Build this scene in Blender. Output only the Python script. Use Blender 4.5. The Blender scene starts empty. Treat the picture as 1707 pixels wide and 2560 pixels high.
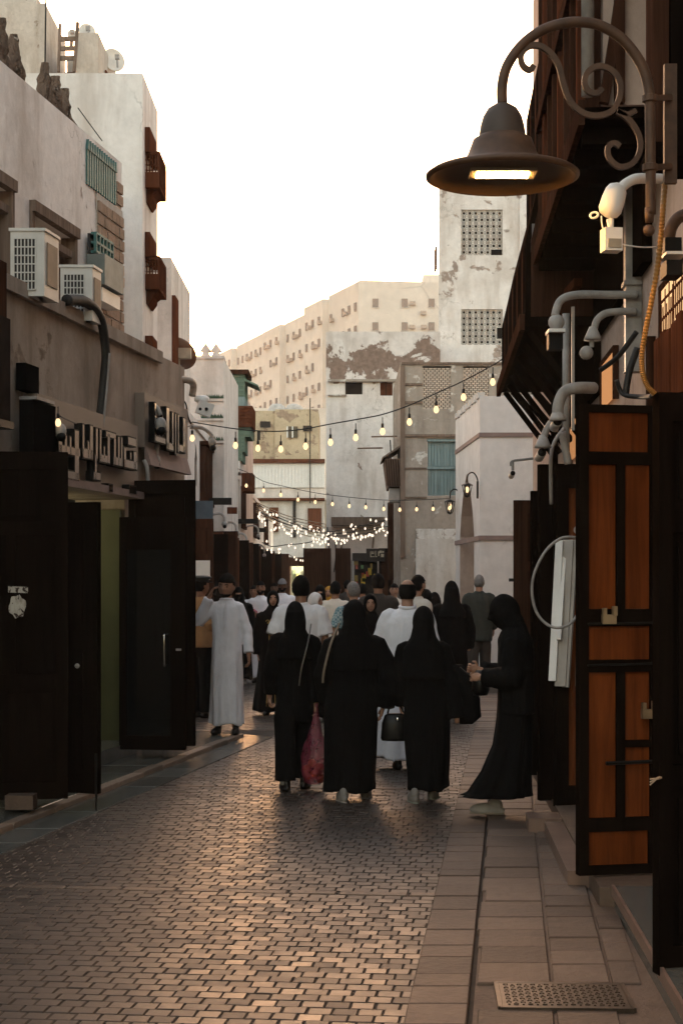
import bpy, bmesh, math, random
import numpy as np
from mathutils import Vector, Matrix
random.seed(7); rng = np.random.RandomState(11)
sc = bpy.context.scene
COL = sc.collection
R = math.radians
# ------------------------------------------------------------------ camera, sky, sun, exposure
FPX, HOR, CX, EYE = 4000.0, 1450.0, 853.5, 1.72      # focal length / horizon / centre in photo pixels, eye height
cam_d = bpy.data.cameras.new('camera'); cam = bpy.data.objects.new('camera', cam_d); COL.objects.link(cam)
cam.location = (0, 0, EYE); cam.rotation_euler = (R(90), 0, 0)
cam_d.sensor_fit = 'AUTO'; cam_d.sensor_width = 36.0; cam_d.lens = FPX / 2560 * 36.0
cam_d.shift_y = (HOR - 1280) / 2560; cam_d.clip_start = 0.1; cam_d.clip_end = 3000
sc.camera = cam
SUN_EL, SUN_AZ = R(2.0), R(-6.0)                      # low evening sun behind the roofs, a little left of straight ahead
world = bpy.data.worlds.new('World'); sc.world = world; world.use_nodes = True
wn = world.node_tree; wn.nodes.clear()
sky = wn.nodes.new('ShaderNodeTexSky'); sky.sky_type = 'NISHITA'; sky.sun_disc = False
sky.sun_elevation = SUN_EL; sky.sun_rotation = SUN_AZ
sky.altitude = 0; sky.air_density = 1.0; sky.dust_density = 3.5; sky.ozone_density = 1.0
hs = wn.nodes.new('ShaderNodeHueSaturation'); hs.inputs['Saturation'].default_value = 0.88
tint = wn.nodes.new('ShaderNodeMix'); tint.data_type = 'RGBA'; tint.blend_type = 'MULTIPLY'
tint.inputs['Factor'].default_value = 1.0; tint.inputs[7].default_value = (1.0, 0.86, 0.76, 1)
bg = wn.nodes.new('ShaderNodeBackground'); bg.inputs['Strength'].default_value = 0.15
wo = wn.nodes.new('ShaderNodeOutputWorld')
wn.links.new(sky.outputs[0], hs.inputs['Color']); wn.links.new(hs.outputs[0], tint.inputs[6])
wn.links.new(tint.outputs[2], bg.inputs[0]); wn.links.new(bg.outputs[0], wo.inputs[0])
sun_d = bpy.data.lights.new('sun', 'SUN'); sun_d.energy = 0.35; sun_d.angle = R(0.5); sun_d.color = (1.0, 0.72, 0.48)
sun = bpy.data.objects.new('sun', sun_d); COL.objects.link(sun)
sd = Vector((math.sin(SUN_AZ) * math.cos(SUN_EL), math.cos(SUN_AZ) * math.cos(SUN_EL), math.sin(SUN_EL)))
sun.rotation_euler = (-sd).to_track_quat('-Z', 'Y').to_euler(); sun.location = (0, 0, 60)
sc.view_settings.view_transform = 'Standard'; sc.view_settings.look = 'None'
sc.view_settings.gamma = 1.0; sc.view_settings.use_curve_mapping = False
sc.view_settings.exposure = 4.15
sc.cycles.max_bounces = 8; sc.cycles.diffuse_bounces = 4; sc.cycles.glossy_bounces = 3
sc.cycles.sample_clamp_indirect = 6.0
EMIT = 1.0 / 2 ** sc.view_settings.exposure * 4.0       # emission that reads as a bit over white
# ------------------------------------------------------------------ geometry helpers
def P(px, py, d):
    "point that stands at photo pixel (px, py), d metres ahead"
    return Vector(((px - CX) / FPX * d, d, EYE + (HOR - py) / FPX * d))
def gd(py, z=0.0):
    return FPX * (EYE - z) / (py - HOR)
class Frame:
    "vertical wall plane X = a + b*Y ; u runs along the street, n towards the street"
    def __init__(s, a, b, side):
        s.a, s.b = a, b; l = math.hypot(b, 1); s.t = Vector((b / l, 1 / l, 0)); s.n = Vector((1 / l, -b / l, 0)) * side
        s.l = l
    def p(s, Y, n, z):
        return Vector((s.a + s.b * Y, Y, z)) + s.n * n
    def hit(s, px, py, n=0.0):
        k = (px - CX) / FPX; a = s.a + s.n.x * n; o = s.n.y * n     # X = a + b*Yl, Y = Yl + o
        Yl = (a - k * o) / (k - s.b); Y = Yl + o
        return Yl, EYE + (HOR - py) / FPX * Y
class CFrame:
    "wall that faces the camera at distance Y (photo pixel -> x, z on it)"
    def __init__(s, Y): s.Y = Y
    def x(s, px): return (px - CX) / FPX * s.Y
    def z(s, py): return EYE + (HOR - py) / FPX * s.Y
class MB:
    def __init__(s): s.v = []; s.f = []; s.m = []; s.sm = False
    def add(s, vs, fs, mi=0):
        o = len(s.v); s.v += [tuple(v) for v in vs]
        for f in fs: s.f.append(tuple(i + o for i in f)); s.m.append(mi)
        return s
    def quad(s, a, b, c, d, mi=0): return s.add([a, b, c, d], [(0, 1, 2, 3)], mi)
    def hexa(s, p, mi=0):
        "8 points: bottom 0-3 ccw, top 4-7"
        return s.add(p, [(3, 2, 1, 0), (4, 5, 6, 7), (0, 1, 5, 4), (1, 2, 6, 5), (2, 3, 7, 6), (3, 0, 4, 7)], mi)
    def box(s, c, size, rz=0, mi=0, M=None):
        x, y, z = [q / 2 for q in size]
        p = [Vector(q) for q in ((-x, -y, -z), (x, -y, -z), (x, y, -z), (-x, y, -z), (-x, -y, z), (x, -y, z), (x, y, z), (-x, y, z))]
        m = (M if M is not None else Matrix.Translation(c) @ Matrix.Rotation(rz, 4, 'Z'))
        return s.hexa([m @ q for q in p], mi)
    def span(s, a, b, mi=0):
        "axis box from corner a to corner b"
        return s.box(((a[0] + b[0]) / 2, (a[1] + b[1]) / 2, (a[2] + b[2]) / 2), (abs(b[0] - a[0]), abs(b[1] - a[1]), abs(b[2] - a[2])), 0, mi)
    def fbox(s, F, u0, u1, n0, n1, z0, z1, mi=0):
        "box in a wall frame"
        p = [F.p(u, n, z) for z in (z0, z1) for u, n in ((u0, n0), (u1, n0), (u1, n1), (u0, n1))]
        return s.hexa(p, mi)
    def bar(s, a, b, w, h=None, mi=0):
        "square bar between two points"
        a, b = Vector(a), Vector(b); h = h or w; d = (b - a); L = d.length
        if L < 1e-6: return s
        q = d.to_track_quat('Y', 'Z').to_matrix().to_4x4()
        return s.box(None, (w, L, h), 0, mi, Matrix.Translation((a + b) / 2) @ q)
    def tube(s, pts, r, n=8, mi=0, cap=True):
        pts = [Vector(p) for p in pts]; k = len(pts)
        rs = r if isinstance(r, (list, tuple)) else [r] * k
        prev = None; o = len(s.v); vs = []
        for i, p in enumerate(pts):
            t = (pts[min(i + 1, k - 1)] - pts[max(i - 1, 0)])
            t = t.normalized() if t.length > 1e-9 else Vector((0, 0, 1))
            if prev is None: x = t.orthogonal().normalized()
            else:
                x = prev - t * prev.dot(t); x = x.normalized() if x.length > 1e-6 else t.orthogonal().normalized()
            prev = x; y = t.cross(x)
            for j in range(n):
                a = 2 * math.pi * j / n; vs.append(p + (x * math.cos(a) + y * math.sin(a)) * rs[i])
        fs = [(i * n + j, i * n + (j + 1) % n, (i + 1) * n + (j + 1) % n, (i + 1) * n + j) for i in range(k - 1) for j in range(n)]
        if cap: fs += [tuple(reversed(range(n))), tuple(range((k - 1) * n, k * n))]
        return s.add(vs, fs, mi)
    def rings(s, rings, n=24, mi=0, fold=None):
        "loft of ellipses (cx, cy, z, rx, ry)"
        vs = []
        for (cx, cy, z, rx, ry) in rings:
            for j in range(n):
                a = 2 * math.pi * j / n; k = fold(a, z) if fold else 1.0
                vs.append((cx + rx * k * math.cos(a), cy + ry * k * math.sin(a), z))
        k = len(rings)
        fs = [(i * n + j, i * n + (j + 1) % n, (i + 1) * n + (j + 1) % n, (i + 1) * n + j) for i in range(k - 1) for j in range(n)]
        up = rings[-1][2] > rings[0][2]
        fs += [tuple(reversed(range(n))), tuple(range((k - 1) * n, k * n))]
        return s.add(vs, fs, mi)
    def lathe(s, prof, c, n=32, mi=0, M=None):
        "profile (r, z) round the z axis at c"
        m = M if M is not None else Matrix.Translation(c)
        vs = [m @ Vector((r * math.cos(2 * math.pi * j / n), r * math.sin(2 * math.pi * j / n), z)) for r, z in prof for j in range(n)]
        fs = [(i * n + j, i * n + (j + 1) % n, (i + 1) * n + (j + 1) % n, (i + 1) * n + j) for i in range(len(prof) - 1) for j in range(n)]
        return s.add(vs, fs, mi)
    def ball(s, c, r, n=12, mi=0, M=None):
        rr = r if isinstance(r, (tuple, list)) else (r, r, r); m = M if M is not None else Matrix.Translation(c)
        vs = []; k = n // 2
        for i in range(k + 1):
            ph = math.pi * i / k
            for j in range(n):
                a = 2 * math.pi * j / n
                vs.append(m @ Vector((rr[0] * math.sin(ph) * math.cos(a), rr[1] * math.sin(ph) * math.sin(a), -rr[2] * math.cos(ph))))
        fs = [(i * n + j, i * n + (j + 1) % n, (i + 1) * n + (j + 1) % n, (i + 1) * n + j) for i in range(k) for j in range(n)]
        return s.add(vs, fs, mi)
    def poly(s, pts, depth, axis, mi=0):
        "prism: polygon pts extruded by vector axis*depth"
        pts = [Vector(p) for p in pts]; e = Vector(axis) * depth; n = len(pts)
        vs = pts + [p + e for p in pts]
        fs = [tuple(range(n)), tuple(reversed(range(n, 2 * n)))] + [(i, n + i, n + (i + 1) % n, (i + 1) % n) for i in range(n)]
        return s.add(vs, fs, mi)
    def mesh(s, name, mats, off=(0, 0, 0), smooth=None):
        me = bpy.data.meshes.new(name); o = Vector(off)
        me.from_pydata([(v[0] - o.x, v[1] - o.y, v[2] - o.z) for v in s.v], [], s.f)
        for m in (mats if isinstance(mats, (list, tuple)) else [mats]): me.materials.append(m)
        me.polygons.foreach_set('material_index', s.m)
        sm = s.sm if smooth is None else smooth
        bm = bmesh.new(); bm.from_mesh(me); bmesh.ops.remove_doubles(bm, verts=bm.verts, dist=1e-5) if sm else None
        bmesh.ops.recalc_face_normals(bm, faces=bm.faces); bm.to_mesh(me); bm.free()
        if sm: me.polygons.foreach_set('use_smooth', [True] * len(me.polygons))
        me.update(); return me
    def build(s, name, mats, parent=None, smooth=None, **tags):
        off = wloc(parent) if parent else (0, 0, 0)
        return link(name, s.mesh(name, mats, off, smooth), parent, **tags)
WL = {}
def wloc(o): return WL.get(o.name, Vector((0, 0, 0)))
def link(name, data, parent=None, M=None, **tags):
    o = bpy.data.objects.new(name, data); COL.objects.link(o)
    if parent: o.parent = parent
    base = wloc(parent) if parent else Vector((0, 0, 0))
    if M is not None:
        m = M.copy(); m.translation = m.translation - base; o.matrix_local = m; WL[o.name] = M.translation.copy()
    else: WL[o.name] = Vector(base)
    for k, v in tags.items(): o[k] = v
    return o
def thing(name, label, cat, loc, group=None):
    o = bpy.data.objects.new(name, None); COL.objects.link(o); o.empty_display_size = 0.1
    o.location = loc; WL[o.name] = Vector(loc); o['label'] = label; o['category'] = cat
    if group: o['group'] = group
    return o
def setup(name, label, cat, **k): return dict(label=label, category=cat, **k)
def arc(c, r, a0, a1, n, ex, ez):
    "points on an arc in the plane of ex, ez"
    c, ex, ez = Vector(c), Vector(ex), Vector(ez)
    return [c + ex * (r * math.cos(a0 + (a1 - a0) * i / n)) + ez * (r * math.sin(a0 + (a1 - a0) * i / n)) for i in range(n + 1)]
def smooth_path(pts, k=6):
    "Catmull-Rom through pts"
    pts = [Vector(p) for p in pts]; out = []
    for i in range(len(pts) - 1):
        p0, p1, p2, p3 = pts[max(i - 1, 0)], pts[i], pts[i + 1], pts[min(i + 2, len(pts) - 1)]
        for j in range(k):
            t = j / k
            out.append(0.5 * ((2 * p1) + (p2 - p0) * t + (2 * p0 - 5 * p1 + 4 * p2 - p3) * t * t + (3 * p1 - p0 - 3 * p2 + p3) * t ** 3))
    out.append(pts[-1]); return out
def remesh(mb, name, voxel, mat, parent, sm=2, extra=None, **tags):
    "merge overlapping closed shapes into one continuous smooth skin"
    me = mb.mesh('tmp', [mat]); t = bpy.data.objects.new('tmp', me); COL.objects.link(t)
    m = t.modifiers.new('r', 'REMESH'); m.mode = 'VOXEL'; m.voxel_size = voxel
    if sm: q = t.modifiers.new('s', 'SMOOTH'); q.factor = 0.5; q.iterations = sm
    dg = bpy.context.evaluated_depsgraph_get(); dg.update()
    ev = t.evaluated_get(dg); out = bpy.data.meshes.new_from_object(ev)
    bpy.data.objects.remove(t); bpy.data.meshes.remove(me)
    if extra and extra.v:
        bm = bmesh.new(); bm.from_mesh(out); ex = extra.mesh('tmp2', [mat]); bm.from_mesh(ex); bm.to_mesh(out); bm.free(); bpy.data.meshes.remove(ex)
    out.name = name
    off = wloc(parent); 
    out.transform(Matrix.Translation(-Vector(off)))
    out.materials.clear(); out.materials.append(mat)
    out.polygons.foreach_set('use_smooth', [True] * len(out.polygons)); out.polygons.foreach_set('material_index', [0] * len(out.polygons)); out.update()
    return link(name, out, parent, **tags)
# ------------------------------------------------------------------ materials
MATS = {}
class NT:
    def __init__(s, name):
        m = bpy.data.materials.new(name); m.use_nodes = True; s.m = m; s.t = m.node_tree; s.t.nodes.clear()
        s.out = s.n('ShaderNodeOutputMaterial'); s.b = s.n('ShaderNodeBsdfPrincipled'); s.l(s.b.outputs[0], s.out.inputs[0])
        s.pos = s.n('ShaderNodeNewGeometry').outputs['Position']
    def n(s, t): return s.t.nodes.new(t)
    def l(s, a, b): s.t.links.new(a, b)
    def noise(s, scale, detail=4, rough=.55, vec=None, stretch=None, dist=0):
        n = s.n('ShaderNodeTexNoise'); n.inputs['Scale'].default_value = scale; n.inputs['Detail'].default_value = detail
        n.inputs['Roughness'].default_value = rough; n.inputs['Distortion'].default_value = dist
        v = vec or s.pos
        if stretch:
            mp = s.n('ShaderNodeMapping'); mp.inputs['Scale'].default_value = stretch; s.l(v, mp.inputs[0]); v = mp.outputs[0]
        s.l(v, n.inputs['Vector']); return n.outputs[0]
    def ramp(s, x, a, b, c0=(0, 0, 0, 1), c1=(1, 1, 1, 1)):
        r = s.n('ShaderNodeValToRGB'); r.color_ramp.elements[0].position = a; r.color_ramp.elements[1].position = b
        r.color_ramp.elements[0].color = c0; r.color_ramp.elements[1].color = c1; s.l(x, r.inputs[0]); return r.outputs[0]
    def mix(s, f, a, b, mode='MIX'):
        m = s.n('ShaderNodeMix'); m.data_type = 'RGBA'; m.blend_type = mode
        for i, v in ((0, f), (6, a), (7, b)):
            if hasattr(v, 'is_linked') or isinstance(v, bpy.types.NodeSocket): s.l(v, m.inputs[i])
            elif i == 0: m.inputs[0].default_value = v
            else: m.inputs[i].default_value = tuple(v)[:3] + (1,)
        return m.outputs[2]
    def math(s, op, a, b=0.0, clamp=False):
        m = s.n('ShaderNodeMath'); m.operation = op; m.use_clamp = clamp
        for i, v in ((0, a), (1, b)):
            if isinstance(v, bpy.types.NodeSocket): s.l(v, m.inputs[i])
            else: m.inputs[i].default_value = v
        return m.outputs[0]
    def col(s, c):
        if isinstance(c, bpy.types.NodeSocket): s.l(c, s.b.inputs['Base Color'])
        else: s.b.inputs['Base Color'].default_value = tuple(c)[:3] + (1,)
    def bump(s, h, strength=.3, dist=.01):
        b = s.n('ShaderNodeBump'); b.inputs['Strength'].default_value = strength; b.inputs['Distance'].default_value = dist
        s.l(h, b.inputs['Height']); s.l(b.outputs[0], s.b.inputs['Normal'])
    def set(s, rough=.6, metal=0, spec=.4):
        if isinstance(rough, bpy.types.NodeSocket): s.l(rough, s.b.inputs['Roughness'])
        else: s.b.inputs['Roughness'].default_value = rough
        s.b.inputs['Metallic'].default_value = metal; s.b.inputs['Specular IOR Level'].default_value = spec
        return s.m
def plain(name, c, rough=.6, metal=0, var=.25, scale=6, bump=0.0, spec=.4, emit=None, es=0):
    if name in MATS: return MATS[name]
    t = NT(name); n = t.noise(scale, 5)
    dark = [q * (1 - var) for q in c]; lite = [min(1, q * (1 + var)) for q in c]
    t.col(t.mix(t.ramp(n, .3, .7), dark, lite))
    if bump: t.bump(t.noise(scale * 8, 4), bump, .006)
    if emit: t.b.inputs['Emission Color'].default_value = emit + (1,); t.b.inputs['Emission Strength'].default_value = es
    MATS[name] = t.set(rough, metal, spec); return MATS[name]
def plaster(name, c, stain, peel=None, amt=.62, scale=.9, bump=.35, streak=.7, zband=None, rough=.9):
    "weathered lime plaster; peel = colour of what shows where the coat has come off"
    if name in MATS: return MATS[name]
    t = NT(name)
    big = t.noise(scale, 6, .6); fine = t.noise(scale * 9, 6, .65); st = t.noise(scale * 2.2, 5, .6, None, (1.6, 1.6, .28))
    c0 = t.mix(t.ramp(fine, .3, .75), [q * .86 for q in c], [min(1, q * 1.06) for q in c])
    c1 = t.mix(t.math('MULTIPLY', t.ramp(st, .47, .72), streak), c0, stain)
    c1 = t.mix(t.math('MULTIPLY', t.ramp(big, .5, .72), .6), c1, stain)
    sp = t.noise(scale * 5, 7, .7); c1 = t.mix(t.math('MULTIPLY', t.ramp(sp, .62, .72), .55), c1, [q * .8 for q in stain])
    h = t.math('ADD', t.math('MULTIPLY', big, .5), fine)
    if rough > .8:     # hairline cracks
        vo = t.n('ShaderNodeTexVoronoi'); vo.feature = 'DISTANCE_TO_EDGE'; vo.inputs['Scale'].default_value = scale * .9
        wv = t.n('ShaderNodeVectorMath'); wv.operation = 'ADD'; t.l(t.pos, wv.inputs[0])
        nc = t.n('ShaderNodeTexNoise'); nc.inputs['Scale'].default_value = scale * 3; nc.inputs['Detail'].default_value = 5; t.l(t.pos, nc.inputs['Vector']); t.l(nc.outputs['Color'], wv.inputs[1]); t.l(wv.outputs[0], vo.inputs['Vector'])
        cr = t.math('MULTIPLY', t.ramp(vo.outputs['Distance'], .0, .012, (1, 1, 1, 1), (0, 0, 0, 1)), t.ramp(t.noise(scale * .8, 2), .52, .6))
        c1 = t.mix(t.math('MULTIPLY', cr, .38), c1, [q * .45 for q in stain]); h = t.math('SUBTRACT', h, t.math('MULTIPLY', cr, .6))
    if peel:
        pn = t.noise(scale * 1.7, 8, .62, None, None, .4)
        if zband:     # extra peeling in a band of heights
            sep = t.n('ShaderNodeSeparateXYZ'); t.l(t.pos, sep.inputs[0])
            mr = t.n('ShaderNodeMapRange'); mr.inputs[1].default_value = 0; mr.inputs[2].default_value = zband[1]
            mr.inputs[3].default_value = zband[2]; mr.inputs[4].default_value = 0
            t.l(t.math('ABSOLUTE', t.math('SUBTRACT', sep.outputs[2], zband[0])), mr.inputs[0])
            pn = t.math('ADD', pn, mr.outputs[0])
        pm = t.ramp(pn, amt, amt + .03)
        pc = t.mix(t.ramp(fine, .35, .7), [q * .7 for q in peel], [min(1, q * 1.2) for q in peel])
        c1 = t.mix(pm, c1, pc); h = t.math('SUBTRACT', h, t.math('MULTIPLY', pm, .9))
    if rough < .8:     # single stones differ from their neighbours
        oi = t.n('ShaderNodeObjectInfo').outputs['Random']; c1 = t.mix(1.0, c1, t.ramp(oi, 0, 1, (.62, .60, .58, 1), (1.25, 1.25, 1.25, 1)), 'MULTIPLY')
    t.col(c1); t.bump(h, bump, .02)
    MATS[name] = t.set(rough, 0, .3 if rough < .8 else 0.0); return MATS[name]
def wood(name, c, c2, rough=.6, scale=3.0, spec=.0, st=(6, 6, .35)):
    if name in MATS: return MATS[name]
    t = NT(name); oi = t.n('ShaderNodeObjectInfo').outputs['Random']
    v = t.n('ShaderNodeVectorMath'); v.operation = 'ADD'; t.l(t.pos, v.inputs[0])
    cb = t.n('ShaderNodeCombineXYZ'); t.l(t.math('MULTIPLY', oi, 7.0), cb.inputs[0]); t.l(cb.outputs[0], v.inputs[1])
    g = t.noise(scale, 7, .65, v.outputs[0], st, .6); b = t.noise(scale * .5, 3, .5, v.outputs[0])
    k = t.mix(t.ramp(g, .32, .68), c, c2); k = t.mix(t.math('MULTIPLY', t.ramp(b, .45, .75), .5), k, [q * .55 for q in c])
    t.col(k); t.bump(g, .35, .006)
    MATS[name] = t.set(t.ramp(g, .2, .8, (rough - .1,) * 3 + (1,), (min(1, rough + .2),) * 3 + (1,)), 0, spec); return MATS[name]
def cloth(name, c, rough=.95, var=.15):
    if name in MATS: return MATS[name]
    t = NT(name); n = t.noise(9, 4); w = t.noise(160, 2)
    t.col(t.mix(t.ramp(n, .3, .7), [q * (1 - var) for q in c], [min(1, q * (1 + var)) for q in c]))
    fo = t.noise(3.2, 3, .5, None, (2.6, 2.6, .7), .8); t.bump(t.math('ADD', t.math('MULTIPLY', fo, 1.6), t.math('ADD', t.math('MULTIPLY', n, .5), t.math('MULTIPLY', w, .05))), .55, .03)
    t.b.inputs['Sheen Weight'].default_value = .0
    MATS[name] = t.set(rough, 0, .12); return MATS[name]
def emitter(name, c, s):
    if name in MATS: return MATS[name]
    m = bpy.data.materials.new(name); m.use_nodes = True; t = m.node_tree; t.nodes.clear()
    o = t.nodes.new('ShaderNodeOutputMaterial'); e = t.nodes.new('ShaderNodeEmission')
    e.inputs[0].default_value = tuple(c) + (1,); e.inputs[1].default_value = s; t.links.new(e.outputs[0], o.inputs[0])
    MATS[name] = m; return m
def glass(name, c=(.03, .035, .035), rough=.05, alpha=1.0):
    if name in MATS: return MATS[name]
    t = NT(name); t.col(c); t.b.inputs['IOR'].default_value = 1.45
    if alpha < 1: t.b.inputs['Alpha'].default_value = alpha
    MATS[name] = t.set(rough, 0, .5); return MATS[name]
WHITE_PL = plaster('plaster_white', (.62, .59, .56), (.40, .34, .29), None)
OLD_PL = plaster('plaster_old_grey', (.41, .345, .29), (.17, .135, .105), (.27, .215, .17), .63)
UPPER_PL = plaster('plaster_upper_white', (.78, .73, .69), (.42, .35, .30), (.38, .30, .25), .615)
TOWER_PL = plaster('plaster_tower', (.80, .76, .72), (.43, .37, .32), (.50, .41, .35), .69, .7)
PEEL_PL = plaster('plaster_peeling', (.74, .69, .66), (.40, .34, .30), (.25, .18, .148), .66, 1.0, .35, .6, (7.15, .85, .27))
LATT_PL = plaster('plaster_stained_tower', (.78, .74, .71), (.46, .40, .35), (.36, .29, .25), .575, .8)
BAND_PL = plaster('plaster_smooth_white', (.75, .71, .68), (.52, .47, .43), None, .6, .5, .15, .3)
STONE_PL = plaster('plaster_bare_stone', (.36, .31, .265), (.2, .165, .14), (.56, .52, .48), .585, 1.3)
YELL_PL = plaster('plaster_yellow_stone', (.56, .46, .32), (.30, .23, .16), (.36, .27, .20), .55, 1.1, .5, .2)
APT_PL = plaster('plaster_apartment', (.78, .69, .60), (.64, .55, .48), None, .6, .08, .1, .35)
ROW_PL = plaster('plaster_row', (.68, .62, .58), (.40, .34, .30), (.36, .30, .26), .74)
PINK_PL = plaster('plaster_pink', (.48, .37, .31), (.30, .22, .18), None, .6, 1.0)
BROWN_BAND = plain('band_brown', (.24, .17, .15), .85, var=.15, bump=.2)
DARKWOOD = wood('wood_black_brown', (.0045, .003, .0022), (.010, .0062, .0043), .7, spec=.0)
BROWNWOOD = wood('wood_dark_brown', (.028, .0125, .0078), (.072, .033, .02), .65)
REDWOOD = wood('wood_red_brown', (.065, .022, .012), (.135, .048, .023), .65)
ORANGE = wood('wood_orange_panel', (.072, .018, .005), (.160, .043, .011), .55)
OLDWOOD = wood('wood_weathered', (.12, .085, .065), (.23, .17, .135), .8)
GREENWOOD = wood('wood_green_paint', (.105, .155, .12), (.17, .235, .185), .8)
TEALWOOD = wood('wood_teal_paint', (.15, .21, .215), (.26, .33, .325), .75)
TEALFENCE = plain('paint_teal_iron', (.045, .13, .12), .6, 0, .3)
IRON = plain('iron_black', (.012, .011, .010), .5, .6, .2)
BLACKP = plain('plastic_black', (.006, .006, .0065), .55, 0, .2, spec=.12)
GREYP = plain('pipe_grey_paint', (.30, .28, .265), .6, 0, .3, 9, .15)
WHITEP = plain('paint_white', (.72, .71, .69), .45, 0, .06)
ACM = plain('air_conditioner_shell', (.60, .58, .54), .5, 0, .12, 4)
ACD = plain('air_conditioner_inside', (.03, .028, .026), .7)
LAMPM = plain('lamp_bronze_paint', (.068, .034, .018), .6, .1, .35, 14, .15)
GOLDP = plain('gold_paint', (.45, .30, .10), .35, .6, .15)
YELLOWC = plain('conduit_yellow', (.22, .105, .018), .55, 0, .15)
MIRROR = plain('letter_mirror_steel', (.30, .28, .265), .2, 1.0, .15)
LETTERSIDE = plain('letter_side_black', (.006, .0055, .005), .6, 0, .2, spec=.1)
MARBLE = plaster('marble_grey', (.105, .105, .096), (.06, .06, .055), None, .6, 1.6, .08, .4, None, .25)
STONE = plaster('stone_kerb', (.11, .074, .054), (.055, .036, .027), None, .6, 2.4, .5, .3, None, .6)
CONC = plaster('concrete_patch', (.11, .074, .055), (.06, .041, .031), None, .6, 3, .7, .3, None, .7)
PANE = glass('window_glass', (.02, .022, .024), .12)
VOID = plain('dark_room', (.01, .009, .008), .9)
CABLE = plain('cable_black', (.012, .011, .011), .6)
PINKM = plain('marble_pink', (.17, .11, .085), .35)
BULB = emitter('bulb_glow', (1.0, .66, .34), EMIT * .46)
BULBW = emitter('bulb_glow_white', (1.0, .80, .60), EMIT * .42)
# ------------------------------------------------------------------ ground, road, pavements
def pave_mat():
    t = NT('paver_brick'); oi = t.n('ShaderNodeObjectInfo').outputs['Random']
    at = t.n('ShaderNodeAttribute'); at.attribute_name = 'rnd'
    r = t.math('FRACT', t.math('ADD', t.math('MULTIPLY', oi, 3.7), at.outputs['Fac']))
    n = t.noise(14, 6, .65); big = t.noise(.8, 3)
    c = t.mix(r, (.016, .010, .0066), (.066, .041, .0265)); c = t.mix(t.ramp(n, .3, .75), [.028, .019, .014], c)
    c = t.mix(t.math('MULTIPLY', t.ramp(big, .35, .7), .45), c, (.06, .04, .029)); t.col(c)
    rr = t.math('ADD', t.math('MULTIPLY', r, .16), t.math('ADD', t.math('MULTIPLY', n, .2), .32))
    t.bump(t.math('ADD', n, t.math('MULTIPLY', t.noise(60, 3), .4)), .3, .006)
    return t.set(rr, 0, .36)
PAVER = pave_mat()
BED = plain('joint_sand', (.028, .019, .0135), .9, 0, .3, 12, .3)
FARROAD = plain('road_far', (.07, .05, .038), .45, 0, .3, 7, .4)
def leftk(Y): return -1.95 + .185 * (Y - 12.93) if Y < 18.3 else -2.25 - .012 * (Y - 18.3)
def rightk(Y): return .272 + .105 * (Y - 6.2) if Y < 26 else 2.35 - .02 * (Y - 26)
g = MB(); g.quad((-300, -80, -.06), (300, -80, -.06), (300, 500, -.06), (-300, 500, -.06)); g.build('ground', plain('earth', (.16, .125, .10), .9), kind='structure')
rd = MB()
rd.quad((-6, -4, -.0045), (3.5, -4, -.0045), (4.5, 34, -.0045), (-4.5, 34, -.0045)); rd.quad((-5, 34, -.012), (5, 34, -.012), (4, 110, -.012), (-5, 110, -.012), 1)
road = rd.build('road', [BED, FARROAD], kind='structure')
BA = R(6.5); bd = Vector((math.sin(BA), math.cos(BA), 0)); bl = Vector((math.cos(BA), -math.sin(BA), 0))
def brick_shape(w, l, h=.03, be=.003):
    "top and bevelled sides of one paver, centred, top at z = 0"
    m = MB(); x, y = w / 2, l / 2
    for a in (0,):
        b0 = [(-x, -y, -h), (x, -y, -h), (x, y, -h), (-x, y, -h)]; b1 = [(-x, -y, -be), (x, -y, -be), (x, y, -be), (-x, y, -be)]
        tp = [(-x + be, -y + be, 0), (x - be, -y + be, 0), (x - be, y - be, 0), (-x + be, y - be, 0)]
        m.add(b0 + b1 + tp, [(0, 1, 5, 4), (1, 2, 6, 5), (2, 3, 7, 6), (3, 0, 4, 7), (4, 5, 9, 8), (5, 6, 10, 9), (6, 7, 11, 10), (7, 4, 8, 11), (8, 9, 10, 11)])
    return m
ROWP, COLP = .096, .101
cand = []; slabs = []
r0 = int(4.6 / ROWP)
nrow = int(33 / ROWP)
BANDST = plaster('stone_band', (.115, .076, .053), (.07, .046, .033), None, .6, 3, .4, .3, None, .5)
KERB = plaster('stone_kerb_pale', (.26, .19, .145), (.15, .105, .08), None, .6, 2.4, .5, .3, None, .6)
band_rows = [int(8.78 / ROWP), int(13.2 / ROWP), int(19.0 / ROWP)]
for r in range(r0, nrow):
    yy = r * ROWP
    for c in range(-64, 48):
        xx = c * COLP + (r % 2) * COLP * .5 + (r % 3) * .011
        p = bd * yy + bl * xx
        lo = leftk(p.y) + .31; hi = rightk(p.y) + .03
        if p.y > 18.3: lo = leftk(p.y)
        if p.x < lo or p.x > hi: continue
        if p.y < 4.9: continue
        cand.append((p, r, c))
def visible(p):
    px = CX + FPX * p.x / p.y; py = HOR + FPX * EYE / p.y
    return -40 < px < 1740 and py < 2590
near = sorted([q for q in cand if visible(q[0])], key=lambda q: q[0].y)
npart = set((q[1], q[2]) for q in near[:300])
bmesh_shared = [brick_shape(COLP - w, ROWP - .006).mesh('paver', [PAVER]) for w in (.0055, .007, .010)]
rest = MB(); rv = []
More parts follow.
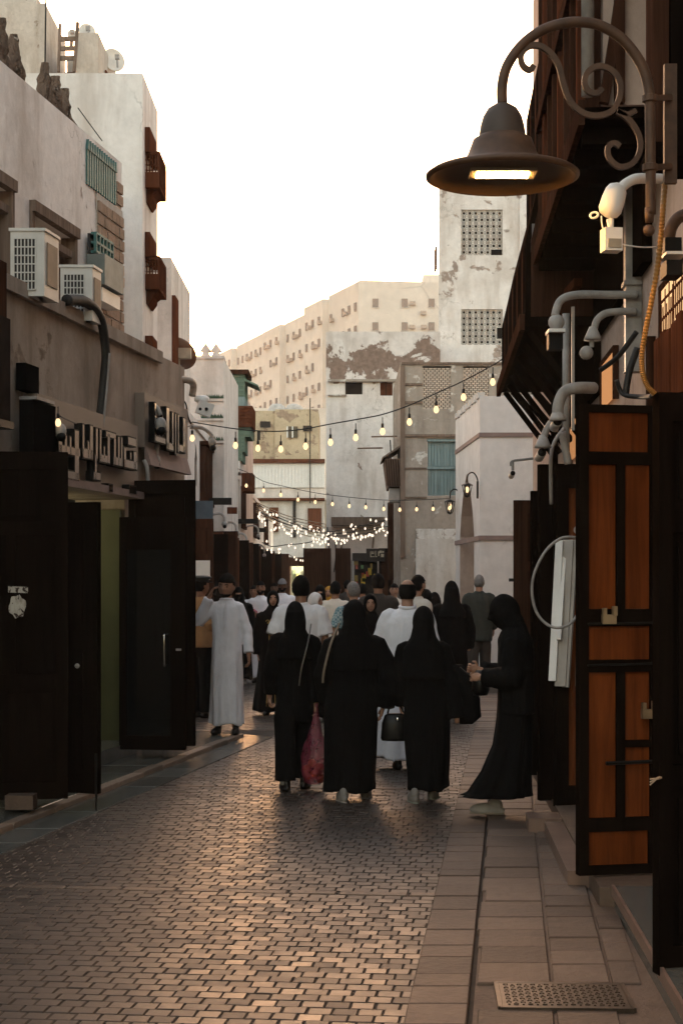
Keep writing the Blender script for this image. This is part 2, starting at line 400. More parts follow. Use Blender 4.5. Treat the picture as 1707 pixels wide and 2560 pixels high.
for p, r, c in cand:
    h = random.Random(r * 977 + c * 13).random; dz = (h() - .5) * .004; tilt = ((h() - .5) * .016, (h() - .5) * .016); ang = (h() - .5) * .05
    if r in band_rows: continue
    M = Matrix.Translation((p.x, p.y, dz)) @ Matrix.Rotation(-BA + ang, 4, 'Z') @ Matrix.Rotation(tilt[0], 4, 'X') @ Matrix.Rotation(tilt[1], 4, 'Y')
    k = (0, 0, 1, 1, 2)[int(h() * 5)]
    if (r, c) in npart: link('paver', bmesh_shared[k], road, M)
    elif p.y < 33:
        b = brick_shape(COLP - (.0055, .007, .010)[k], ROWP - .006)
        rest.add([M @ Vector(v) for v in b.v], b.f); rv += [h()] * len(b.f)
me = rest.mesh('paver_field', [PAVER])
at = me.attributes.new('rnd', 'FLOAT', 'FACE'); at.data.foreach_set('value', rv)
link('paver_field', me, road, kind='stuff')
def slab(par, name, corners, z, h, mat, be=.006):
    "one paving slab from 4 corners (ccw), own object"
    c = sum((Vector((q[0], q[1], 0)) for q in corners), Vector()) / 4
    m = MB(); b = []; tpp = []; t0 = []
    for q in corners:
        v = Vector((q[0], q[1], 0)); i = v + (c - v).normalized() * be * 1.4
        b.append((v.x, v.y, z - h)); t0.append((v.x, v.y, z - be)); tpp.append((i.x, i.y, z))
    m.add(b + t0 + tpp, [(0, 1, 5, 4), (1, 2, 6, 5), (2, 3, 7, 6), (3, 0, 4, 7), (4, 5, 9, 8), (5, 6, 10, 9), (6, 7, 11, 10), (7, 4, 8, 11), (8, 9, 10, 11)])
    return m.build(name, mat, par)
for r in band_rows:         # cross bands of longer stones
    yy = r * ROWP; x = -4.0
    while x < 3.0:
        w = random.uniform(.24, .40)
        p = bd * yy + bl * (x + w / 2)
        if leftk(p.y) + .45 < p.x < rightk(p.y) + .1 and 4.9 < p.y:
            q = [bd * (yy + a * (ROWP / 2 - .006)) + bl * (x + .006 + (w - .012) * b) for a, b in ((-1, 0), (-1, 1), (1, 1), (1, 0))]
            slab(road, 'band_stone', [(v.x, v.y) for v in q], random.uniform(.0, .005), .03, BANDST)
        x += w
# left pavement: gutter strip, kerb stones, marble slabs
lp = MB()
pts = [(leftk(Y) + .0, Y) for Y in (3, 8, 12.93, 18.3)]
for (x0, y0), (x1, y1) in zip(pts[:-1], pts[1:]):
    lp.hexa([(x0 - 3.5, y0, -.05), (x0, y0, -.05), (x1, y1, -.05), (x1 - 3.5, y1, -.05), (x0 - 3.5, y0, .03), (x0 - .05, y0, .03), (x1 - .05, y1, .03), (x1 - 3.5, y1, .03)])
leftpave = lp.build('pavement_left', MARBLE, kind='structure')
Y = 4.0
while Y < 18.2:
    L = random.uniform(.55, .95); a, b = leftk(Y), leftk(Y + L - .012)
    slab(leftpave, 'kerb_stone', [(a - .05, Y), (a + .05, Y), (b + .05, Y + L - .012), (b - .05, Y + L - .012)], .046 + random.uniform(-.004, .006), .08, KERB, .014)
    for k in range(1):
        slab(leftpave, 'gutter_slab', [(a + .058, Y), (a + .36, Y), (b + .36, Y + L - .012), (b + .058, Y + L - .012)], .010 + random.uniform(-.002, .003), .05, MARBLE if Y > 7 else STONE)
    w = (.36, .50)
    slab(leftpave, 'pavement_slab', [(a - .62, Y), (a - .06, Y), (b - .06, Y + L - .008), (b - .62, Y + L - .008)], .040 + random.uniform(-.002, .002), .03, MARBLE)
    Y += L
# step platform behind the phoning man
st = MB(); st.hexa([(-3.6, 18.6, -.02), (-1.95, 18.6, -.02), (-2.0, 22, -.02), (-3.6, 22, -.02), (-3.6, 18.6, .24), (-1.95, 18.6, .24), (-2.0, 22, .24), (-3.6, 22, .24)])
st.build('stone_step', STONE, **setup('', 'low pale stone step platform beside the man on the phone', 'step'))
# right pavement
rp = MB()
for y0, y1 in ((2, 10), (10, 18), (18, 26)):
    x0, x1 = rightk(y0), rightk(y1)
    rp.hexa([(x0 + .235, y0, -.05), (x0 + 3.5, y0, -.05), (x1 + 3.5, y1, -.05), (x1 + .235, y1, -.05), (x0 + .235, y0, .020), (x0 + 3.5, y0, .026), (x1 + 3.5, y1, .026), (x1 + .235, y1, .020)])
rightpave = rp.build('pavement_right', CONC, kind='structure')
def strip(name, o0, o1, z, Y0, Y1, lmin, lmax, mat, jag=.0, gap=.008, skew=0):
    Y = Y0
    while Y < Y1:
        L = random.uniform(lmin, lmax); a, b = rightk(Y), rightk(Y + L - gap); j = random.uniform(-jag, jag)
        slab(rightpave, name, [(a + o0 + j, Y), (a + o1, Y + skew), (b + o1, Y + L - gap + skew), (b + o0 + j, Y + L - gap)], z + random.uniform(-.004, .004), .05, mat)
        Y += L
strip('kerb_slab', -.03, .212, .014, 4.6, 24, .20, .36, STONE)
strip('kerb_slab', .235, .55, .030, 6.71, 24, .28, .42, STONE, .018)
strip('kerb_slab', .235, .55, .030, 4.6, 6.22, .30, .52, STONE, .022)
strip('pavement_slab', .562, .80, .034, 6.71, 22, .22, .33, STONE)
strip('pavement_slab', .562, .80, .034, 4.6, 6.2, .26, .42, STONE)
strip('pavement_slab', .81, .93, .034, 6.71, 8.3, .26, .4, STONE)
# access cover with raised chequer studs
CX0, CY0 = .895, 6.48
cv = thing('access_cover', 'square steel chequer-plate access cover set in the right pavement', 'cover', (CX0, CY0, .03))
m = MB(); m.box((CX0, CY0, .030), (.50, .37, .02), -.05); pl = m.build('plate', plain('steel_worn', (.055, .04, .03), .38, .5, .35, 20, .2), cv)
m = MB()
for i in range(17):
    for j in range(12):
        m.box((CX0 + (i - 8) * .028 + (j - 5.5) * .0014, CY0 + (j - 5.5) * .028 - (i - 8) * .0014, .042), (.020 if (i + j) % 2 else .009, .009 if (i + j) % 2 else .020, .006), -.05)
m.build('stud_pattern', MATS['steel_worn'], cv, kind='stuff')
m = MB()
for a, b in (((-.26, -.193), (.26, -.193)), ((-.26, .193), (.26, .193)), ((-.26, -.193), (-.26, .193)), ((.26, -.193), (.26, .193))): m.bar((CX0 + a[0] + .05 * a[1], CY0 + a[1] - .05 * a[0], .030), (CX0 + b[0] + .05 * b[1], CY0 + b[1] - .05 * b[0], .030), .018, .022)
m.build('frame', MATS['steel_worn'], cv)
# ------------------------------------------------------------------ left side, near
LW = Frame(-4.748, .17, 1)
def wall_holes(mb, F, u0, u1, z0, z1, n, t, holes, mi=0):
    "wall skin with rectangular openings (u0,u1,z0,z1) and reveals t deep"
    us = sorted(set([u0, u1] + [h[0] for h in holes] + [h[1] for h in holes])); zs = sorted(set([z0, z1] + [h[2] for h in holes] + [h[3] for h in holes]))
    for a, b in zip(us[:-1], us[1:]):
        for c, d in zip(zs[:-1], zs[1:]):
            mu, mz = (a + b) / 2, (c + d) / 2
            if any(h[0] < mu < h[1] and h[2] < mz < h[3] for h in holes): continue
            mb.quad(F.p(a, n, c), F.p(b, n, c), F.p(b, n, d), F.p(a, n, d), mi)
    for h in holes:
        a, b, c, d = h
        for (ua, za), (ub, zb) in (((a, c), (b, c)), ((b, c), (b, d)), ((b, d), (a, d)), ((a, d), (a, c))):
            mb.quad(F.p(ua, n, za), F.p(ub, n, zb), F.p(ub, n - t, zb), F.p(ua, n - t, za), mi)
# --- shop building with ledge roof
shop = thing('shop_building', 'low old plastered shop building on the left with a ledge top', 'building', LW.p(14, -1, 0))
m = MB()
D0, D1 = 12.35, 15.55              # doorway of the shop
wall_holes(m, LW, 4, 17.72, 0, 4.07, 0, .5, [(D0, D1, .0, 2.5), (16.1, 17.4, 0, 2.62), (6, 11.2, 0, 2.6)])
m.quad(LW.p(4, 0, 4.07), LW.p(17.72, 0, 4.07), LW.p(17.72, -3, 4.07), LW.p(4, -3, 4.07))
m.quad(LW.p(17.72, 0, 0), LW.p(17.72, -3, 0), LW.p(17.72, -3, 4.07), LW.p(17.72, 0, 4.07))
m.fbox(LW, 4, 16.7, -.02, .05, 3.98, 4.10)
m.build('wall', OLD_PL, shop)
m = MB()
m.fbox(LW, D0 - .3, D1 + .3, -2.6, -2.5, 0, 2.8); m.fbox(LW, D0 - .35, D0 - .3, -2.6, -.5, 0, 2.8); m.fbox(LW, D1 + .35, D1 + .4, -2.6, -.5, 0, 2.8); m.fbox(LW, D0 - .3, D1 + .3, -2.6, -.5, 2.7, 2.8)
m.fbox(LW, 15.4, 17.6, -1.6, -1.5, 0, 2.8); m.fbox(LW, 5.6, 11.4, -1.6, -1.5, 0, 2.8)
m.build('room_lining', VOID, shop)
m = MB(); m.fbox(LW, D0, D1, -1.0, .12, .0, .17); m.build('threshold', MARBLE, shop)
m = MB(); m.fbox(LW, 15.46, 15.545, -1.2, -.02, .13, 2.40); gp = m.build('green_wall', plain('paint_olive_green', (.085, .09, .036), .55, 0, .12, 3), shop, label='olive green lit panel inside the doorway')
m = MB(); m.fbox(LW, 15.40, 15.455, -1.25, -1.2, .13, 2.40); m.build('door_jamb', WHITEP, shop)
lamp_d = bpy.data.lights.new('shop_light', 'POINT'); lamp_d.energy = 1.0; lamp_d.color = (1, .86, .5); lamp_d.shadow_soft_size = .12
lo = link('shop_light', lamp_d, None, Matrix.Translation(LW.p(14.6, -.9, 2.3)))
# left-most shallow board hood
hd = thing('board_hood', 'grey brown metal hood board high over the nearest left doors', 'hood', LW.p(10, 0, 2.6))
m = MB(); m.fbox(LW, 8.0, 11.95, 0.001, .26, 2.90, 3.66); m.build('board', plain('hood_metal', (.030, .022, .018), .8, 0, .25, spec=0), hd)
m = MB(); m.fbox(LW, 8.0, 11.97, 0.01, .28, 2.84, 2.895); m.build('lip', IRON, hd)
# brown blind above it, at the left picture edge
m = MB(); m.fbox(LW, 8.0, 12.28, .052, .10, 3.62, 4.15); m.build('timber_board', BROWNWOOD, **setup('', 'dark timber board under the ledge at the left edge', 'board'))
# --- sign 1 : fascia + letters
def sign_letters(name, label, U0, U1, zb, n0, th, strokes, parent_board, boardlabel):
    s = thing(name, label, 'sign', LW.p((U0 + U1) / 2, n0, zb))
    return s
ZS0, ZS1 = 2.57, 3.22
Y0, _ = LW.hit(105, 1000, .12); Y1, _ = LW.hit(345, 1200, .12)
sg = thing('shop_sign', 'long beige shop sign with tall mirror-faced black letters', 'sign', LW.p((Y0 + Y1) / 2, .1, ZS0))
SIGNB = plain('sign_board_beige', (.20, .155, .125), .6, 0, .1, 2)
m = MB(); m.fbox(LW, Y0 - .1, Y1, .002, .12, ZS0, ZS1); m.build('board', SIGNB, sg)
m = MB(); m.fbox(LW, Y0 - .1, Y1 + .02, .002, .22, ZS0 - .07, ZS0 - .004); m.build('canopy_edge', BROWN_BAND, sg)
def letters(par, U0, U1, zmid, specs, n0=.15, dep=.13, hs=1.0):
    "extruded letters: each spec = list of bars (u0,u1,z0,z1) in letter units, u 0..1 along the board from the near end"
    for bars in specs:
        m = MB()
        for (a, b, c, d) in bars:
            c, d = c * hs, d * hs
            u0 = U0 + (U1 - U0) * a; u1 = U0 + (U1 - U0) * b
            m.fbox(LW, u0, u1, n0, n0 + dep, zmid + c, zmid + d)
            e = .012
            p = [LW.p(u0 + e, n0 + dep + .003, zmid + c + e), LW.p(u1 - e, n0 + dep + .003, zmid + c + e), LW.p(u1 - e, n0 + dep + .003, zmid + d - e), LW.p(u0 + e, n0 + dep + .003, zmid + d - e)]
            if u1 - u0 > 2.2 * e: m.quad(*p, 1)
        m.build('letter', [LETTERSIDE, MIRROR], par)
la, lb = LW.hit(146, 1100, .22)[0], LW.hit(344, 1100, .22)[0]
letters(sg, la, lb, 2.84, [
    [(0, .045, -.10, .16), (.0, .25, -.10, .0), (.065, .10, -.1, .10), (.12, .15, -.1, .10), (.18, .235, -.34, .18), (.06, .24, -.34, -.24)],
    [(.27, .30, -.10, .26), (.27, .40, -.10, .02), (.33, .36, -.1, .10), (.36, .405, -.1, .27), (.405, .50, -.30, -.20), (.42, .45, -.3, -.02)],
    [(.43, .465, -.08, .26), (.48, .51, -.08, .26), (.48, .60, -.10, .0), (.53, .555, -.06, .09), (.58, .62, -.10, .24), (.56, .70, .18, .26)],
    [(.60, .66, -.40, -.30)], [(.665, .70, -.10, .22), (.66, .78, -.10, .01), (.72, .75, -.1, .24), (.76, .79, -.1, .24)],
    [(.80, .84, -.10, .14), (.80, 1.0, -.10, .01), (.86, .98, .16, .27), (.89, .915, 0, .10), (.94, .985, -.10, .12), (.88, .99, -.38, -.27)]], .15, .07, .84)
m = MB(); u = LW.hit(72, 1050, .2)[0]; u2 = LW.hit(128, 1050, .2)[0]; m.fbox(LW, u, u2, .125, .24, 2.66, 3.12); m.fbox(LW, u + .2, u2, .02, .10, 3.225, 3.44); m.build('transformer_box', plain('box_matt_black', (.004, .004, .004), .9, spec=0), sg)
m = MB(); m.fbox(LW, u, u2 - .1, .125, .27, 3.125, 3.15); m.build('bracket', GREYP, sg)
# --- sign 2
Y2, Y3 = LW.hit(362, 1050, .1)[0], LW.hit(470, 1050, .1)[0]
s2 = thing('shop_sign', 'shorter shop sign with tall mirror letters above the glass door', 'sign', LW.p((Y2 + Y3) / 2, .1, 2.9))
m = MB(); m.fbox(LW, Y2, Y3, .002, .10, 3.04, 3.58); m.build('board', SIGNB, s2)
m = MB(); m.hexa([LW.p(Y2, .10, 2.86), LW.p(Y3 - .1, .10, 2.86), LW.p(Y3 - .1, .17, 2.86), LW.p(Y2, .17, 2.86), LW.p(Y2, .10, 3.035), LW.p(Y3 - .1, .10, 3.035), LW.p(Y3 - .1, .12, 3.035), LW.p(Y2, .12, 3.035)])
m.build('canopy', BROWN_BAND, s2)
la, lb = LW.hit(384, 1100, .18)[0], LW.hit(462, 1100, .18)[0]
letters(s2, la, lb, 3.24, [
    [(0, .06, -.2, .34), (0, .34, -.2, -.10), (.15, .18, -.1, .15), (.24, .27, -.1, .2)],
    [(.36, .46, -.26, .34), (.36, .60, -.26, -.14), (.54, .60, -.2, .3)],
    [(.64, .69, -.3, .3), (.73, .78, -.26, .3), (.78, 1.0, -.24, -.12), (.90, 1.0, -.24, .28)]], .13, .06, .74)
# --- door leaves
def leaf(name, label, a, b, z0, h, th, mat, panels, group=None, pmat=None, glassy=False, flat=False):
    "timber door leaf standing open, from plan point a (hinge) to b; panels = (u0,u1,z0,z1) fractions"
    a, b = Vector((a[0], a[1], 0)), Vector((b[0], b[1], 0)); t = (b - a).normalized(); nn = Vector((t.y, -t.x, 0)); W = (b - a).length
    o = thing(name, label, 'door', (a.x, a.y, z0), group)
    def bx(m, u0, u1, c0, c1, w0, w1):
        pts = [a + t * u + nn * w + Vector((0, 0, z)) for z in (z0 + c0, z0 + c1) for u, w in ((u0, w0), (u1, w0), (u1, w1), (u0, w1))]
        m.hexa(pts)
    us = sorted(set([0, 1] + [p[0] for p in panels] + [p[1] for p in panels])); zs = sorted(set([0, 1] + [p[2] for p in panels] + [p[3] for p in panels]))
    m = MB()
    for p, q in zip(us[:-1], us[1:]):
        run = None
        for c, d in zip(zs[:-1], zs[1:]):
            inside = any(k[0] < (p + q) / 2 < k[1] and k[2] < (c + d) / 2 < k[3] for k in panels)
            if not inside: bx(m, p * W, q * W, c * h, d * h, -th / 2, th / 2)
    m.build('frame', mat, o)
    for k in panels:
        m = MB(); bx(m, k[0] * W + .001, k[1] * W - .001, k[2] * h + .001, k[3] * h - .001, -th * (.1 if glassy else .22), th * (.1 if glassy else .22))
        if not glassy and not flat and (k[1] - k[0]) * W > .1:
            bx(m, k[0] * W + .03, k[1] * W - .03, k[2] * h + .04, k[3] * h - .04, -th * .40, th * .40)
        m.build('glass_pane' if glassy else 'panel', pmat or mat, o)
    return o, (lambda u, w, z: a + t * (u * W) + nn * w + Vector((0, 0, z0 + z)))
PAN2 = [(.12, .46, .56, .94), (.54, .88, .56, .94), (.12, .46, .06, .50), (.54, .88, .06, .50)]
PAN3 = [(.1, .9, .80, .95), (.1, .46, .36, .76), (.54, .9, .36, .76), (.1, .9, .05, .32)]
A = thing  # (alias keeps the calls below short)
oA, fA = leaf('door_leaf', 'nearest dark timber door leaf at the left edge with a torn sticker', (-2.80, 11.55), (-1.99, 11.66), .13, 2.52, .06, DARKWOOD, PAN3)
m = MB(); q = fA(.56, .033, 1.34)
e = (Vector((-1.99, 11.66, 0)) - Vector((-2.80, 11.55, 0))).normalized()
def stick(pts, mt, nm, d=.0006):
    m = MB(); nn = Vector((e.y, -e.x, 0)); m.poly([q + e * x + Vector((0, 0, z)) for x, z in pts], d, nn); return m.build(nm, mt, oA)
WORN = plaster('sticker_worn', (.42, .40, .36), (.16, .13, .1), (.05, .035, .03), .56, 14, .05)
stick([(-.065, .16), (.075, .155), (.075, .20), (-.065, .205)], WORN, 'sticker')
stick([(-.06 + .06 * (1 - math.cos(a)) + .005 * math.sin(5 * a), .06 + .085 * math.sin(a) * (1 if math.sin(a) < 0 else .95) + .006 * math.cos(7 * a)) for a in [2 * math.pi * i / 28 for i in range(28)]], WORN, 'sticker')
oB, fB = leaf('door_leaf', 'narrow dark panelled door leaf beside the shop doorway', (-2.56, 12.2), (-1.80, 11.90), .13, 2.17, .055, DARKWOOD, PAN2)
m = MB(); m.tube([fB(.99, .03, -.13), fB(.99, .03, .3)], .009); m.build('drop_bolt', IRON, oB)
m = MB(); m.ball(fB(.8, .04, .95), .02, 8); m.build('knob', GREYP, oB)
oC, fC = leaf('glass_door', 'open glass shop door in a black frame with steel pull handle', (-2.08, 15.05), (-1.45, 14.95), .13, 2.18, .05, DARKWOOD, [(.10, .78, .06, .86)], None, glass('door_glass', (.006, .007, .007), .03, .8), True)
m = MB(); m.tube(smooth_path([fC(.70, .026, .80), fC(.70, .07, .81), fC(.70, .07, 1.06), fC(.70, .026, 1.07)], 5), .011); m.build('handle', plain('steel_bright', (.7, .7, .68), .15, 1, .05), oC, True)
m = MB(); m.box(fC(.90, .028, .94), (.05, .02, .02)); m.build('lock', GREYP, oC)
oD, fD = leaf('door_leaf', 'tall dark door leaf folded behind the glass door', (-2.05, 15.5), (-1.405, 15.35), .13, 2.55, .06, DARKWOOD, PAN3)
oD2, _ = leaf('door_leaf', 'dark door leaf closing the bay behind the tall leaf', (-1.86, 16.9), (-1.74, 17.7), .13, 2.45, .06, DARKWOOD, PAN3)
# foot block under the nearest leaf
m = MB(); m.box((-2.30, 11.5, .13), (.2, .16, .10)); m.build('concrete_block', CONC, **setup('', 'small grey block under the nearest left door', 'block'))
# --- upper white house set back above the ledge
SB = -.62
up = thing('upper_house', 'old white house with ruined parapet above the shops on the left', 'building', LW.p(14, SB - 1, 4.07))
UE = 17.4
W1 = LW.hit(35, 700, SB); 
wu0, wz1 = LW.hit(74, 505, SB); wu1, _ = LW.hit(188, 560, SB)
wnd = (wu0, wu1, 4.12, wz1 - .08)
w0 = (11.2, LW.hit(30, 500, SB)[0], 4.12, wz1 - .02)
gU0, gU1 = LW.hit(215, 400, SB)[0], LW.hit(287, 450, SB)[0]
m = MB()
fz0, fz1 = 5.78, 6.17
wall_holes(m, LW, 4, UE, 4.0, 6.28, SB, .3, [wnd, w0, (gU0, gU1, fz0, fz1)])
m.quad(LW.p(4, SB, 6.28), LW.p(UE, SB, 6.28), LW.p(UE, SB - 3, 6.28), LW.p(4, SB - 3, 6.28))
m.quad(LW.p(UE, SB, 4), LW.p(UE, SB - 3, 4), LW.p(UE, SB - 3, 6.28), LW.p(UE, SB, 6.28))
m.build('wall', UPPER_PL, up)
# slight offset bands of plaster layers
m = MB(); m.fbox(LW, 4, gU0 + .05, SB - .05, SB + .035, 4.0, 5.22); 
# ruined crenellations
RUIN = plaster('ruined_coral_stone', (.20, .14, .105), (.085, .06, .045), (.42, .34, .28), .60, 4.2, 1.6)
for (px, py, hgt, wid) in ((6, 40, .50, .24), (26, 90, .46, .22), (58, 140, .42, .24), (135, 205, .42, .24), (160, 225, .38, .2), (183, 250, .34, .18)):
    u, z = LW.hit(px, 150 + px * .8, SB - .1)
    m = MB(); prof = []
    n = 16
    rr = []
    for i in range(n + 1):
        t = i / n; rr.append((0, 0, t, (wid * .56) * (1 - t ** 1.5 * .86) * (1 + rng.uniform(-.2, .2)), .14 * (1 - t * .75) * (1 + rng.uniform(-.25, .25))))
    mm = MB(); mm.rings(rr, 22, fold=lambda a, z: 1 + .16 * math.sin(3 * a + z * 9) + .14 * math.sin(7 * a + z * 23) + .10 * math.sin(11 * a + z * 41))
    mm.v = [tuple(LW.p(u + v[0] * 1.15, SB - .19 + v[1], 5.95 + v[2] * (hgt + .42))) for v in mm.v]
    mm.build('crenellation', RUIN, up)
# timber lintelled windows with shutter boards
def shutters(par, a, b, z0, z1, n, mat, k):
    m = MB(); m.fbox(LW, a, b, n - .02, n + .06, z1 - .001, z1 + .10); m.fbox(LW, a, a + .07, n - .12, n + .03, z0, z1); m.fbox(LW, b - .07, b, n - .12, n + .03, z0, z1)
    m.fbox(LW, a + .07, b - .07, n - .12, n + .0, z1 - .2, z1 - .13); w = m.build('window_frame', mat, par)
    for i in range(k):
        u0 = a + .07 + (b - a - .14) * i / k; u1 = a + .07 + (b - a - .14) * (i + 1) / k
        m = MB(); m.fbox(LW, u0 + .012, u1 - .012, n - .16, n - .10, z0, z1 - .2)
        m.fbox(LW, u0 + .05, u1 - .05, n - .10, n - .085, z0 + .1, z0 + (z1 - z0) * .42); m.fbox(LW, u0 + .05, u1 - .05, n - .10, n - .085, z0 + (z1 - z0) * .5, z1 - .28)
        m.build('shutter', mat, w)
shutters(up, wnd[0], wnd[1], wnd[2], wnd[3], SB, OLDWOOD, 3)
shutters(up, w0[0], w0[1], w0[2], w0[3], SB, OLDWOOD, 3)
# teal iron picket screen
for i in range(13):
    u = gU0 + .02 + (gU1 - gU0 - .04) * i / 12
    m = MB(); m.fbox(LW, u - .022, u + .022, SB - .06, SB + .02, fz0 - .02, fz1 - .06); m.poly([LW.p(u - .03, SB, fz1 - .06), LW.p(u, SB, fz1 + .05), LW.p(u + .03, SB, fz1 - .06)], .03, LW.n); m.build('picket', TEALFENCE, up)
m = MB(); m.fbox(LW, gU0, gU1, SB - .16, SB - .13, fz0, fz1); m.build('screen_sheet', plain('sheet_teal', (.05, .09, .08), .7), up)
# exposed stone blocks at the right end of the house
BLK = plaster('stone_block_tan', (.40, .29, .22), (.25, .18, .13), None, .6, 4, .8)
BLKW = plaster('stone_joint_lime', (.56, .51, .46), (.38, .33, .28), None, .6, 4, .5)
m = MB(); bu0 = LW.hit(240, 600, SB)[0]; m.fbox(LW, bu0, UE, SB + .001, SB + .012, 4.1, fz0 - .03); m.build('mortar_bed', BLKW, up)
z = 4.12; r = 0; shared = {}
while z < fz0 - .12:
    u = bu0 + (0.0 if r % 2 else -.0); 
    first = True
    while u < UE - .02:
        L = random.uniform(.16, .26) * (.5 if (first and r % 2) else 1); L = min(L, UE - u); first = False
        if L > .05:
            m = MB(); m.fbox(LW, u + .012, u + L - .012, SB + .005, SB + .026 + random.uniform(0, .012), z + .012, z + .118); m.build('stone_block', BLK, up)
        u += L
    z += .13; r += 1
z = fz0
while z < 5.95:
    m = MB(); m.fbox(LW, gU1 + .02, UE - .03, SB + .004, SB + .028, z + .01, z + .115); m.build('stone_block', BLK, up); z += .13
# barred window with its unit in the stone field
bw0, bz1 = LW.hit(236, 582, SB + .1); bw1, bz0 = LW.hit(278, 655, SB + .1)
m = MB(); m.fbox(LW, bw0, bw1, SB + .03, SB + .06, bz0, bz1); w = m.build('window', PANE, up)
m = MB()
for i in range(6):
    u = bw0 + (bw1 - bw0) * i / 5; m.fbox(LW, u - .012, u + .012, SB + .10, SB + .13, bz0, bz1)
for z in (bz0, (bz0 + bz1) / 2, bz1): m.fbox(LW, bw0, bw1, SB + .065, SB + .13, z - .012, z + .012)
m.build('bars', TEALFENCE, w)
m = MB(); m.fbox(LW, bw0 - .02, bw1 + .06, SB + .03, SB + .22, bz0 - .34, bz0 - .03); m.build('window_unit', plain('unit_grey_green', (.13, .15, .14), .6), up)
m = MB(); m.fbox(LW, bw0 + .02, bw1 + .06, SB + .03, SB + .18, bz0 - .50, bz0 - .36); m.build('bracket', ACM, up)
m = MB(); m.tube(smooth_path([P(196, 270, 16.2), P(225, 310, 16.6), P(256, 352, 17.0)], 4), .006, 6); m.build('cable', CABLE, **setup('', 'thin cable slung from the ruined parapet to the white tower', 'cable'))
# --- air conditioners on the ledge
def condenser(label, px0, px1, pys, py1, u_depth):
    "outdoor unit: louvre face towards the camera"
    n0 = SB + .12
    Ya, z0 = LW.hit(px0, py1, n0 + .0); 
    o = thing('air_conditioner', label, 'air conditioner', LW.p(Ya, n0, 4.10), 'outdoor units on the left ledge')
    W = n0 + (.02); 
    return o
def ac_unit(label, pxl, pxm, pxr, top, d, w_face, dep, h):
    "camera-facing louvre face from pxl to pxm, side from pxm to pxr"
    c = P(pxl, top, d); x0, x1 = c.x, P(pxm, top, d).x; zt = c.z; zb = zt - h
    o = thing('air_conditioner', label, 'air conditioner', ((x0 + x1) / 2, d + dep / 2, zb), 'outdoor units on the left ledge')
    sh = (LW.b) * dep
    m = MB(); m.hexa([(x0, d, zb), (x1, d, zb), (x1 + sh, d + dep, zb), (x0 + sh, d + dep, zb), (x0, d, zt), (x1, d, zt), (x1 + sh, d + dep, zt), (x0 + sh, d + dep, zt)]); m.build('shell', ACM, o)
    m = MB(); m.hexa([(x0 - .012, d - .012, zt + .001), (x1 + .012, d - .012, zt + .001), (x1 + sh + .012, d + dep + .012, zt + .001), (x0 + sh - .012, d + dep + .012, zt + .001)] + [(a, b, zt + .025) for a, b in ((x0 - .012, d - .012), (x1 + .012, d - .012), (x1 + sh + .012, d + dep + .012), (x0 + sh - .012, d + dep + .012))]); m.build('lid', ACM, o)
    gx0, gx1 = x0 + .03, x0 + (x1 - x0) * .74
    m = MB(); m.span((gx0, d - .004, zb + .05), (gx1, d - .0005, zt - .06)); gr = m.build('coil', ACD, o)
    m = MB()
    for i in range(7): m.bar((gx0 + (gx1 - gx0) * i / 6, d - .009, zb + .05), (gx0 + (gx1 - gx0) * i / 6, d - .009, zt - .06), .009)
    for i in range(7): z = zb + .05 + (h - .11) * i / 6; m.bar((gx0, d - .012, z), (gx1, d - .012, z), .009)
    m.build('guard', ACM, gr)
    m = MB(); s0, s1 = .14, .86
    m.hexa([(x1 + sh * s0 + .003, d + dep * s0, zb + .1), (x1 + sh * s1 + .003, d + dep * s1, zb + .1), (x1 + sh * s1 + .009, d + dep * s1, zb + .1), (x1 + sh * s0 + .009, d + dep * s0, zb + .1)] + [(a, b, zt - .08) for a, b in ((x1 + sh * s0 + .003, d + dep * s0), (x1 + sh * s1 + .003, d + dep * s1), (x1 + sh * s1 + .009, d + dep * s1), (x1 + sh * s0 + .009, d + dep * s0))])
    m.build('side_grille', plain('grille_brown', (.16, .11, .07), .6), o)
    for sx in (x0 + .05, x1 - .05):
        m = MB(); m.span((sx - .02, d + .03, 4.07), (sx + .02, d + dep - .03, zb)); m.build('foot', GREYP, o)
    return o
ac_unit('big air conditioner on the ledge by the shuttered windows', 27, 112, 140, 578, 12.85, .4, .33, .52)
ac_unit('air conditioner on the ledge with a fat black pipe below', 152, 232, 250, 669, 14.2, .4, .24, .47)
pts = [LW.p(LW.hit(178, 772, .1)[0], .06, 4.12), LW.p(LW.hit(215, 775, .1)[0], .10, 4.17), LW.p(LW.hit(246, 800, .1)[0], .12, 4.08), LW.p(LW.hit(262, 850, .1)[0], .11, 3.8), LW.p(LW.hit(262, 900, .1)[0], .09, 3.55), LW.p(LW.hit(256, 1040, .1)[0], .07, 3.12)]
m = MB(); sp = smooth_path(pts, 8); m.tube(sp, [.05 * (1 - .3 * i / len(sp)) for i in range(len(sp))], 10); m.build('insulated_pipe', plain('pipe_insulation', (.02, .019, .017), .7, 0, .3, 15, .5), smooth=True, **setup('', 'fat black insulated pipe bending over the ledge and down the wall', 'pipe'))
pts2 = [v + Vector((.04, -.02, -.01)) for v in pts[3:]]; m = MB(); m.tube(smooth_path(pts2, 6), .012, 6); m.build('drain_hose', GREYP, smooth=True, **setup('', 'thin pale hose beside the fat black pipe', 'hose'))
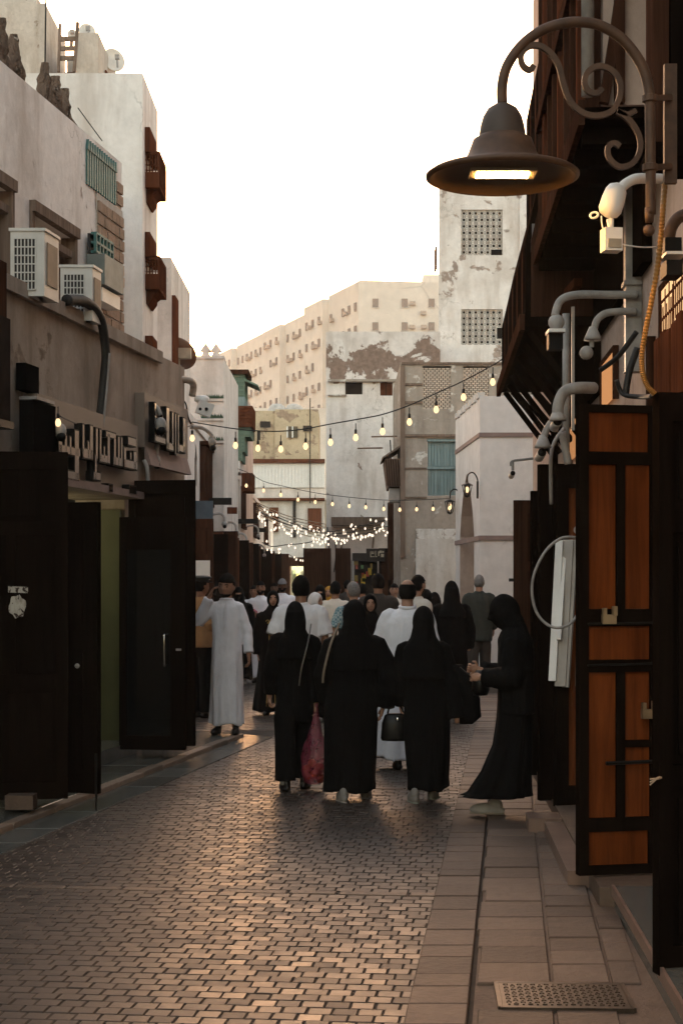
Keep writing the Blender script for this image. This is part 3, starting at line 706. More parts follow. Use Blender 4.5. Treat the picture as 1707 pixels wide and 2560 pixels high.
# --- house further back top left with ladder, dishes
TF = CFrame(18.5)
tw = thing('white_tower_house', 'tall clean white house block with wooden balconies on its side', 'building', (-3, 19, 0))
x0, x1, zt = TF.x(-120), TF.x(357), TF.z(183)
m = MB(); m.span((x0, 18.5, 2.0), (x1, 20.0, zt)); m.build('wall', TOWER_PL, tw)
def balcony(par, py0, py1, label):
    "small carved timber balcony on the street side of the white tower"
    o = par; Xw = x1; ya, yb = 18.75, 19.45
    zt_, zb_ = EYE + (HOR - py0) / FPX * 19, EYE + (HOR - py1) / FPX * 19
    m = MB(); m.span((Xw + .001, ya - .05, zt_ - .02), (Xw + .06, yb - .1, zt_ + .27)); bb = m.build('balcony_door', REDWOOD, o)
    m = MB(); pr = .17
    m.span((Xw + .002, ya, zb_), (Xw + pr, yb, zb_ + .03)); m.span((Xw + .002, ya, zt_ - .04), (Xw + pr, yb, zt_))
    for k in range(2):
        y = (ya, yb)[k]; m.span((Xw + .002, y - .015, zb_), (Xw + pr, y + .015, zb_ + .18))
    for i in range(6): y = ya + (yb - ya) * i / 5; m.span((Xw + pr - .025, y - .012, zb_ + .03), (Xw + pr, y + .012, zt_ - .04))
    for i in range(5): x = Xw + .01 + (pr - .03) * i / 4; m.span((x, ya, zb_ + .18), (x + .014, ya + .014, zt_ - .04))
    for i in range(4): z = zb_ + .2 + .06 * i; m.span((Xw + .002, ya, z), (Xw + pr, ya + .01, z + .012))
    m.build('balcony', REDWOOD, o)
    m = MB(); m.poly([(Xw, ya + .1, zb_), (Xw + pr * .8, ya + .1, zb_), (Xw + pr * .45, ya + .1, zb_ - .05), (Xw + pr * .42, ya + .1, zb_ - .09), (Xw + .02, ya + .1, zb_ - .16), (Xw, ya + .1, zb_ - .15)], .5, (0, 1, 0)); m.build('corbel', REDWOOD, o)
balcony(tw, 392, 482, ''); balcony(tw, 650, 733, ''); 
m = MB(); m.span((x1 + .001, 18.72, EYE + (HOR - 910) / FPX * 19), (x1 + .09, 19.2, EYE + (HOR - 848) / FPX * 19)); m.build('shutter', REDWOOD, tw)
TB = CFrame(22.0)
rf = thing('rooftop_house', 'weathered rooftop rooms with ladder above the ruined parapet', 'building', (TB.x(60), 22.5, 5))
m = MB(); z0 = 5.5
m.span((TB.x(-160), 22, z0), (TB.x(114), 23.6, TB.z(8))); m.span((TB.x(-160), 22.1, TB.z(8)), (TB.x(88), 23.4, TB.z(-20)))
m.span((TB.x(188), 22, z0), (TB.x(246), 24.2, TB.z(82))); m.span((TB.x(140), 22.9, z0), (TB.x(190), 24, TB.z(95)))
m.build('wall', plaster('plaster_roof_rooms', (.58, .52, .46), (.34, .28, .23), (.28, .22, .17), .66, 1.6), rf)
m = MB(); m.span((TB.x(144), 22.6, TB.z(186)), (TB.x(188), 22.8, TB.z(146))); m.build('parapet_board', REDWOOD, rf)
m = MB(); m.span((TB.x(247), 22.6, TB.z(182)), (TB.x(247) + .02, 23.4, TB.z(140))); m.build('door', REDWOOD, rf)
ld = thing('ladder', 'wooden ladder leaning up between the rooftop rooms', 'ladder', (TB.x(165), 21.9, TB.z(180)))
m = MB(); m.bar(P(147, 180, 21.8), P(151, 60, 21.9), .035); m.build('rail', OLDWOOD, ld)
m = MB(); m.bar(P(186, 180, 21.8), P(195, 56, 21.9), .035); m.build('rail', OLDWOOD, ld)
for a in (98, 122, 146): m = MB(); m.bar(P(147, a, 21.86), P(191, a - 1, 21.86), .03, .06); m.build('rung', OLDWOOD, ld)
m = MB(); m.tube([P(113, 186, 21.9), P(116, -20, 21.9)], .012, 6); m.build('rooftop_pole', IRON, **setup('', 'thin pole at the corner of the rooftop room', 'pole'))
def dish(name, label, c, r, nrm, mat, back=None):
    o = thing(name, label, 'satellite dish', (c[0], c[1], c[2] - r)); q = Vector(nrm).normalized().to_track_quat('Z', 'Y').to_matrix().to_4x4()
    m = MB(); prof = [(r * t, .22 * r * t * t) for t in [i / 8 for i in range(1, 9)]]; prof = [(.001, 0)] + prof + [(r, .22 * r - .02), (r * .5, .22 * r * .25 - .03), (.001, -.03)]
    m.lathe(prof, None, 36, 0, Matrix.Translation(c) @ q); m.build('reflector', mat, o, True)
    cc = Vector(c); nv = Vector(nrm).normalized()
    m = MB(); m.bar(cc - nv * .03, cc - nv * .3 + Vector((0, 0, -.3 * r)), .05); m.bar(cc - nv * .3 + Vector((0, 0, -.3 * r)), Vector((cc.x, cc.y, cc.z - r)) - nv * .2, .05); m.build('mast', GREYP, o)
    m = MB(); m.bar(cc + Vector((0, 0, -r * .9)) + nv * .15, cc + nv * r * .8, .02); m.box(cc + nv * r * .8, (.06, .06, .06)); m.build('feed_arm', GREYP, o)
    return o
DISHW = plain('dish_white', (.66, .62, .57), .5, 0, .1)
dish('satellite_dish', 'round white dish on the rooftop room wall', P(283, 152, 23), .17, (.55, -.8, .12), DISHW)
dish('satellite_dish', 'white dish peeping over the rooftop room', P(218, 80, 23.2), .12, (.3, -.9, .2), DISHW)
dish('satellite_dish', 'small white dish behind the ladder', P(181, 86, 24.5), .075, (.2, -.9, .3), DISHW)
# --- next house behind the tower
n1 = thing('narrow_house', 'narrow pinkish house edge just behind the white tower', 'building', (P(400, 700, 24).x, 24, 0))
m = MB(); F24 = CFrame(24); m.span((F24.x(250), 24, 0), (F24.x(428), 27, F24.z(643))); m.build('wall', ROW_PL, n1)
m = MB(); m.span((F24.x(428) + .001, 24.1, 3.4), (F24.x(437), 24.6, F24.z(735))); m.build('shutter', REDWOOD, n1)
m = MB(); m.ball((F24.x(396), 25, F24.z(641)), (.13, .13, .12), 12); m.build('dome', ROW_PL, n1, True)
# --- low crenellated house
CF = CFrame(29.0)
cr = thing('crenellated_house', 'white house with two little crenels and weeds on its ledges', 'building', (CF.x(470), 30, 0))
m = MB(); m.span((CF.x(300), 29, 0), (CF.x(560), 33, CF.z(897))); m.span((CF.x(380), 28.97, CF.z(897) - .0), (CF.x(561), 29.3, CF.z(890))); m.build('wall', ROW_PL, cr)
for px in (514, 540):
    m = MB(); k = [(-12, 0), (12, 0), (6, -12), (14, -14), (0, -34), (-14, -14), (-6, -12)]
    m.poly([(CF.x(px + a), 29.05, CF.z(890 + b)) for a, b in k], .18, (0, 1, 0)); m.build('crenel', ROW_PL, cr)
m = MB()
for py in (1000, 1049, 1105): m.span((CF.x(490), 28.96, CF.z(py) - .02), (CF.x(560), 28.999, CF.z(py) + .015))
m.build('ledge', ROW_PL, cr)
wd = MB()
for py in (999, 1048, 1104):
    for i in range(90):
        c = Vector((CF.x(rng.uniform(505, 559)), 28.95, CF.z(py) + .015)); a = rng.uniform(-.6, .6); L = rng.uniform(.03, .09)
        wd.add([c + Vector((-.012, 0, 0)), c + Vector((.012, 0, 0)), c + Vector((L * a, rng.uniform(-.04, 0), L))], [(0, 1, 2)])
wd.build('ledge_weeds', plain('weed_green', (.06, .11, .07), .8), cr, kind='stuff')
dish('satellite_dish', 'large brown satellite dish seen from behind on the low roof', P(443, 888, 25), .30, (.35, .8, .75), plain('dish_brown', (.16, .075, .04), .5, 0, .15))
m = MB(); m.box(P(462, 884, 24.6), (.20, .12, .16)); m.bar(P(447, 890, 24.6), P(447, 920, 24.6), .04); m.build('junction_box', plain('box_tan', (.36, .28, .2), .6), **setup('', 'tan box on a post in front of the brown dish', 'box'))
# ------------------------------------------------------------------ far buildings
LR = Frame(-2.06, -.013, 1)
row = thing('shop_row', 'low white shop row with arched windows along the left of the street', 'building', LR.p(40, -1, 0))
ARCHES = [(26.2, .5), (30.5, .5), (31.7, .5), (32.9, .5), (37.7, .55), (38.8, .55), (44.6, .6), (46.0, .6), (54, .6), (55.4, .6)]
TIMBERS = [(27.3, 2.0), (34.6, 1.2), (40.4, 1.4), (49.0, 1.6), (58, 1.6)]
m = MB(); holes = [(u, u + w, 3.28, 3.98) for u, w in ARCHES] + [(u, u + w, 3.1, 4.02) for u, w in TIMBERS]
holes += [(23.0, 24.6, 0, 2.3), (26, 28, 0, 2.4), (30, 32.4, 0, 2.4), (35, 37.5, 0, 2.4), (41, 44, 0, 2.5), (48, 51, 0, 2.5), (55, 58, 0, 2.5)]
wall_holes(m, LR, 22.2, 70, 0, 4.25, 0, .22, holes)
m.quad(LR.p(22.2, 0, 4.25), LR.p(70, 0, 4.25), LR.p(70, -3, 4.25), LR.p(22.2, -3, 4.25)); m.quad(LR.p(22.2, 0, 0), LR.p(22.2, -3, 0), LR.p(22.2, -3, 4.25), LR.p(22.2, 0, 4.25))
m.fbox(LR, 22.2, 70, -.05, .04, 4.2, 4.32)
m.build('wall', ROW_PL, row)
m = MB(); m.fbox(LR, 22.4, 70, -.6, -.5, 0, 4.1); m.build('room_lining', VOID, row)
for u, w in ARCHES:
    m = MB(); m.fbox(LR, u + .02, u + w - .02, -.06, -.02, 3.28, 3.9); m.build('window', BROWNWOOD, row)
    m = MB()
    for s in (0, 1):
        a = u if s == 0 else u + w; c = u + w / 2
        m.poly([LR.p(a, .003, 3.98), LR.p(c, .003, 3.98), LR.p(a + (c - a) * .6, .003, 3.9), LR.p(a, .003, 3.72)], -.1, LR.n)
    m.build('arch_head', ROW_PL, row)
for u, w in TIMBERS:
    m = MB(); m.fbox(LR, u, u + w, -.10, .10, 3.1, 4.02); m.fbox(LR, u - .05, u + w + .05, -.05, .14, 4.021, 4.09); m.fbox(LR, u - .05, u + w + .05, -.05, .14, 3.03, 3.099)
    for j in range(5): m.fbox(LR, u + .04 + j * (w - .1) / 4, u + .07 + j * (w - .1) / 4, .101, .12, 3.12, 4.0)
    m.build('timber_window', BROWNWOOD, row)
# shop doors standing open along the row
k = 0
for Y, pr, h, mt in ((22.6, .55, 2.5, BROWNWOOD), (24.9, .62, 2.35, DARKWOOD), (25.7, .5, 2.4, REDWOOD), (28.3, .6, 2.5, BROWNWOOD), (29.7, .55, 2.42, REDWOOD), (32.7, .6, 2.45, DARKWOOD), (34.7, .6, 2.45, BROWNWOOD), (38, .6, 2.5, DARKWOOD), (40.6, .55, 2.5, BROWNWOOD), (44.6, .7, 2.5, DARKWOOD), (47.5, .7, 2.5, BROWNWOOD), (51.6, .8, 2.5, DARKWOOD), (58.6, .9, 2.6, BROWNWOOD)):
    ords = ['first', 'second', 'third', 'fourth', 'fifth', 'sixth', 'seventh', 'eighth', 'ninth', 'tenth', 'eleventh', 'twelfth', 'thirteenth'][k]; k += 1
    a, b = LR.p(Y, 0, 0), LR.p(Y - .12, pr, 0)
    leaf('door_leaf', f'{ords} brown door leaf along the left shop row, counted from the near end', (a.x, a.y), (b.x, b.y), .08, h, .06, mt, PAN3, 'door leaves along the left shop row')
m = MB(); c = P(505, 1425, 21.9); m.box(c, (.22, .05, .26)); m.build('panel', WHITEP, thing('white_notice_board', 'blank white board above the uniformed man', 'board', c))
# blue side shutters and bracket lamps
for px, py in ((502, 1310), (545, 1335), (566, 1340)):
    Y, z = LR.hit(px, py, .1)
    m = MB(); m.fbox(LR, Y, Y + .05, .01, .30, z - .38, z + .38); m.fbox(LR, Y + .05, Y + .06, .05, .26, z - .34, z + .34, 1)
    m.build('shutter_leaf', [plain('paint_blue_grey', (.06, .085, .11), .6), REDWOOD], row)
for i, (px, py, w) in enumerate(((556, 1253, .34), (572, 1276, .34), (635, 1303, .3), (660, 1325, .3))):
    Y, z = LR.hit(px - 20, py, .2)
    m = MB(); m.fbox(LR, Y, Y + .12, 0, .5, z - .06, z + .06); m.build('hanging_sign', [IRON, REDWOOD, IRON, IRON][i], **setup('', f"{['first dark', 'red brown', 'second dark', 'farthest dark'][i]} sign board sticking out over the left row doors", 'sign'))
# --- green roshan house
GF = CFrame(36.0)
gh = thing('green_window_tower', 'tall narrow green timber window bay over the left row', 'bay window', (GF.x(594), 36.4, 0))
def tier(py0, py1, xa, xb, mat, y0=36.0, nm='panel', slats=0, proud=0):
    m = MB(); m.span((GF.x(xa), y0 - proud, GF.z(py1)), (GF.x(xb), 37.2, GF.z(py0))); t = m.build(nm, mat, gh)
    for i in range(slats):
        py = py0 + (py1 - py0) * (i + .5) / slats; m = MB(); m.span((GF.x(xa + 2), y0 - proud - .02, GF.z(py) - .015), (GF.x(xb - 2), y0 - proud - .001, GF.z(py) + .015)); m.build('slat', mat, t)
tier(925, 936, 556, 622, BROWNWOOD, nm='cornice', proud=.1); tier(936, 992, 558, 612, GREENWOOD, slats=5); tier(992, 1016, 558, 612, TEALWOOD, nm='panel')
tier(1016, 1068, 556, 632, REDWOOD, nm='balcony_screen', slats=6, proud=.12); tier(1068, 1092, 560, 626, GREENWOOD, nm='panel', slats=2); tier(1092, 1130, 558, 612, GREENWOOD, slats=4, nm='panel'); tier(1130, 1152, 559, 606, GREENWOOD, nm='panel', slats=2)
tier(1152, 1180, 570, 600, ROW_PL, nm='support')
m = MB(); m.hexa([(GF.x(612), 36, GF.z(952)), (GF.x(645), 36, GF.z(966)), (GF.x(645), 37, GF.z(966)), (GF.x(612), 37, GF.z(952)), (GF.x(612), 36, GF.z(946)), (GF.x(645), 36, GF.z(962)), (GF.x(645), 37, GF.z(962)), (GF.x(612), 37, GF.z(946))]); m.build('awning', GREENWOOD, gh)
m = MB(); m.span((GF.x(600), 36.6, GF.z(1225)), (GF.x(628), 37.6, GF.z(1178))); m.build('red_bay_window', REDWOOD, **setup('', 'small red brown timber bay under the green window tower', 'bay window'))
# --- building closing the street
EF = CFrame(74.0)
eb = thing('yellow_stone_building', 'yellowish stone building with white metal band closing the street', 'building', (EF.x(710), 75, 0))
m = MB(); m.span((EF.x(540), 74, EF.z(1152)), (EF.x(688), 80, EF.z(1027))); m.span((EF.x(688), 73.7, EF.z(1152)), (EF.x(796), 80, EF.z(1025)))
m.span((EF.x(600), 74, 0), (EF.x(835), 80, EF.z(1250))); m.build('wall', YELL_PL, eb)
m = MB(); m.span((EF.x(596), 73.3, EF.z(1160)), (EF.x(812), 74, EF.z(1150))); m.span((EF.x(620), 73.3, EF.z(1253)), (EF.x(812), 73.96, EF.z(1247))); m.build('fascia', REDWOOD, eb)
m = MB(); m.span((EF.x(600), 73.5, EF.z(1221)), (EF.x(812), 74, EF.z(1160))); sh = m.build('metal_band', WHITEP, eb)
for i in range(26):
    px = 601 + i * 8.2; m = MB(); m.span((EF.x(px), 73.44, EF.z(1220)), (EF.x(px + 4), 73.498, EF.z(1161))); m.build('rib', WHITEP, sh)
m = MB(); m.span((EF.x(600), 73.55, EF.z(1246)), (EF.x(812), 74, EF.z(1222))); m.build('plaster_band', ROW_PL, eb)
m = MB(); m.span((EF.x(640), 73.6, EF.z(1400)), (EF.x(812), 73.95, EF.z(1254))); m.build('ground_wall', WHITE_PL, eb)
for a, b, c, d, mt in ((652, 686, 1030 + 27, 1071, VOID), (754, 776, 1066, 1096, PANE), (760, 782, 1066, 1082, VOID), (623, 640, 1080, 1104, PANE)): pass
for px, py, w, h, mt in ((664, 1063, 26, 15, VOID), (732, 1082, 26, 28, PANE), (769, 1073, 22, 14, VOID), (630, 1092, 16, 24, PANE), (648, 1090, 8, 24, VOID)):
    m = MB(); m.span((EF.x(px - w / 2), 73.62, EF.z(py + h / 2)), (EF.x(px + w / 2), 73.69, EF.z(py - h / 2))); wv = m.build('window', mt, eb)
    if mt is PANE:
        m = MB(); m.bar((EF.x(px), 73.6, EF.z(py + h / 2)), (EF.x(px), 73.6, EF.z(py - h / 2)), .06); m.bar((EF.x(px - w / 2), 73.6, EF.z(py + h / 2)), (EF.x(px - w / 2), 73.6, EF.z(py - h / 2)), .06); m.build('frame', WHITEP, wv)
for px, w, py0, py1 in ((686, 22, 1270, 1330), (787, 34, 1272, 1330)):
    m = MB(); m.span((EF.x(px - w / 2), 73.4, EF.z(py1)), (EF.x(px + w / 2), 73.59, EF.z(py0))); m.build('shutter', REDWOOD, eb)
m = MB(); m.bar((EF.x(737), 73.45, EF.z(1345)), (EF.x(737), 73.45, EF.z(1250)), .14); m.bar((EF.x(776), 73.2, EF.z(1260)), (EF.x(776), 73.2, EF.z(1000)), .05); m.build('drain_pipe', IRON, eb)
for px in (690, 733):
    m = MB(); c = (EF.x(px), 75, EF.z(1026)); m.lathe([(.001, .42), (.22, .4), (.40, .26), (.5, .0)], c, 16); m.build('roof_tank', plain('tank_white', (.45, .42, .38), .7), eb, True)
# lit shop at the end
ls = thing('lit_shop', 'brightly lit open shop at the far end of the street', 'shop', (EF.x(775), 66, 0))
SF = CFrame(66)
m = MB(); m.span((SF.x(715), 66, SF.z(1415)), (SF.x(845), 67, SF.z(1393))); m.span((SF.x(690), 66, 0), (SF.x(724), 67, SF.z(1400))); m.span((SF.x(836), 66, 0), (SF.x(860), 67, SF.z(1400))); m.build('canopy', BROWNWOOD, ls)
m = MB(); m.span((SF.x(724), 68.4, 0), (SF.x(836), 68.5, SF.z(1410))); m.build('back_wall', plain('shop_wall_cream', (.5, .48, .36), .7), ls)
for i in range(12):
    px = 728 + i * 9; c = [(.3, .35, .2), (.4, .3, .12), (.15, .3, .3), (.45, .4, .3)][i % 4]
    m = MB(); m.span((SF.x(px), 68.1 - (i % 3) * .2, SF.z(1462 - (i % 4) * 4)), (SF.x(px + 7), 68.35, SF.z(1425 + (i % 3) * 8))); m.build('goods', plain(f'goods_{i % 4}', c, .6), ls)
m = MB(); m.span((SF.x(760), 67.4, SF.z(1428)), (SF.x(776), 67.45, SF.z(1420))); m.build('ceiling_lamp', emitter('shop_tube', (.9, 1.0, .8), EMIT * 1.6), ls)
ld_ = bpy.data.lights.new('end_shop_light', 'POINT'); ld_.energy = 14; ld_.color = (1, .93, .68); ld_.shadow_soft_size = .2
link('end_shop_light', ld_, None, Matrix.Translation((SF.x(775), 67.3, 2.2)))
# --- peeling white building right of centre
PF = CFrame(40.0)
pb = thing('peeling_building', 'tall white building with large peeled brown patch under its roof', 'building', (PF.x(905), 41, 0))
m = MB()
class PFr:   # camera-facing plane as a frame for wall_holes
    def __init__(s, Y): s.Y = Y
    def p(s, u, n, z): return Vector((u, s.Y - n, z))
pfr = PFr(40.0)
hl = [(PF.x(863), PF.x(906), PF.z(986), PF.z(953)), (PF.x(950), PF.x(981), PF.z(989), PF.z(956))]
wall_holes(m, pfr, PF.x(815), PF.x(1100), 0, PF.z(829), 0, .3, hl)
m.quad((PF.x(815), 40, 0), (PF.x(815), 48, 0), (PF.x(815), 48, PF.z(829)), (PF.x(815), 40, PF.z(829))); m.quad((PF.x(815), 40, PF.z(829)), (PF.x(815), 48, PF.z(829)), (PF.x(1100), 48, PF.z(829)), (PF.x(1100), 40, PF.z(829)))
m.build('wall', PEEL_PL, pb)
m = MB(); m.span((PF.x(820), 39.9, PF.z(955)), (PF.x(996), 39.998, PF.z(949))); m.span((PF.x(820), 39.93, PF.z(990)), (PF.x(866), 39.998, PF.z(987))); m.build('string_course', STONE_PL, pb)
m = MB(); m.span((PF.x(863), 40.28, PF.z(986)), (PF.x(906), 40.3, PF.z(953))); m.build('window', VOID, pb)
m = MB(); m.span((PF.x(950), 40.1, PF.z(989)), (PF.x(981), 40.2, PF.z(956))); sh = m.build('shutter', REDWOOD, pb)
m = MB(); m.bar((PF.x(965), 40.08, PF.z(989)), (PF.x(965), 40.08, PF.z(956)), .03); m.build('rail', BROWNWOOD, sh)
m = MB(); m.span((PF.x(828), 39.6, PF.z(1314)), (PF.x(960), 40, PF.z(1294))); m.build('awning', OLDWOOD, pb)
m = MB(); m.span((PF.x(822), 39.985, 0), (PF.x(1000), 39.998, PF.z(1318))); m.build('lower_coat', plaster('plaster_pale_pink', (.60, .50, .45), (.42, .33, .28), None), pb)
for a, b in ((760, 828), (838, 876), (945, 998)):
    m = MB(); m.span((PF.x(a), 39.3, .05), (PF.x(b), 39.36, 2.5)); dd = m.build('door_leaf', BROWNWOOD if a != 945 else DARKWOOD, pb)
    for j in range(2):
        w = (b - a); m = MB(); m.span((PF.x(a + w * (.12 + .45 * j)), 39.27, .2), (PF.x(a + w * (.43 + .45 * j)), 39.298, 1.1)); m.span((PF.x(a + w * (.12 + .45 * j)), 39.27, 1.25), (PF.x(a + w * (.43 + .45 * j)), 39.298, 2.4)); m.build('panel', BROWNWOOD, dd)
m = MB(); m.span((PF.x(880), 39.5, .05), (PF.x(884), 39.7, 2.4)); m.build('post', WHITEP, pb)
m = MB(); m.span((PF.x(886), 39.4, .05), (PF.x(942), 39.95, 2.36)); dv = m.build('shop_display', VOID, pb)
for i in range(14):
    c = [(.5, .34, .03), (.4, .06, .03), (.3, .2, .05), (.1, .25, .1)][i % 4]; x = rng.uniform(888, 938); y = rng.uniform(1405, 1460)
    m = MB(); m.box((PF.x(x), 39.36, PF.z(y)), (.05 + .06 * rng.rand(), .06, .08 + .1 * rng.rand())); m.build('goods', plain(f'bright_goods_{i % 4}', c, .6), dv)
bs = thing('sign_board', 'black sign with small pale lettering above the far right shop', 'sign', (PF.x(936), 39.3, PF.z(1400)))
m = MB(); m.span((PF.x(880), 39.25, PF.z(1403)), (PF.x(914), 39.3, PF.z(1384))); m.span((PF.x(914), 39.2, PF.z(1404)), (PF.x(960), 39.3, PF.z(1373))); m.build('board', plain('sign_brown_black', (.02, .012, .01), .5), bs)
m = MB()
for a, b, c, d in ((924, 925.5, 1380, 1394), (927, 933, 1384, 1385.5), (927, 928.5, 1380, 1386), (931, 932.5, 1380, 1386), (924, 934, 1392, 1393.5), (936, 937.5, 1379, 1394), (936, 941, 1392, 1393.5), (943, 946, 1380, 1391), (946, 952, 1378, 1384), (950, 957, 1386, 1394), (953, 957, 1379, 1383)):
    m.span((PF.x(a), 39.18, PF.z(d)), (PF.x(b), 39.199, PF.z(c)))
m.build('lettering', plain('lettering_cream', (.55, .48, .36), .5), bs)
for i, (px, py, L) in enumerate(((855, 1352, .26), (934, 1342, .22), (862, 1395, .2))):
    m = MB(); m.bar(P(px, py, 39.9), P(px - 3, py + 28, 39.95), .035); m.build('stain_pipe', OLDWOOD, pb)
# wires along the peeling wall
for k, (a, b) in enumerate((((818, 1318), (822, 1445)), ((975, 1100), (978, 1290)), ((838, 1355), (835, 1430)))):
    m = MB(); m.tube(smooth_path([P(a[0], a[1], 39.9), P((a[0] + b[0]) / 2 + 3, (a[1] + b[1]) / 2, 39.85), P(b[0], b[1], 39.9)], 4), .018, 6); m.build('wire', CABLE, pb)
m = MB(); m.span((PF.x(966), 38.6, PF.z(1450)), (PF.x(1002), 39.2, PF.z(1262))); m.build('timber_kiosk', BROWNWOOD, **setup('', 'narrow red brown timber kiosk front at the white wall corner', 'kiosk'))
# --- teal shuttered building with lattice top
TEF = CFrame(34.0)
tb = thing('teal_shutter_building', 'bare stone building with teal shutters and brick lattice panels', 'building', (TEF.x(1100), 35, 0))
tfr = PFr(34.0); m = MB()
lp_ = [(TEF.x(1056), TEF.x(1127), TEF.z(1022), TEF.z(915)), (TEF.x(1157), TEF.x(1222), TEF.z(1022), TEF.z(915)), (TEF.x(1256), TEF.x(1290), TEF.z(1022), TEF.z(915))]
wall_holes(m, tfr, TEF.x(1001), TEF.x(1345), 0, TEF.z(906), 0, .25, lp_ + [(TEF.x(1068), TEF.x(1140), TEF.z(1240), TEF.z(1098))])
m.quad((TEF.x(1001), 34, 0), (TEF.x(1001), 39, 0), (TEF.x(1001), 39, TEF.z(906)), (TEF.x(1001), 34, TEF.z(906)))
m.build('wall', STONE_PL, tb)
m = MB()
for py in (908, 960, 1005): m.span((TEF.x(1003), 33.96, TEF.z(py + 4)), (TEF.x(1056) if py > 920 else TEF.x(1345), 33.999, TEF.z(py - 2)))
m.span((TEF.x(1005), 33.94, TEF.z(1092)), (TEF.x(1142), 33.999, TEF.z(1086))); m.span((TEF.x(1005), 33.96, TEF.z(1172)), (TEF.x(1066), 33.999, TEF.z(1169))); m.span((TEF.x(1005), 33.96, TEF.z(1245)), (TEF.x(1066), 33.999, TEF.z(1242))); m.build('ledge', OLDWOOD, tb)
m = MB(); m.span((TEF.x(1000), 33.93, 2.2), (TEF.x(1012), 33.998, TEF.z(915))); m.build('corner_post', OLDWOOD, tb)
m = MB(); m.span((TEF.x(1039), 33.95, 0), (TEF.x(1142), 33.997, TEF.z(1347))); m.build('whitewash', WHITE_PL, tb)
m = MB(); m.span((TEF.x(1039), 33.97, TEF.z(1347)), (TEF.x(1142), 33.998, TEF.z(1322))); m.build('patchy_whitewash', plaster('whitewash_patchy', (.66, .63, .6), (.4, .35, .3), (.33, .28, .24), .53, 3), tb)
BRK = plaster('brick_pale', (.56, .46, .38), (.4, .32, .26), None, .6, 5, .4)
for (a, b, c, d) in lp_:
    m = MB(); m.quad((a, 34.24, c), (b, 34.24, c), (b, 34.24, d), (a, 34.24, d)); m.build('lattice_back', VOID, tb)
    m = MB(); z = c; r = 0
    while z < d - .03:
        x = a - (r % 2) * .045
        while x < b:
            m.span((max(x, a), 34.02, z), (min(x + .072, b), 34.12, z + .034)); x += .09
        z += .044; r += 1
    m.build('brick_lattice', BRK, tb, kind='stuff')
m = MB(); wa, wb, wc, wdz = TEF.x(1070), TEF.x(1140), TEF.z(1238), TEF.z(1100)
m.span((wa, 34.12, wc), (wb, 34.2, wdz)); tsh = m.build('shutter_box', TEALWOOD, tb)
for i in range(9):
    x = wa + (wb - wa) * i / 9
    for (z0, z1) in ((wc + .0, (wc + wdz) / 2 - .04), ((wc + wdz) / 2 + .04, wdz - .03)):
        m = MB(); m.span((x + .006, 34.08, z0), (x + (wb - wa) / 9 - .006, 34.118, z1)); m.build('slat', TEALWOOD, tsh)
m = MB(); m.span((wa - .03, 34.03, (wc + wdz) / 2 - .03), (wb, 34.079, (wc + wdz) / 2 + .03)); m.span((wa - .03, 34.0, wdz - .03), (wb, 34.1, wdz + .03)); m.build('rail', TEALWOOD, tsh)
# hanging timber bay at the left edge of that building
mb_ = thing('timber_bay', 'old brown hanging timber bay on the stone corner', 'bay window', (TEF.x(985), 34.6, TEF.z(1260)))
m = MB(); xa, xb = TEF.x(965), TEF.x(1001)
m.hexa([(xa + .06, 34.2, TEF.z(1215)), (xb - .002, 34.2, TEF.z(1215)), (xb - .002, 36, TEF.z(1215)), (xa + .06, 36, TEF.z(1215)), (xa - .02, 34.2, TEF.z(1145)), (xb - .002, 34.2, TEF.z(1145)), (xb - .002, 36, TEF.z(1145)), (xa - .02, 36, TEF.z(1145))]); m.build('body', OLDWOOD, mb_)
for i in range(6):
    x = xa + .0 + i * (xb - xa) / 6; m = MB(); m.bar((x + .04, 34.17, TEF.z(1213)), (x, 34.17, TEF.z(1147)), .022); m.build('slat', BROWNWOOD, mb_)
m = MB(); m.poly([(xa - .08, 34.1, TEF.z(1146)), (xb - .01, 34.1, TEF.z(1118)), (xb - .01, 34.1, TEF.z(1112)), (xa - .08, 34.1, TEF.z(1142))], 1.8, (0, 1, 0)); m.build('roof', OLDWOOD, mb_)
m = MB(); m.span((xa + .08, 34.3, TEF.z(1252)), (xb - .01, 35, TEF.z(1218))); m.build('meter_box', plain('metal_grey_dull', (.3, .28, .26), .6), mb_)
for i, (px, py) in enumerate(((930, 1092), (895, 1121))):
    m = MB(); m.bar(P(px, py, 39.6), P(px + 60, py - 1, 34.2), .035); m.build('roof_pole', OLDWOOD, **setup('', f"{['upper', 'lower'][i]} bare horizontal pole sticking out over the hanging bay", 'pole'))
# --- stained tower with two pierced block screens
KF = CFrame(42.0)
kt = thing('lattice_tower', 'tall stained white tower with two pierced block screens', 'building', (KF.x(1210), 43, 0))
kfr = PFr(42.0); m = MB()
sc_ = [(KF.x(1152), KF.x(1256), KF.z(638), KF.z(524)), (KF.x(1152), KF.x(1256), KF.z(862), KF.z(773))]
wall_holes(m, kfr, KF.x(1096), KF.x(1350), 2, KF.z(440), 0, .3, sc_)
xk = (1098 - CX) / FPX * 48; m.quad((KF.x(1096), 42, 2), (xk, 48, 2), (xk, 48, KF.z(440)), (KF.x(1096), 42, KF.z(440))); m.span((KF.x(1297), 41.9, 5), (KF.x(1350), 41.998, KF.z(450)))
m.build('wall', LATT_PL, kt)
m = MB(); m.span((KF.x(1091), 42.5, KF.z(658)), (KF.x(1096) - .001, 43.2, KF.z(606))); m.build('shutter', OLDWOOD, kt)
BW = .161
bb = MB()     # one pierced block: frame, ring and corner struts
for a, b in (((-.5, -.5), (.5, -.5)), ((.5, -.5), (.5, .5)), ((.5, .5), (-.5, .5)), ((-.5, .5), (-.5, -.5))): bb.bar((a[0] * BW * .96, 0, a[1] * BW * .96), (b[0] * BW * .96, 0, b[1] * BW * .96), .020, .022)
n = 12
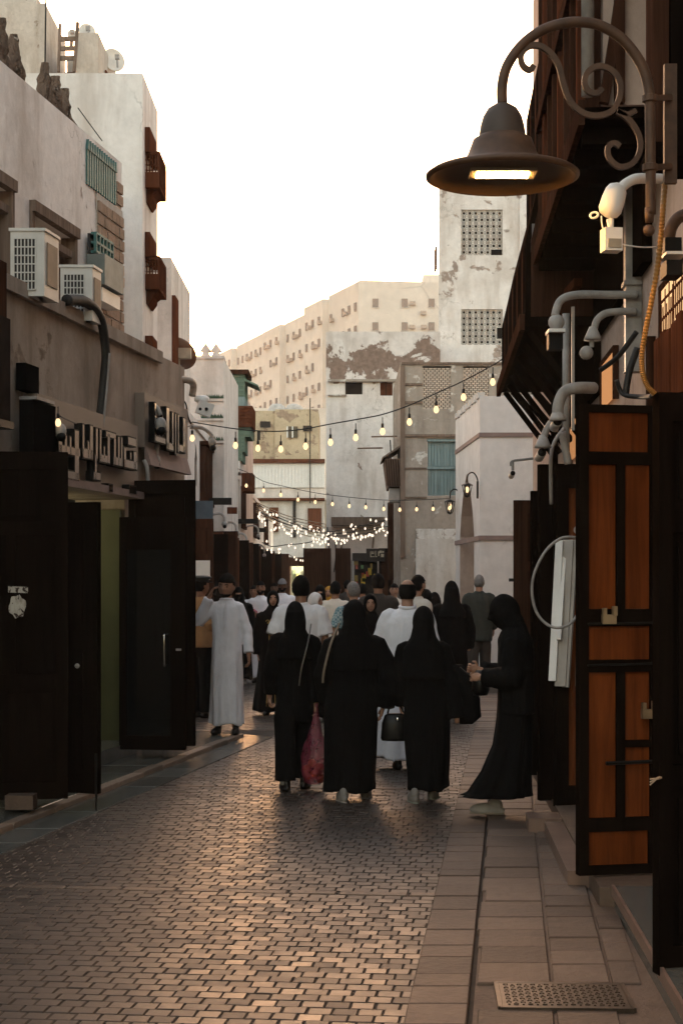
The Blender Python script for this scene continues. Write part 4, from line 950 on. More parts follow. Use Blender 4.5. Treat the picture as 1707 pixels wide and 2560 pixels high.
for i in range(n):
    t0, t1 = 2 * math.pi * i / n, 2 * math.pi * (i + 1) / n; bb.bar((.048 * math.cos(t0), 0, .048 * math.sin(t0)), (.048 * math.cos(t1), 0, .048 * math.sin(t1)), .014, .022)
for a, b in ((1, 1), (1, -1), (-1, 1), (-1, -1)): bb.bar((a * .034, 0, b * .034), (a * .075, 0, b * .075), .014, .022)
bbm = bb.mesh('pierced_block', [plaster('block_white', (.66, .62, .57), (.4, .32, .26), None, .6, 1.5)])
for q, (a, b, c, d) in enumerate(sc_):
    m = MB(); m.quad((a, 42.29, c), (b, 42.29, c), (b, 42.29, d), (a, 42.29, d)); m.build('screen_back', VOID, kt)
    nx, nz = int(round((b - a) / BW)), int(round((d - c) / BW))
    for i in range(nx):
        for j in range(nz):
            if q == 0 and i >= nx - 2 + (0) and j == 0: continue
            if q == 0 and i == nx - 1 and j == 1 and False: continue
            if q == 1 and i == nx - 1 and j in (1, 2): continue
            link('pierced_block', bbm, kt, Matrix.Translation((a + (i + .5) * (b - a) / nx, 42.06, c + (j + .5) * (d - c) / nz)) @ Matrix.Diagonal(((b - a) / nx / BW, 1, (d - c) / nz / BW, 1)))
# --- smooth white corner building with two brown bands
C0 = Vector((2.42, 28, 0)); C1 = Vector((2.27, 31.9, 0)); zt_, zl = EYE + (HOR - 991) / FPX * 28, 0
wb_ = thing('white_corner_building', 'smooth white corner building with two thin brown bands', 'building', (3, 29, 0))
xr = 5.5; m = MB()
m.quad(C0, (xr, 28, 0), (xr, 28, zt_ + .1), (C0.x, 28, zt_))
# street side with the tall pointed recess
def sp_(t, z, n=0): v = C0.lerp(C1, t); return Vector((v.x + n, v.y, z))
rt0, rt1, rz = .22, .80, 3.72
for a, b, c, d in ((0, rt0, 0, zt_), (rt1, 1, 0, zt_), (rt0, rt1, rz, zt_)): m.quad(sp_(a, c), sp_(b, c), sp_(b, d), sp_(a, d))
mid = (rt0 + rt1) / 2
for a, s in ((rt0, -1), (rt1, 1)):
    prof = [(a, 2.55), (a + (mid - a) * .18, 2.95), (a + (mid - a) * .5, 3.36), (mid, rz)]
    for (t0, z0), (t1, z1) in zip(prof[:-1], prof[1:]):
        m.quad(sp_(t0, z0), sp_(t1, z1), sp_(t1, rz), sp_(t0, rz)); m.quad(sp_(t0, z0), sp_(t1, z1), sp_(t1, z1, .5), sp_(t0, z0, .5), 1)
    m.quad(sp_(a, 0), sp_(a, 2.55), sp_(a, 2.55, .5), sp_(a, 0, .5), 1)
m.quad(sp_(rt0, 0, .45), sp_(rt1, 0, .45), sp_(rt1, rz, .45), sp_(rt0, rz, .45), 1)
m.quad((C1.x, C1.y, 0), (xr, C1.y, 0), (xr, C1.y, zt_), (C1.x, C1.y, zt_)); m.quad((C0.x, 28, zt_), (xr, 28, zt_), (xr, C1.y, zt_), (C1.x, C1.y, zt_))
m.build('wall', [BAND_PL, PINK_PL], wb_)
for py, h in ((1087, .075), (1345, .085)):
    z = EYE + (HOR - py) / FPX * 28
    m = MB(); m.span((C0.x - .015, 27.97, z - h / 2), (xr, 27.998, z + h / 2)); m.build('band', BROWN_BAND, wb_)
    m = MB(); m.hexa([sp_(0, z - h / 2, -.02), sp_(0, z - h / 2, -.002), sp_(1, z - h / 2, -.002), sp_(1, z - h / 2, -.02), sp_(0, z + h / 2, -.02), sp_(0, z + h / 2, -.002), sp_(1, z + h / 2, -.002), sp_(1, z + h / 2, -.02)]); m.build('band', BROWN_BAND, wb_)
# rough stepped gable edge on the left top
for i in range(9):
    t = i / 9; m = MB(); v = sp_(1 - t, 0); m.box((v.x + .04, v.y - .2, zt_ + .03), (.12, .30, .10 + .03 * (i % 2)), .04); m.build('coping_stone', WHITE_PL, wb_)
# --- distant apartment block
Q = 2.2
A0 = Vector((1.1 * Q, 100 * Q, 0)); ad = Vector((-.358, 1, 0)); L = 30.4 * Q; HZ = EYE + 748 / FPX * 100 * Q
ab = thing('apartment_block', 'long pale peach apartment block with many windows on the hill behind', 'building', A0)
m = MB(); an = Vector((-1, -.358, 0)).normalized()
segs = [(0, .18, 0), (.18, .30, .9), (.30, .47, 0), (.47, .60, .9), (.60, .86, 0), (.86, 1.0, .9)]
tops = [0, -1.6, -1.9, -2.2, -2.0, -2.6]; tops = [0, -.4, -.9, -1.0, -.6, -.9]
for (a, b, o), dz in zip(segs, tops):
    p0, p1 = A0 + ad * (L * a) + an * o, A0 + ad * (L * b) + an * o; q0, q1 = p0 - an * (o + 14), p1 - an * (o + 14)
    m.hexa([p0 - Vector((0, 0, .1)), q0 - Vector((0, 0, .1)), q1 - Vector((0, 0, .1)), p1 - Vector((0, 0, .1))] + [v + Vector((0, 0, HZ + dz)) for v in (p0, q0, q1, p1)])
m.hexa([A0 + Vector((-.05, -.3, 0)), A0 + Vector((24, -.3, 0)), A0 + Vector((24, 12, 0)), A0 + Vector((-.05 - .358 * .3, 12 * .05, 0)), A0 + Vector((-.05, -.3, HZ + .01)), A0 + Vector((24, -.3, HZ - .6)), A0 + Vector((24, 12, HZ - .6)), A0 + Vector((-.05, .6, HZ + .01))])
m.span((A0.x + 9, A0.y + 4, HZ - 1), (A0.x + 14, A0.y + 9, HZ + 1.6))
m.build('wall', APT_PL, ab)
wm = MB(); wm.box((0, 0, 0), (.7, .3, 1.15)); wmesh = wm.mesh('window', [plain('window_far_grey', (.27, .215, .185), .9, spec=.0)])
fm = MB(); fm.box((0, -.09, 0), (.07, .08, 1.25)); fm.bar((-.47, -.05, -.66), (.47, -.05, -.66), .1); fmesh = fm.mesh('frame', [ROW_PL])
am = MB(); am.box((0, 0, 0), (.75, .5, .5)); amesh = am.mesh('air_conditioner', [plain('ac_far', (.48, .38, .31), .9, spec=.0)])
ang = math.atan2(ad.x, -ad.y)  # long face
RZ = Matrix.Rotation(math.atan2(an.y, an.x) + math.pi / 2, 4, 'Z')
for (a, b, o), dz in zip(segs, tops):
    n = max(2, int((b - a) * L / 2.3))
    for fl in range(9):
        z = HZ - 3.4 - fl * 3.2
        for i in range(n):
            h_ = rng.rand()
            if h_ < .08: continue
            p = A0 + ad * (L * (a + (b - a) * (i + .5) / n)) + an * (o + .03); 
            w = link('window', wmesh, ab, Matrix.Translation((p.x, p.y, z)) @ RZ)
            if h_ > .45:
                p2 = p + an * .3 + ad * 1.1 * (1 if (fl + i) % 2 else -1) * .8; link('air_conditioner', amesh, ab, Matrix.Translation((p2.x, p2.y, z - .4)) @ RZ)
for fl in range(5):
    for px in (938, 1011, 1078):
        d = A0.y - .34; v = P(px, 757 + fl * 59, d)
        w = link('window', wmesh, ab, Matrix.Translation((v.x, d, v.z)) @ Matrix.Diagonal((1.15, 1, .95, 1)))
        f_ = link('frame', fmesh, w, Matrix.Translation((v.x, d, v.z)))
for px, py in ((1031, 758), (1058, 782), (1030, 817), (1059, 817)):
    v = P(px, py, A0.y - .6); link('air_conditioner', amesh, ab, Matrix.Translation(v))
# plain filler houses so that no gap opens between the named ones
fb = thing('far_house', 'plain pale house just above the yellow building roof', 'building', P(740, 1000, 110))
m = MB(); F11 = CFrame(112); m.span((F11.x(545), 112, 0), (F11.x(860), 118, F11.z(1020))); m.build('wall', APT_PL, fb)
fb = thing('house_over_row', 'pale house wall rising behind the left shop row', 'building', P(540, 1100, 40))
m = MB(); F40 = CFrame(40); m.span((F40.x(380), 40, 0), (F40.x(600), 46, F40.z(960))); m.build('wall', ROW_PL, fb)
fb = thing('side_house', 'plain house behind the timber bays on the right', 'building', (6, 24, 0))
m = MB(); m.span((4.6, 20.5, 0), (9, 27.5, 6.0)); m.build('wall', PINK_PL, fb)
# ------------------------------------------------------------------ right side, near
RW = Frame(1.262, .057, -1)
rb = thing('right_shop_building', 'pinkish plastered shop building on the right behind the open doors', 'building', RW.p(12, -1, 0))
m = MB()
wall_holes(m, RW, 2, 20.2, 0, 9, 0, .3, [(6.75, 8.4, 0, 2.62), (8.75, 11.1, 0, 2.6), (11.5, 13.2, 0, 2.55), (13.6, 16.2, 0, 2.55)])
m.quad(RW.p(20.2, 0, 0), RW.p(20.2, -3, 0), RW.p(20.2, -3, 9), RW.p(20.2, 0, 9)); m.build('wall', PINK_PL, rb)
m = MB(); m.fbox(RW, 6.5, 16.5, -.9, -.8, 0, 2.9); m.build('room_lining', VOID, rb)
m = MB(); m.fbox(RW, 2, 8.2, .001, .33, -.02, .15); m.fbox(RW, 2, 8.2, .33, .345, .10, .155, 1); m.build('marble_plinth', [MARBLE, PINKM], rb)
m = MB(); m.fbox(RW, 8.25, 20, .001, .40, -.02, .13); m.build('marble_plinth', STONE, rb)
m = MB(); m.fbox(RW, 8.8, 10.6, .30, .52, -.02, .115); m.build('step_block', PINKM, rb)
m = MB(); m.fbox(RW, 10.7, 11.0, .40, .62, -.02, .12); m.build('step_block', PINKM, rb)
# timber heads over the doors
m = MB(); m.fbox(RW, 9.05, 9.12, .003, .05, 2.62, 3.1); m.fbox(RW, 8.6, 13.5, .003, .04, 2.62, 2.70); m.build('door_head', BROWNWOOD, rb)
for i in range(8):
    m = MB(); u = 6.9 + i * .19; m.fbox(RW, u, u + .15, .003, .10 + .006 * (i % 2), 2.60, 2.98 - .012 * (i % 3)); m.build('head_board', REDWOOD, rb)
# added emissive panels imitating lamplight on the wall and door reveals
def wall_glow(px0, px1, py0, py1, n, col, st, bars):
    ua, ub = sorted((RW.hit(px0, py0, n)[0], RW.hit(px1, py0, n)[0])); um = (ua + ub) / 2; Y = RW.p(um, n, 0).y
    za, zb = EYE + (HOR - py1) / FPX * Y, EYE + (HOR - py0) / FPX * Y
    m = MB(); m.fbox(RW, ua, ub, n - .02, n, za, zb); w = m.build('added_glow_panel', emitter('lamplight_glow_%d' % px0, col, st), rb)  # glowing sheet added in place of lamplit plaster, not a real window
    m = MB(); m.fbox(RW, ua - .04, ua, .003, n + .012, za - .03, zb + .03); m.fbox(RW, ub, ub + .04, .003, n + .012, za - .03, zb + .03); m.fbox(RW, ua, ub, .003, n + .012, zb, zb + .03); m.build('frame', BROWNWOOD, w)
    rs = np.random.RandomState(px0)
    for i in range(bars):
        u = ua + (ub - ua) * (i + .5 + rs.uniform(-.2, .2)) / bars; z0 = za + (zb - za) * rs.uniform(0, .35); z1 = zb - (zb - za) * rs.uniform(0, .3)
        m = MB(); m.bar(RW.p(u, n + .002, z0), RW.p(u + rs.uniform(-.02, .02), n + .002, z1), .003, (ub - ua) / bars * .42); m.build('streak_bar', REDWOOD, w)  # added bars that break the glow into streaks
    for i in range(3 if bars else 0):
        z = za + (zb - za) * (.22 + .28 * i); m = MB(); m.bar(RW.p(ua, n + .004, z), RW.p(ub, n + .004, z + .01), .003, .016); m.build('streak_rail', REDWOOD, w)
wall_glow(1503, 1534, 896, 1003, .03, (1.0, .44, .17), .036, 0)
wall_glow(1422, 1442, 1002, 1142, .03, (1.0, .44, .17), .028, 0)
wall_glow(1652, 1720, 688, 855, .03, (1.0, .58, .27), .075, 15)
# --- near black leaf at the right edge
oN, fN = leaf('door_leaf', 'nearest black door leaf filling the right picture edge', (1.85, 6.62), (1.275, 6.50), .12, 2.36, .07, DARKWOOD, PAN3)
m = MB(); pth = [fN(1.0, .0, .80) + Vector((-.004, -.05, 0)), fN(.8, .05, .805), fN(.6, .05, .815)]; m.tube(pth, .006, 6)
for s in (-1, 0, 1): m.tube([pth[0], pth[0] + Vector((-.03, 0, -.015 + .012 * s))], .003, 5)
m.build('rope_end', plain('rope_tan', (.42, .3, .2), .8), oN)
# --- orange panelled leaf
OP = [(.12, .88, .02, .092), (.12, .47, .121, .431), (.58, .90, .121, .27), (.58, .90, .285, .431), (.12, .90, .457, .529), (.12, .47, .565, .873), (.58, .90, .565, .873), (.12, .88, .90, .984)]
oO, fO = leaf('door_leaf', 'open black framed door leaf with orange wood panels', (1.70, 8.66), (1.262, 8.57), .14, 2.52, .06, DARKWOOD, [(1 - b, 1 - a, c, d) for a, b, c, d in OP], None, ORANGE, False, True)
fo = lambda u, w, z: fO(1 - u, -w, z)
for nm, u, z in (('hasp', .36, 1.37), ('hasp', .86, .86)):
    m = MB(); c = fo(u, .045, z); m.box(c, (.075, .03, .05), .2); m.box(c + Vector((-.025, -.002, .04)), (.02, .03, .04), .2); m.box(c + Vector((.03, -.002, .045)), (.022, .03, .05), .2); m.build(nm, plain('brass_dull', (.28, .2, .12), .45, .6), oO)
m = MB(); m.tube([fo(.32, .05, .60), fo(1.0, .05, .605)], .011, 6); m.build('bolt', IRON, oO)
m = MB(); m.tube([fo(.1, .036, 1.345), fo(1.0, .036, 1.35)], .007, 6); m.build('bar', IRON, oO)
m = MB(); m.tube([fo(.1, .036, 1.125), fo(1.0, .036, 1.13)], .006, 6); m.build('bar', IRON, oO)
# --- further leaves
PAN4 = [(.2, .8, .76, .95), (.2, .8, .40, .72), (.2, .8, .06, .36)]
o2, f2 = leaf('door_leaf', 'second dark leaf with dim orange panels behind the leaning trunking', (1.95, 11.45), (1.505, 11.3), .12, 2.42, .06, DARKWOOD, [(.06, .42, .74, .93), (.06, .20, .50, .70), (.28, .42, .50, .70), (.06, .20, .2, .46), (.28, .42, .2, .46), (.5, .8, .06, .93), (.06, .42, .04, .15)], None, wood('wood_orange_dim', (.11, .032, .012), (.19, .06, .02), .5))
leaf('door_leaf', 'slim dark leaf with a vertical bead, third on the right', (1.95, 11.75), (1.43, 11.62), .12, 2.44, .06, DARKWOOD, PAN4)
leaf('door_leaf', 'fourth dark leaf on the right, lower than the third', (2.1, 13.4), (1.575, 13.3), .10, 2.36, .06, DARKWOOD, PAN4)
o5, f5 = leaf('door_leaf', 'farthest dark leaf on the right with a latch plate', (2.2, 14.95), (1.60, 14.85), .10, 2.36, .06, BROWNWOOD, PAN4)
leaf('door_leaf', 'slim dark leaf just behind the latch leaf on the right', (2.25, 15.2), (1.72, 15.1), .10, 2.37, .06, DARKWOOD, PAN4)
m = MB(); c = f5(1.0, 0, 1.62); m.box(c + Vector((-.025, 0, 0)), (.05, .012, .03)); m.build('latch', IRON, o5)
# --- leaning trunking strips and cable hoop
tr = thing('trunking_bundle', 'bundle of pale plastic trunking lengths leaning on the dark leaf', 'trunking', P(1400, 1722, 10.9))
PVC = plain('trunking_grey_white', (.36, .33, .30), .55, 0, .15, 5)
for (a, b, w, mt) in (((1398, 1352), (1380, 1702), .05, WHITEP), ((1420, 1350), (1400, 1716), .075, PVC), ((1436, 1350), (1412, 1718), .05, PVC), ((1446, 1354), (1445, 1716), .04, PVC), ((1410, 1380), (1396, 1600), .03, WHITEP)):
    m = MB(); m.bar(P(a[0], a[1], 10.95), P(b[0], b[1], 10.78), w, .025); m.build('strip', mt, tr)
hp = thing('cable_hoop', 'loop of grey cable hanging over the leaning trunking', 'cable', P(1385, 1570, 10.7))
pts = [P(1450, 1345, 10.8), P(1405, 1345, 10.72), P(1365, 1375, 10.7), P(1336, 1430, 10.7), P(1329, 1480, 10.7), P(1340, 1530, 10.7), P(1368, 1562, 10.68), P(1400, 1569, 10.66), P(1428, 1556, 10.66), P(1446, 1530, 10.7)]
m = MB(); m.tube(smooth_path(pts, 6), .010, 8); m.build('cable', GREYP, hp, True)
m = MB(); m.tube(arc(P(1443, 1325, 10.75), .022, 0, 2 * math.pi, 12, (1, 0, 0), (0, 0, 1)), .006, 6); m.build('hook', GREYP, hp)
# --- timber bays overhead
def bay(label, Y0, Y1, n, z0, z1, kind):
    o = thing('timber_bay', label, 'bay window', RW.p((Y0 + Y1) / 2, n / 2, z0)); return o
b1 = bay('tall dark timber bay with posts and braces above the street lamp', 8.3, 12, .47, 4.12, 9, 1)
Y0, Y1, N, Z0, Z1 = 8.3, 12.0, .47, 4.12, 9.2
m = MB(); m.fbox(RW, Y0, Y1, .002, N, Z0, Z0 + .06); m.build('floor', DARKWOOD, b1)
m = MB(); m.fbox(RW, Y0, Y1, N + .002, N + .035, Z0 - .03, Z0 + .10); m.build('edge_beam', BROWNWOOD, b1)
for i in range(9):
    u = Y0 + .2 + i * (Y1 - Y0 - .3) / 8; m = MB(); m.fbox(RW, u - .04, u + .04, .01, N, Z0 - .09, Z0 - .002); m.build('joist', DARKWOOD, b1)
for i in range(9):
    u = Y0 + .04 + i * (Y1 - Y0 - .08) / 8; m = MB(); m.fbox(RW, u - .04, u + .04, N - .08, N, Z0 + .06, Z1); m.build('post', REDWOOD if i % 3 == 1 else BROWNWOOD, b1)
    if i < 8:
        ue = u + (Y1 - Y0 - .08) / 8
        m = MB(); m.fbox(RW, u + .04, ue - .04, N - .06, N - .03, Z0 + .06, Z0 + 1.0); m.build('panel', BROWNWOOD, b1)
        if i < 5:
            for k in range(5):
                zz = Z0 + 1.05 + k * .5; m = MB(); m.bar(RW.p(u + .04, N - .04, zz), RW.p(ue - .04, N - .04, zz + .5), .03); m.bar(RW.p(u + .04, N - .045, zz + .5), RW.p(ue - .04, N - .045, zz), .03); m.build('brace', OLDWOOD if k % 2 else BROWNWOOD, b1)
        else:
            m = MB(); m.fbox(RW, u + .04, ue - .04, N - .06, N - .03, Z0 + 1.0, Z1); m.build('panel', OLDWOOD if i == 6 else BROWNWOOD, b1)
for z in (Z0 + 1.0, Z0 + 2.2, Z0 + 3.4):
    m = MB(); m.fbox(RW, Y0, Y1, N - .02, N + .02, z - .05, z + .05); m.build('rail', BROWNWOOD, b1)
# near end of that bay: plaster panel with timber struts
m = MB(); m.fbox(RW, Y0 - .03, Y0 - .001, .002, N - .09, Z0 + .06, Z1); m.build('end_panel', PINK_PL, b1)
for (a, b, w) in (((.38, 0), (.20, 1.2), .05), ((.05, .2), (.33, 1.9), .045), ((.36, 1.1), (.08, 2.6), .05), ((.1, 0.1), (.12, 2.8), .06), ((.30, .0), (.30, 2.8), .05), ((.0, .9), (.46, .95), .06), ((.0, 1.9), (.46, 1.93), .06)):
    m = MB(); m.bar(RW.p(Y0 - .06, a[0], Z0 + .06 + a[1]), RW.p(Y0 - .06, b[0], Z0 + .06 + b[1]), w, .05); m.build('strut', BROWNWOOD, b1)
# dark boarded roof space under it, along the wall
m = MB(); m.fbox(RW, 9.2, 12.0, .003, .06, 3.55, 4.1); m.build('wall_boards', DARKWOOD, b1)
# bay 2 : flared balcony
b2 = bay('flared brown timber balcony bay behind the lamp, with slatted brackets', 12, 16.3, .55, 3.71, 6, 2)
prof = [(.56, 3.71), (.56, 4.29), (.50, 4.55), (.44, 4.82), (.37, 5.0), (.31, 5.2), (.31, 6.4)]
na = 22
for i in range(na):
    u0 = 12.1 + i * 4.2 / na; u1 = 12.1 + (i + .9) * 4.2 / na
    for (n0, z0), (n1, z1) in zip(prof[:-1], prof[1:]):
        pass
    m = MB()
    for (n0, z0), (n1, z1) in zip(prof[:-1], prof[1:]):
        m.hexa([RW.p(u0, n0 - .04, z0), RW.p(u1, n0 - .04, z0), RW.p(u1, n0, z0), RW.p(u0, n0, z0), RW.p(u0, n1 - .04, z1), RW.p(u1, n1 - .04, z1), RW.p(u1, n1, z1), RW.p(u0, n1, z1)])
    m.build('slat', BROWNWOOD if i % 4 == 2 else DARKWOOD, b2)
for ue in (12.1, 16.3):
    m = MB(); m.poly([RW.p(ue, .003, 3.71)] + [RW.p(ue, a - .041, b) for a, b in prof] + [RW.p(ue, .003, 6.4)], .05, RW.t * -1); m.build('end_board', BROWNWOOD, b2)
m = MB(); m.fbox(RW, 12.05, 16.35, .003, .58, 3.64, 3.706); m.build('floor', DARKWOOD, b2)
m = MB(); m.fbox(RW, 12.0, 16.38, .57, .61, 3.60, 3.72); m.build('edge_beam', BROWNWOOD, b2)
for i in range(7):
    u = 12.2 + i * .66; m = MB(); m.bar(RW.p(u, .03, 2.95), RW.p(u, .53, 3.62), .05); m.build('bracket', DARKWOOD, b2)
for i in range(7):
    u = 16.25 - i * .0; m = MB(); m.bar(RW.p(16.2, .54 - i * .07, 3.62), RW.p(16.2, .04, 3.02 + i * .085), .022); m.build('bracket_slat', DARKWOOD, b2)
m = MB(); m.bar(RW.p(16.2, .03, 2.7), RW.p(16.2, .03, 3.64), .07); m.build('wall_post', DARKWOOD, b2)
m = MB(); m.bar(RW.p(11.7, .2, 3.9), RW.p(14.2, .52, 3.75), .06); m.build('cross_beam', REDWOOD, b2)
m = MB(); m.fbox(RW, 12.0, 16.3, .003, .05, 3.12, 3.62); m.build('wall_boards', DARKWOOD, b2)
m = MB(); m.bar(P(1362, 625, 12.2), P(1362, 565, 12.2), .22, .16); m.build('flood_light', plain('floodlight_grey', (.22, .21, .2), .5), **setup('', 'boxy grey floodlight fixed to the dark bay edge', 'floodlight'))
# near dark pilaster boards at the right edge
pil = thing('timber_pilaster', 'black boarded timber pilaster behind the lamp arm', 'pilaster', RW.p(7.0, .2, 3.0))
for i in range(4):
    m = MB(); m.fbox(RW, 7.0 + .002, 7.25, .003 + i * .075, .07 + i * .075, 3.62, 9); m.build('board', DARKWOOD if i != 3 else BROWNWOOD, pil)
m = MB(); m.fbox(RW, 6.9, 7.3, .003, .32, 3.55, 3.615); m.build('base', DARKWOOD, pil)
# --- ducts and pipes on the wall
gd_ = thing('grey_duct', 'tall grey square duct running up the right wall', 'duct', RW.p(9.7, .1, 3))
ua, ub = RW.hit(1627, 500, .10)[0], RW.hit(1594, 500, .10)[0]
m = MB(); m.fbox(RW, 9.65, 9.76, .004, .10, 2.98, 9); m.build('duct', GREYP, gd_)
for z in (3.5, 4.6, 5.9): m = MB(); m.fbox(RW, 9.63, 9.78, .003, .112, z, z + .025); m.build('strap', GREYP, gd_)
dx = RW.p(9.7, .10, 0)
for i, px in enumerate((1402, 1468)):
    m = MB(); q = P(px, 400, 11.5 if i == 0 else 8.2); m.tube([(q.x, q.y, 4.2 if i else 4.6), (q.x, q.y, 9)], .045 if i == 0 else .034, 10); m.build('grey_pipe', GREYP, smooth=True, **setup('', ['grey vertical pipe on the far posts of the tall bay', 'grey vertical pipe on the near end of the tall bay'][i], 'pipe'))
m = MB(); q = P(1414, 900, 11.0); m.tube([(q.x, q.y, 2.6), (q.x, q.y, 3.55)], .026, 10); m.build('grey_pipe', GREYP, smooth=True, **setup('', 'short grey standpipe under the bay beside the wall cameras', 'pipe'))
m = MB(); q = P(1428, 900, 11.0); m.span((q.x, q.y, 2.75), (q.x + .02, q.y + .02, 3.6)); m.build('cable_tray', PVC, **setup('', 'thin pale strip beside the short grey standpipe', 'strip'))
def cam_pipe(name, label, pts, r, d, parts):
    "bracket pipe through photo points at distance d with a camera hung on it"
    P0 = [P(a, b, d + (c if c else 0)) for a, b, c in pts]
    o = thing(name, label, 'security camera', P0[0])
    m = MB(); m.tube(smooth_path(P0, 7), r, 12); m.build('bracket_pipe', GREYP, o, True)
    for kind, px, py, s in parts:
        c = P(px, py, d); m = MB()
        if kind == 'cone': m.lathe([(.001, .05), (.022, .05), (.048, -.01), (.055, -.03), (.001, -.031)], c, 16); m.build('mount_cone', GREYP, o, True)
        if kind == 'ball': m.ball(c, s, 14); m.build('housing', GREYP, o, True)
        if kind == 'lens':   # bullet camera looking at us
            q = Matrix.Translation(c) @ Matrix.Rotation(R(82), 4, 'X')
            m.lathe([(.001, .0), (s * .95, .0), (s, -.01), (s, -.16), (.001, -.161)], None, 18, 0, q); m.build('housing', WHITEP, o, True)
            m = MB(); m.lathe([(.001, .012), (s * .6, .010), (s * .93, .002), (s * .93, -.002)], None, 18, 0, q); m.build('lens', BLACKP, o, True)
        if kind == 'box':
            m.box(c, (s, .10, s * 1.15)); m.build('housing', BLACKP, o); m = MB(); m.box(c + Vector((0, -.02, s * .66)), (s * 1.15, .16, .02), 0, 0); m.build('sun_hood', WHITEP, o)
        if kind == 'drop': m.tube([c + Vector((0, 0, .09)), c], .014, 8); m.build('stem', GREYP, o)
    return o
cam_pipe('security_camera', 'black camera hung on the long grey bracket pipe', [(1592, 737, 0), (1520, 737, 0), (1440, 737, 0), (1400, 752, 0), (1386, 790, 0)], .024, 9.62, [('ball', 1390, 806, .05), ('drop', 1386, 835, 1), ('box', 1386, 855, .085)])
cam_pipe('security_camera', 'white round camera under the shorter grey bracket pipe', [(1590, 779, 0), (1545, 779, 0), (1512, 784, 0), (1492, 800, 0), (1484, 824, 0)], .022, 9.62, [('cone', 1481, 838, 1), ('ball', 1465, 882, .042), ('drop', 1478, 868, 1)])
cam_pipe('security_camera', 'white bullet camera on the thick bent pipe over the orange door', [(1484, 970, .1), (1440, 970, 0), (1410, 980, 0), (1396, 1008, 0), (1393, 1035, 0)], .036, 9.9, [('cone', 1393, 1040, 1), ('lens', 1393, 1053, .031)])
cam_pipe('security_camera', 'white bullet camera hanging lower left of the thick bent pipe', [(1388, 1046, 0), (1374, 1060, 0), (1362, 1082, 0), (1357, 1104, 0)], .022, 10.1, [('cone', 1356, 1108, 1), ('lens', 1354, 1131, .029)])
cam_pipe('security_camera', 'small bullet camera on a yellow and white arm before the white wall', [(1332, 1146, 0), (1310, 1149, 0), (1280, 1153, 0), (1276, 1165, 0)], .012, 15.6, [('drop', 1281, 1176, 1), ('lens', 1281, 1183, .026)])
m = MB(); m.tube(smooth_path([P(1404, 1080, 10.2), P(1412, 1120, 10.2), P(1420, 1160, 10.2)], 5), .026, 10); m.build('grey_pipe', GREYP, smooth=True, **setup('', 'pale slanting pipe behind the bullet cameras', 'pipe'))
m = MB(); m.tube(smooth_path([P(1410, 1070, 10.3), P(1385, 1105, 10.3), P(1376, 1150, 10.3), P(1377, 1260, 10.4)], 6), .012, 8); m.build('grey_cable', GREYP, smooth=True, **setup('', 'grey cable curving down from the bullet cameras to the doors', 'cable'))
# floodlit white capsule with hanging sensor
cp = thing('lamp_sensor', 'white capsule fitting with a hanging yellow lit box beside the lamp pole', 'fitting', P(1531, 500, 6.48))
m = MB(); m.tube(smooth_path([P(1664, 448, 6.62), P(1620, 446, 6.55), P(1585, 448, 6.5), P(1560, 462, 6.48), P(1545, 478, 6.48)], 6), .021, 12); m.build('bracket_pipe', WHITEP, cp, True)
m = MB(); a, b = P(1543, 466, 6.48), P(1520, 536, 6.48); ax = (b - a).normalized()
sp = [a - ax * .012, a, a + ax * .02, a.lerp(b, .5), b - ax * .02, b, b + ax * .012]; m.tube(sp, [.012, .034, .044, .048, .048, .038, .012], 18); m.build('capsule', WHITEP, cp, True)
m = MB(); m.tube([P(1524, 548, 6.48), P(1526, 580, 6.48)], [.016, .010], 10); m.tube(arc(P(1484, 538, 6.48), .016, 0, 2 * math.pi, 14, (1, 0, .2), (0, .3, .8)), .005, 6); m.tube(smooth_path([P(1502, 540, 6.46), P(1508, 575, 6.45), P(1540, 605, 6.45), P(1590, 617, 6.48), P(1640, 618, 6.6)], 6), .003, 6); m.build('cable', WHITEP, cp, True)
m = MB(); c = P(1527, 601, 6.46); m.box(c, (.072, .07, .092), .15); m.build('sensor_box', WHITEP, cp)
m = MB(); m.box(c + Vector((.008, -.037, -.018)), (.055, .006, .035), .15); m.build('sensor_window', plain('sensor_grey', (.3, .27, .22), .4), cp)
# camera at the right edge
rc = thing('security_camera', 'black square camera under a bent pipe at the right picture edge', 'security camera', P(1680, 640, 6.7))
m = MB(); m.tube(smooth_path([P(1720, 535, 6.7), P(1694, 545, 6.7), P(1676, 570, 6.7), P(1670, 600, 6.7)], 6), .026, 12); m.build('bracket_pipe', LAMPM, rc, True)
m = MB(); m.box(P(1677, 616, 6.7), (.07, .08, .06)); m.box(P(1677, 676, 6.7), (.068, .14, .062)); m.build('housing', BLACKP, rc)
m = MB(); m.box(P(1680, 641, 6.7), (.085, .16, .012)); m.build('sun_hood', WHITEP, rc)
